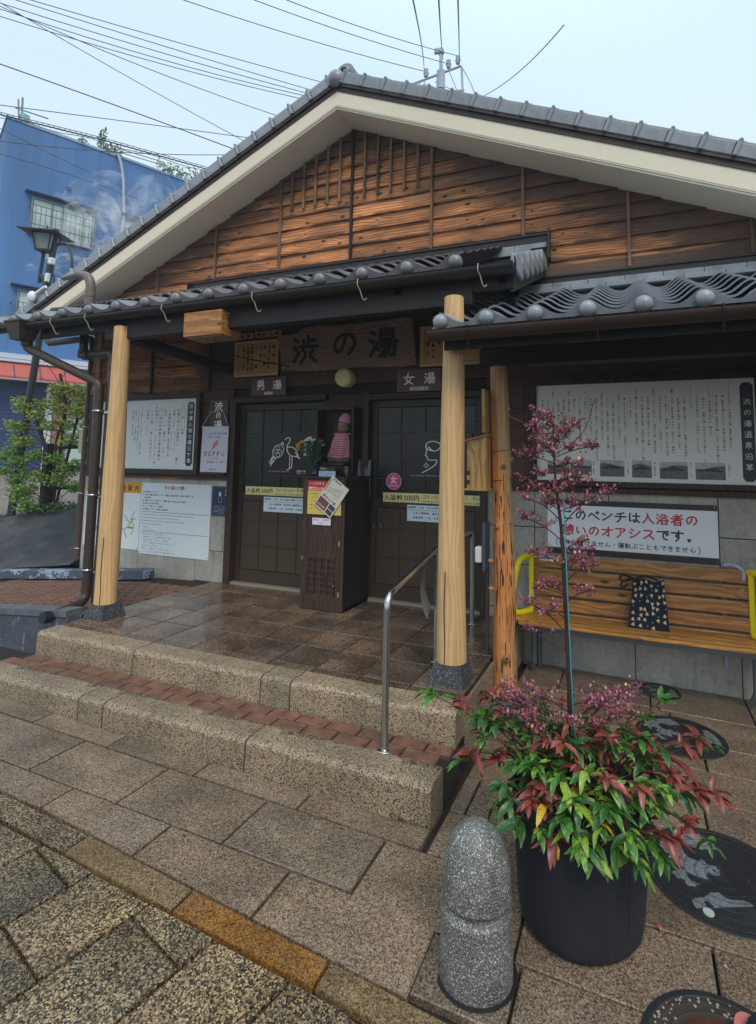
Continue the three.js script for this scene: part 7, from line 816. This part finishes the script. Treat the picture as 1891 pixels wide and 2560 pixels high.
// ---------------------------------------------------------------- blue building
{ const O = V(-14.245, 0, -4.535), D = V(0.407, 0, -0.913), N = V(0.913, 0, 0.407), b = thing('blue_building', 'tall blue painted building with a red awning over its ground floor, far left', 'building'); b.position.copy(O); b.rotation.y = Math.atan2(0.913, 0.407);
  // local x runs along the wall away from the viewer, local z out of it
  const blue = std({ map: rep(dataTex(512, 512, (u, v) => { const n = fbm(u * 4, v * 3, 4, 3, 5, 801), s = fbm(u * 40, v * 3, 40, 3, 3, 802), k = 0.84 + 0.3 * n - 0.14 * Math.max(0, s - 0.5) * 2; return [74 * k, 118 * k, 172 * k]; }), 0.12, 0.09), roughness: 0.75 }), nav = std({ color: C('#2d3f6e'), roughness: 0.6 }), fr = std({ color: C('#7d7f86'), roughness: 0.5, metalness: 0.3 }), pane = std({ color: C('#b9cbc6'), roughness: 0.15 });  // wall blue is lightened and dulled: distance haze put into the texture colour
  mesh('wall', uvm(box2(0, 14, 4.3, 11.6, -9, 0)), blue, b); mesh('parapet', uvm(box2(-0.03, 14, 11.6, 11.68, -9, 0.03)), std({ color: C('#8ea3c4'), roughness: 0.6 }), b);
  mesh('ground_floor', uvm(box2(0.02, 14, 0.6, 4.3, -9, -0.25)), std({ color: C('#9a8f8c'), roughness: 0.8 }), b);
  const win = (x0, x1, y0, y1, n, hood) => { const w = mesh('window', M(box2(x0 - 0.05, x1 + 0.05, y1, y1 + 0.05, -0.05, 0.05), box2(x0 - 0.05, x1 + 0.05, y0 - 0.05, y0, -0.05, 0.06), box2(x0 - 0.05, x0, y0, y1, -0.05, 0.05), box2(x1, x1 + 0.05, y0, y1, -0.05, 0.05)), fr, b); n.forEach((a, i) => { if (i) { mesh('mullion', box2(a - 0.02, a + 0.02, y0, y1, -0.04, 0.035), fr, w); } const x = n[i + 1] ?? x1; mesh('pane', box2(a + 0.02, x - 0.02, y0, y1, -0.03, 0.01), pane, w); }); if (hood) mesh('hood', box2(x0 - 0.22, x1 + 0.1, y1 + 0.14, y1 + 0.17, 0, 0.22), nav, w); return w; };
  const grille = (w, x0, x1, y0, y1) => { const g = []; for (let x = x0; x <= x1 + 0.01; x += 0.128) g.push(box2(x - 0.008, x + 0.008, y0, y1, 0.28, 0.296)); for (const y of [y0, lerp(y0, y1, 0.3), lerp(y0, y1, 0.72), y1]) g.push(box2(x0, x1, y - 0.01, y + 0.01, 0.278, 0.3)); for (const x of [x0, x1]) for (const y of [y0, y1]) g.push(box2(x - 0.01, x + 0.01, y - 0.012, y + 0.012, 0, 0.28)); mesh('railing', M(g), std({ color: C('#5c5f66'), roughness: 0.6 }), w); };
  grille(win(0.78, 2.37, 8.28, 9.38, [0.78, 1.28, 1.56, 2.1], 1), 0.7, 2.42, 8.26, 9.10); grille(win(0.62, 1.25, 5.62, 6.48, [0.62, 0.9], 1), 0.45, 1.3, 5.55, 6.1); win(3.26, 4.4, 8.5, 9.52, [3.26, 3.8], 1);
  mesh('wall_vent', fin(cyl(0, 0, 0, 0.07, 0.05, 0.05, 12).rotateX(Math.PI / 2).translate(1.65, 10.02, 0.02)), nav, b);
  const aw = mesh('awning', M(prism([[0, 3.84], [0, 4.36], [0.02, 4.36], [0.5, 3.9], [0.5, 3.84]].map(([x, y]) => [-x, y]).reverse(), 0.0, 8).rotateY(Math.PI / 2).translate(0, 0, 0)), std({ color: C('#b4584c'), roughness: 0.6 }), b); for (const x of [0.62, 1.25, 1.87, 2.49, 3.1]) mesh('seam', tube([[x, 4.37, 0.03], [x, 3.9, 0.51], [x, 3.84, 0.51]], 0.012, 5, 3, false), nav, aw);
  mesh('band', M(box2(0, 14, 4.36, 4.44, -0.1, 0.12), box2(0, 14, 4.46, 4.60, -0.1, 0.09)), std({ color: C('#c3cad6'), roughness: 0.5 }), b); mesh('awning_rail', box2(0, 8, 3.79, 3.835, 0.44, 0.51), std({ color: C('#a49aa0'), roughness: 0.5 }), b);
  const sh = mesh('shutter', box2(0.05, 1.48, 1.25, 3.78, -0.2, -0.1), nav, b); mesh('slat', M(...Array.from({ length: 24 }, (_, i) => box2(0.05, 1.48, 1.28 + i * 0.104, 1.37 + i * 0.104, -0.1, -0.085))), nav, sh);
  mesh('pillar', uvm(box2(1.5, 1.68, 0.8, 3.78, -0.25, -0.06)), std({ color: C('#c6ccd4'), roughness: 0.6 }), b); mesh('pillar', uvm(box2(1.70, 2.02, 0.8, 3.78, -0.25, -0.04)), std({ map: rep(T.concrete, 0.5, 0.5), color: C('#c8a68c'), roughness: 0.8 }), b); for (const [a, c] of [[2.08, 2.66], [2.76, 3.4]]) { const w = mesh('shop_window', M(box2(a - 0.04, c + 0.04, 3.1, 3.15, -0.25, -0.1), box2(a - 0.04, a, 1.2, 3.1, -0.25, -0.1), box2(c, c + 0.04, 1.2, 3.1, -0.25, -0.1), box2(a, c, 2.32, 2.38, -0.25, -0.1)), fr, b); mesh('pane', box2(a, c, 1.25, 2.32, -0.22, -0.15), pane, w); mesh('pane', box2(a, c, 2.38, 3.1, -0.22, -0.15), pane, w); }
  mesh('base_course', uvm(box2(0, 14, 0.5, 1.25, -0.3, 0.05)), std({ map: rep(T.concrete, 0.5, 0.5), color: C('#7d8088'), roughness: 0.7 }), b);
  const at = (x, y, z) => O.clone().addScaledVector(D, x).addScaledVector(N, z).setY(y);
  one('wall_pipe', tube([at(2.9, 11.75, 0.1), at(3.02, 11.45, 0.12), at(3.14, 10.9, 0.12), at(3.2, 10.2, 0.12), at(3.24, 9.6, 0.12), at(3.2, 8.9, 0.12), at(3.16, 8.0, 0.12)], 0.045, 8), std({ color: C('#aab4c4'), roughness: 0.6 }), 'pale crooked pipe running down the blue wall from the roof plants', 'pipe');
  { const a = thing('roof_antenna', 'leaning pole with a crossbar and a green box on the blue roof', 'antenna'); mesh('mast', M(tube([at(0.36, 11.65, -0.2), at(0.34, 12.5, -0.2)], 0.028, 6, 1, false), tube([at(0.30, 11.65, -0.2), at(0.24, 12.4, -0.2)], 0.022, 6, 1, false)), fr, a); mesh('crossbar', tube([at(0.18, 12.1, -0.2), at(1.02, 12.14, -0.2)], 0.022, 6, 1, false), fr, a); mesh('box', uvm(box(0, 0, 0, 0.2, 0.34, 0.2, 0.02).translate(...at(0.43, 11.82, -0.2).toArray())), std({ color: C('#7fb0a8'), roughness: 0.6 }), a); }
  { const a = thing('roof_rack', 'short grey pipe rack standing out from the blue roof edge', 'rack'); mesh('bar', M(tube([at(2.95, 11.86, 0.1), at(4.35, 11.86, 0.3)], 0.016, 5, 1, false), tube([at(2.95, 11.74, 0.1), at(4.2, 11.74, 0.3)], 0.016, 5, 1, false), tube([at(4.1, 11.68, 0.28), at(4.2, 12.05, 0.3)], 0.018, 5, 1, false)), fr, a); }
  const plant = (x, w, y0, h, n, label) => { const p = thing('roof_plant', label, 'plant'), g = [], st = []; for (let k = 0; k < 6; k++) { const e = at(x + rr(-w, w) * 0.6, y0 + rr(0.4, 1) * h, -0.15 + rr(-0.2, 0.3)); st.push(tube([at(x, y0 - 0.1, -0.15), at(x, y0 + h * 0.3, -0.15), e], 0.012, 5)); } for (let i = 0; i < n; i++) { const u = rr(-1, 1), v = rnd(); g.push(fin(new THREE.PlaneGeometry(0.06, 0.085)).rotateX(rr(-2, 0.5)).rotateY(rr(0, 6)).translate(...at(x + u * w * (0.5 + 0.5 * Math.sin(v * 3)), y0 + h * v, -0.15 + rr(-0.25, 0.3)).toArray())); } mesh('stems', M(st), m.beam, p); const o = mesh('foliage', M(g), std({ color: C('#7d9a72'), roughness: 0.6, side: THREE.DoubleSide }), p); o.userData.kind = 'stuff'; };
  plant(2.5, 0.1, 11.75, 0.62, 70, 'small upright plant on the blue roof, left of the pale pipe'); plant(2.84, 0.3, 11.66, 0.32, 130, 'bushy plant on the blue roof at the head of the pale pipe'); plant(4.7, 0.5, 11.66, 0.4, 150, 'loose leafy plant on the blue roof, middle one'); plant(5.6, 0.6, 11.66, 0.55, 190, 'loose leafy plant on the blue roof, nearest the bathhouse eaves'); plant(2.0, 0.2, 11.66, 0.16, 30, 'low trailing plant on the edge of the blue roof'); }
// ---------------------------------------------------------------- utility pole and overhead wires
{ const pale = std({ color: C('#a9b0c0'), roughness: 0.7 }), t = thing('utility_pole', 'concrete utility pole with crossarms and insulators behind the ridge, haze put into its pale colour', 'utility pole', [-1.70, 0, -7.48]); const ar = (x) => [x * 0.93, 0, -x * 0.37];  // pole and fittings share a pale grey with distance haze put into it
  mesh('pole', M(cyl(0, 0, 0, 0.13, 0.085, 11.6, 16), cyl(0, 11.5, 0, 0.045, 0.04, 0.85, 10)), pale, t); const armBar = (y0, x0, y1, x1, r) => tube([[x0 * 0.93, y0, -x0 * 0.37], [x1 * 0.93, y1, -x1 * 0.37]], r, 4, 1, false);
  mesh('crossarm', armBar(11.36, -0.7, 11.86, 0.52, 0.04), pale, t); mesh('crossarm', armBar(11.08, -0.32, 11.18, 0.6, 0.05), pale, t); mesh('clamp', cyl(0, 11.2, 0, 0.11, 0.11, 0.5, 14), pale, t); mesh('clamp', M(cyl(0, 12.2, 0, 0.08, 0.08, 0.1, 10), box(-0.12, 12.3, 0, 0.12, 0.12, 0.08)), pale, t);
  for (const [x, y] of [[-0.38, 11.55], [0.2, 11.8], [0.44, 11.92]]) mesh('insulator', M(cyl(x * 0.93, y, -x * 0.37, 0.05, 0.075, 0.1, 10), cyl(x * 0.93, y + 0.1, -x * 0.37, 0.045, 0.06, 0.1, 10)), pale, t); for (const [x, y] of [[-0.66, 11.2], [-0.54, 11.26], [-0.42, 11.3]]) mesh('insulator', M(new THREE.SphereGeometry(0.055, 10, 8).scale(1, 1.3, 1).translate(x * 0.93, y, -x * 0.37), cyl(x * 0.93, y, -x * 0.37, 0.015, 0.015, 0.15, 6)), pale, t); mesh('drop_cable', M(tube([[-0.3, 11.35, 0.1], [-0.28, 11.0, 0.1], [-0.24, 10.6, 0.1]], 0.03, 6), tube([[0.5, 11.8, -0.2], [0.52, 11.4, -0.2], [0.54, 10.8, -0.2]], 0.03, 6), tube([[0.2, 11.7, -0.1], [0.35, 11.3, -0.1], [0.55, 10.7, -0.1]], 0.012, 5), tube([[0.5, 11.85, -0.2], [0.75, 11.3, -0.2], [0.95, 10.7, -0.2]], 0.014, 5), tube([[-0.15, 11.45, 0], [0.2, 11.2, 0], [0.5, 11.0, 0]], 0.012, 5)), pale, t); }
const WIRES = [
  [[-8.45, 10.90, -1.55], [-6.45, 10.78, -3.35], [-3.95, 10.67, -5.58], 'topmost of the bundle of five wires running to the ridge from the left'], [[-8.74, 10.90, -1.43], [-6.84, 10.70, -3.13], [-4.17, 10.47, -5.51], 'second wire from the top of the bundle of five'], [[-9.03, 10.83, -1.32], [-6.90, 10.59, -3.19], [-4.25, 10.39, -5.48], 'middle wire of the bundle of five'], [[-9.03, 10.71, -1.33], [-6.92, 10.45, -3.21], [-4.35, 10.35, -5.45], 'fourth wire down of the bundle of five'], [[-9.03, 10.56, -1.35], [-6.93, 10.36, -3.23], [-4.42, 10.27, -5.42], 'lowest wire of the bundle of five'],
  [[-9.03, 10.84, -1.32], [-7.42, 10.01, -3.11], [-5.71, 9.21, -5.01], 'steep straight wire crossing the bundle of five at the top left'], [[-9.05, 9.59, -1.43], [-7.62, 9.35, -3.05], [-5.98, 9.04, -4.91], 'thick sagging cable alone in the sky above the blue roof'], [[-9.07, 8.76, -1.51], [-7.43, 9.04, -3.19], [-5.61, 9.33, -5.04], 'thin wire just above the roof antenna'], [[-5.57, 10.94, -2.72], [-4.49, 11.06, -4.05], [-2.00, 11.49, -7.05], 'lowest of the three wires ending at the utility pole'], [[-4.24, 10.96, -3.26], [-3.64, 11.12, -4.19], [-1.49, 11.83, -7.44], 'middle of the three wires ending at the utility pole'], [[-3.64, 10.97, -3.50], [-3.18, 11.17, -4.34], [-1.28, 12.18, -7.71], 'uppermost of the three wires ending at the utility pole'],
  [[-9.09, 8.03, -1.58], [-7.63, 8.37, -3.18], [-6.03, 8.93, -4.90], 'wire crossing the top of the blue wall almost level'], [[-10.16, 8.89, -2.14], [-9.67, 8.63, -2.60], [-8.99, 8.30, -3.22], 'thin wire slanting down across the blue wall'], [[0.61, 6.51, -0.27], [-0.18, 8.06, -2.36], [-2.03, 11.59, -7.13], 'left of the three wires rising overhead from the utility pole'], [[0.84, 6.51, -0.36], [-0.10, 8.59, -3.04], [-1.64, 12.02, -7.47], 'middle of the three wires rising overhead from the utility pole'], [[1.03, 6.51, -0.44], [0.19, 8.48, -3.10], [-1.31, 11.99, -7.82], 'right of the three wires rising overhead from the utility pole'], [[1.42, 8.47, -3.65], [0.57, 9.30, -5.22], [-0.77, 10.65, -7.42], 'single cable sagging into the sky right of the utility pole'], [[-8.42, 10.48, -1.60], [-6.28, 10.02, -3.87], [-4.94, 9.84, -5.26], 'faint wire below the bundle of five'], [[-10.17, 8.32, -2.19], [-9.36, 8.19, -3.10], [-8.64, 8.01, -3.93], 'lowest thin wire across the blue wall, above its upper window']];
WIRES.forEach(([a, b, c, label], i) => { const A = V(...a), B = V(...b), Cc = V(...c), tB = A.distanceTo(B) / A.distanceTo(Cc), q = (t) => { const l0 = (t - tB) * (t - 1) / (tB), l1 = t * (t - 1) / (tB * (tB - 1)), l2 = t * (t - tB) / (1 - tB); return V(0, 0, 0).addScaledVector(A, l0).addScaledVector(B, l1).addScaledVector(Cc, l2); }; const t0 = -0.25, t1 = i >= 8 && i <= 10 || i >= 13 && i <= 16 ? 1 : 1.25, P = []; for (let k = 0; k <= 16; k++) P.push(q(lerp(t0, t1, k / 16))); one('overhead_wire', new THREE.TubeGeometry(new THREE.CatmullRomCurve3(P), 40, i === 6 ? 0.012 : i === 5 || i === 13 || i === 14 || i === 15 ? 0.008 : 0.0085, 5), m.wire, label, 'wire', 'overhead wires'); });
{ const A = V(-8.00, 7.94, -0.94), B = V(-7.10, 8.03, -2.27), Cc = V(-5.97, 8.06, -3.93), P = [], S = []; for (let k = -6; k <= 60; k++) { const t = k / 50, p = t < 0.5 ? A.clone().lerp(B, t * 2) : B.clone().lerp(Cc, t * 2 - 1); P.push(p); } for (let k = -30; k <= 300; k++) { const t = k / 250, p = (t < 0.5 ? A.clone().lerp(B, t * 2) : B.clone().lerp(Cc, t * 2 - 1)), a = k * 0.9; S.push(p.add(V(Math.cos(a) * 0.03, Math.sin(a) * 0.035 + 0.015, 0))); } const t = thing('telephone_cable', 'thick spiral-hung telephone cable crossing in front of the blue roof edge', 'cable'); mesh('cable', M(new THREE.TubeGeometry(new THREE.CatmullRomCurve3(P), 60, 0.014, 6), new THREE.TubeGeometry(new THREE.CatmullRomCurve3(P.map((p) => p.clone().add(V(0, 0.045, 0)))), 60, 0.007, 5), new THREE.TubeGeometry(new THREE.CatmullRomCurve3(P.map((p, i) => p.clone().add(V(0, -0.05 - 0.02 * Math.sin(i * 0.4), 0)))), 60, 0.007, 5)), m.wire, t); mesh('spiral_hanger', new THREE.TubeGeometry(new THREE.CatmullRomCurve3(S), 700, 0.0035, 4), m.wire, t); }
// ---------------------------------------------------------------- hot-spring steam drifting by the blue wall
{ const mt = std({ color: C('#eef3f8'), roughness: 1, transparent: true, opacity: 0.16, alphaMap: gray(256, 128, (u, v) => 255 * Math.pow(sstep(fbm(u * 6, v * 5, 6, 99, 4, 901), 0.46, 0.78), 1.2) * Math.pow(Math.sin(v * Math.PI), 0.7)), depthWrite: false }), g = new THREE.SphereGeometry(1, 24, 16), P = []; let y = 4.7, x = -7.1;
  for (let k = 0; k < 70; k++) { const t = rnd(), w = 0.12 + 0.75 * t, b = Math.sin(k * 2.4) * 0.35 * t; P.push([-7.2 + 1.15 * t + b + rr(-1, 1) * w * 0.5, 4.7 + 1.9 * t + rr(-0.3, 0.3), -1.75 + rr(-0.7, 0.7) - 0.5 * t, rr(0.08, 0.24) * (0.5 + t)]); }
  const im = new THREE.InstancedMesh(g, mt, P.length), q = new THREE.Matrix4(), qq = new THREE.Quaternion(); P.forEach(([a, b, c, r], i) => { qq.setFromEuler(new THREE.Euler(a * 9, b * 7, c * 5)); im.setMatrixAt(i, q.compose(V(a, b, c), qq, V(r * 2.0, r, r))); }); im.name = 'steam_cloud'; im.userData = { label: 'thin white steam drifting in front of the blue wall beside the lamp', category: 'steam', kind: 'stuff' }; scene.add(im); }
renderer.render(scene, camera);
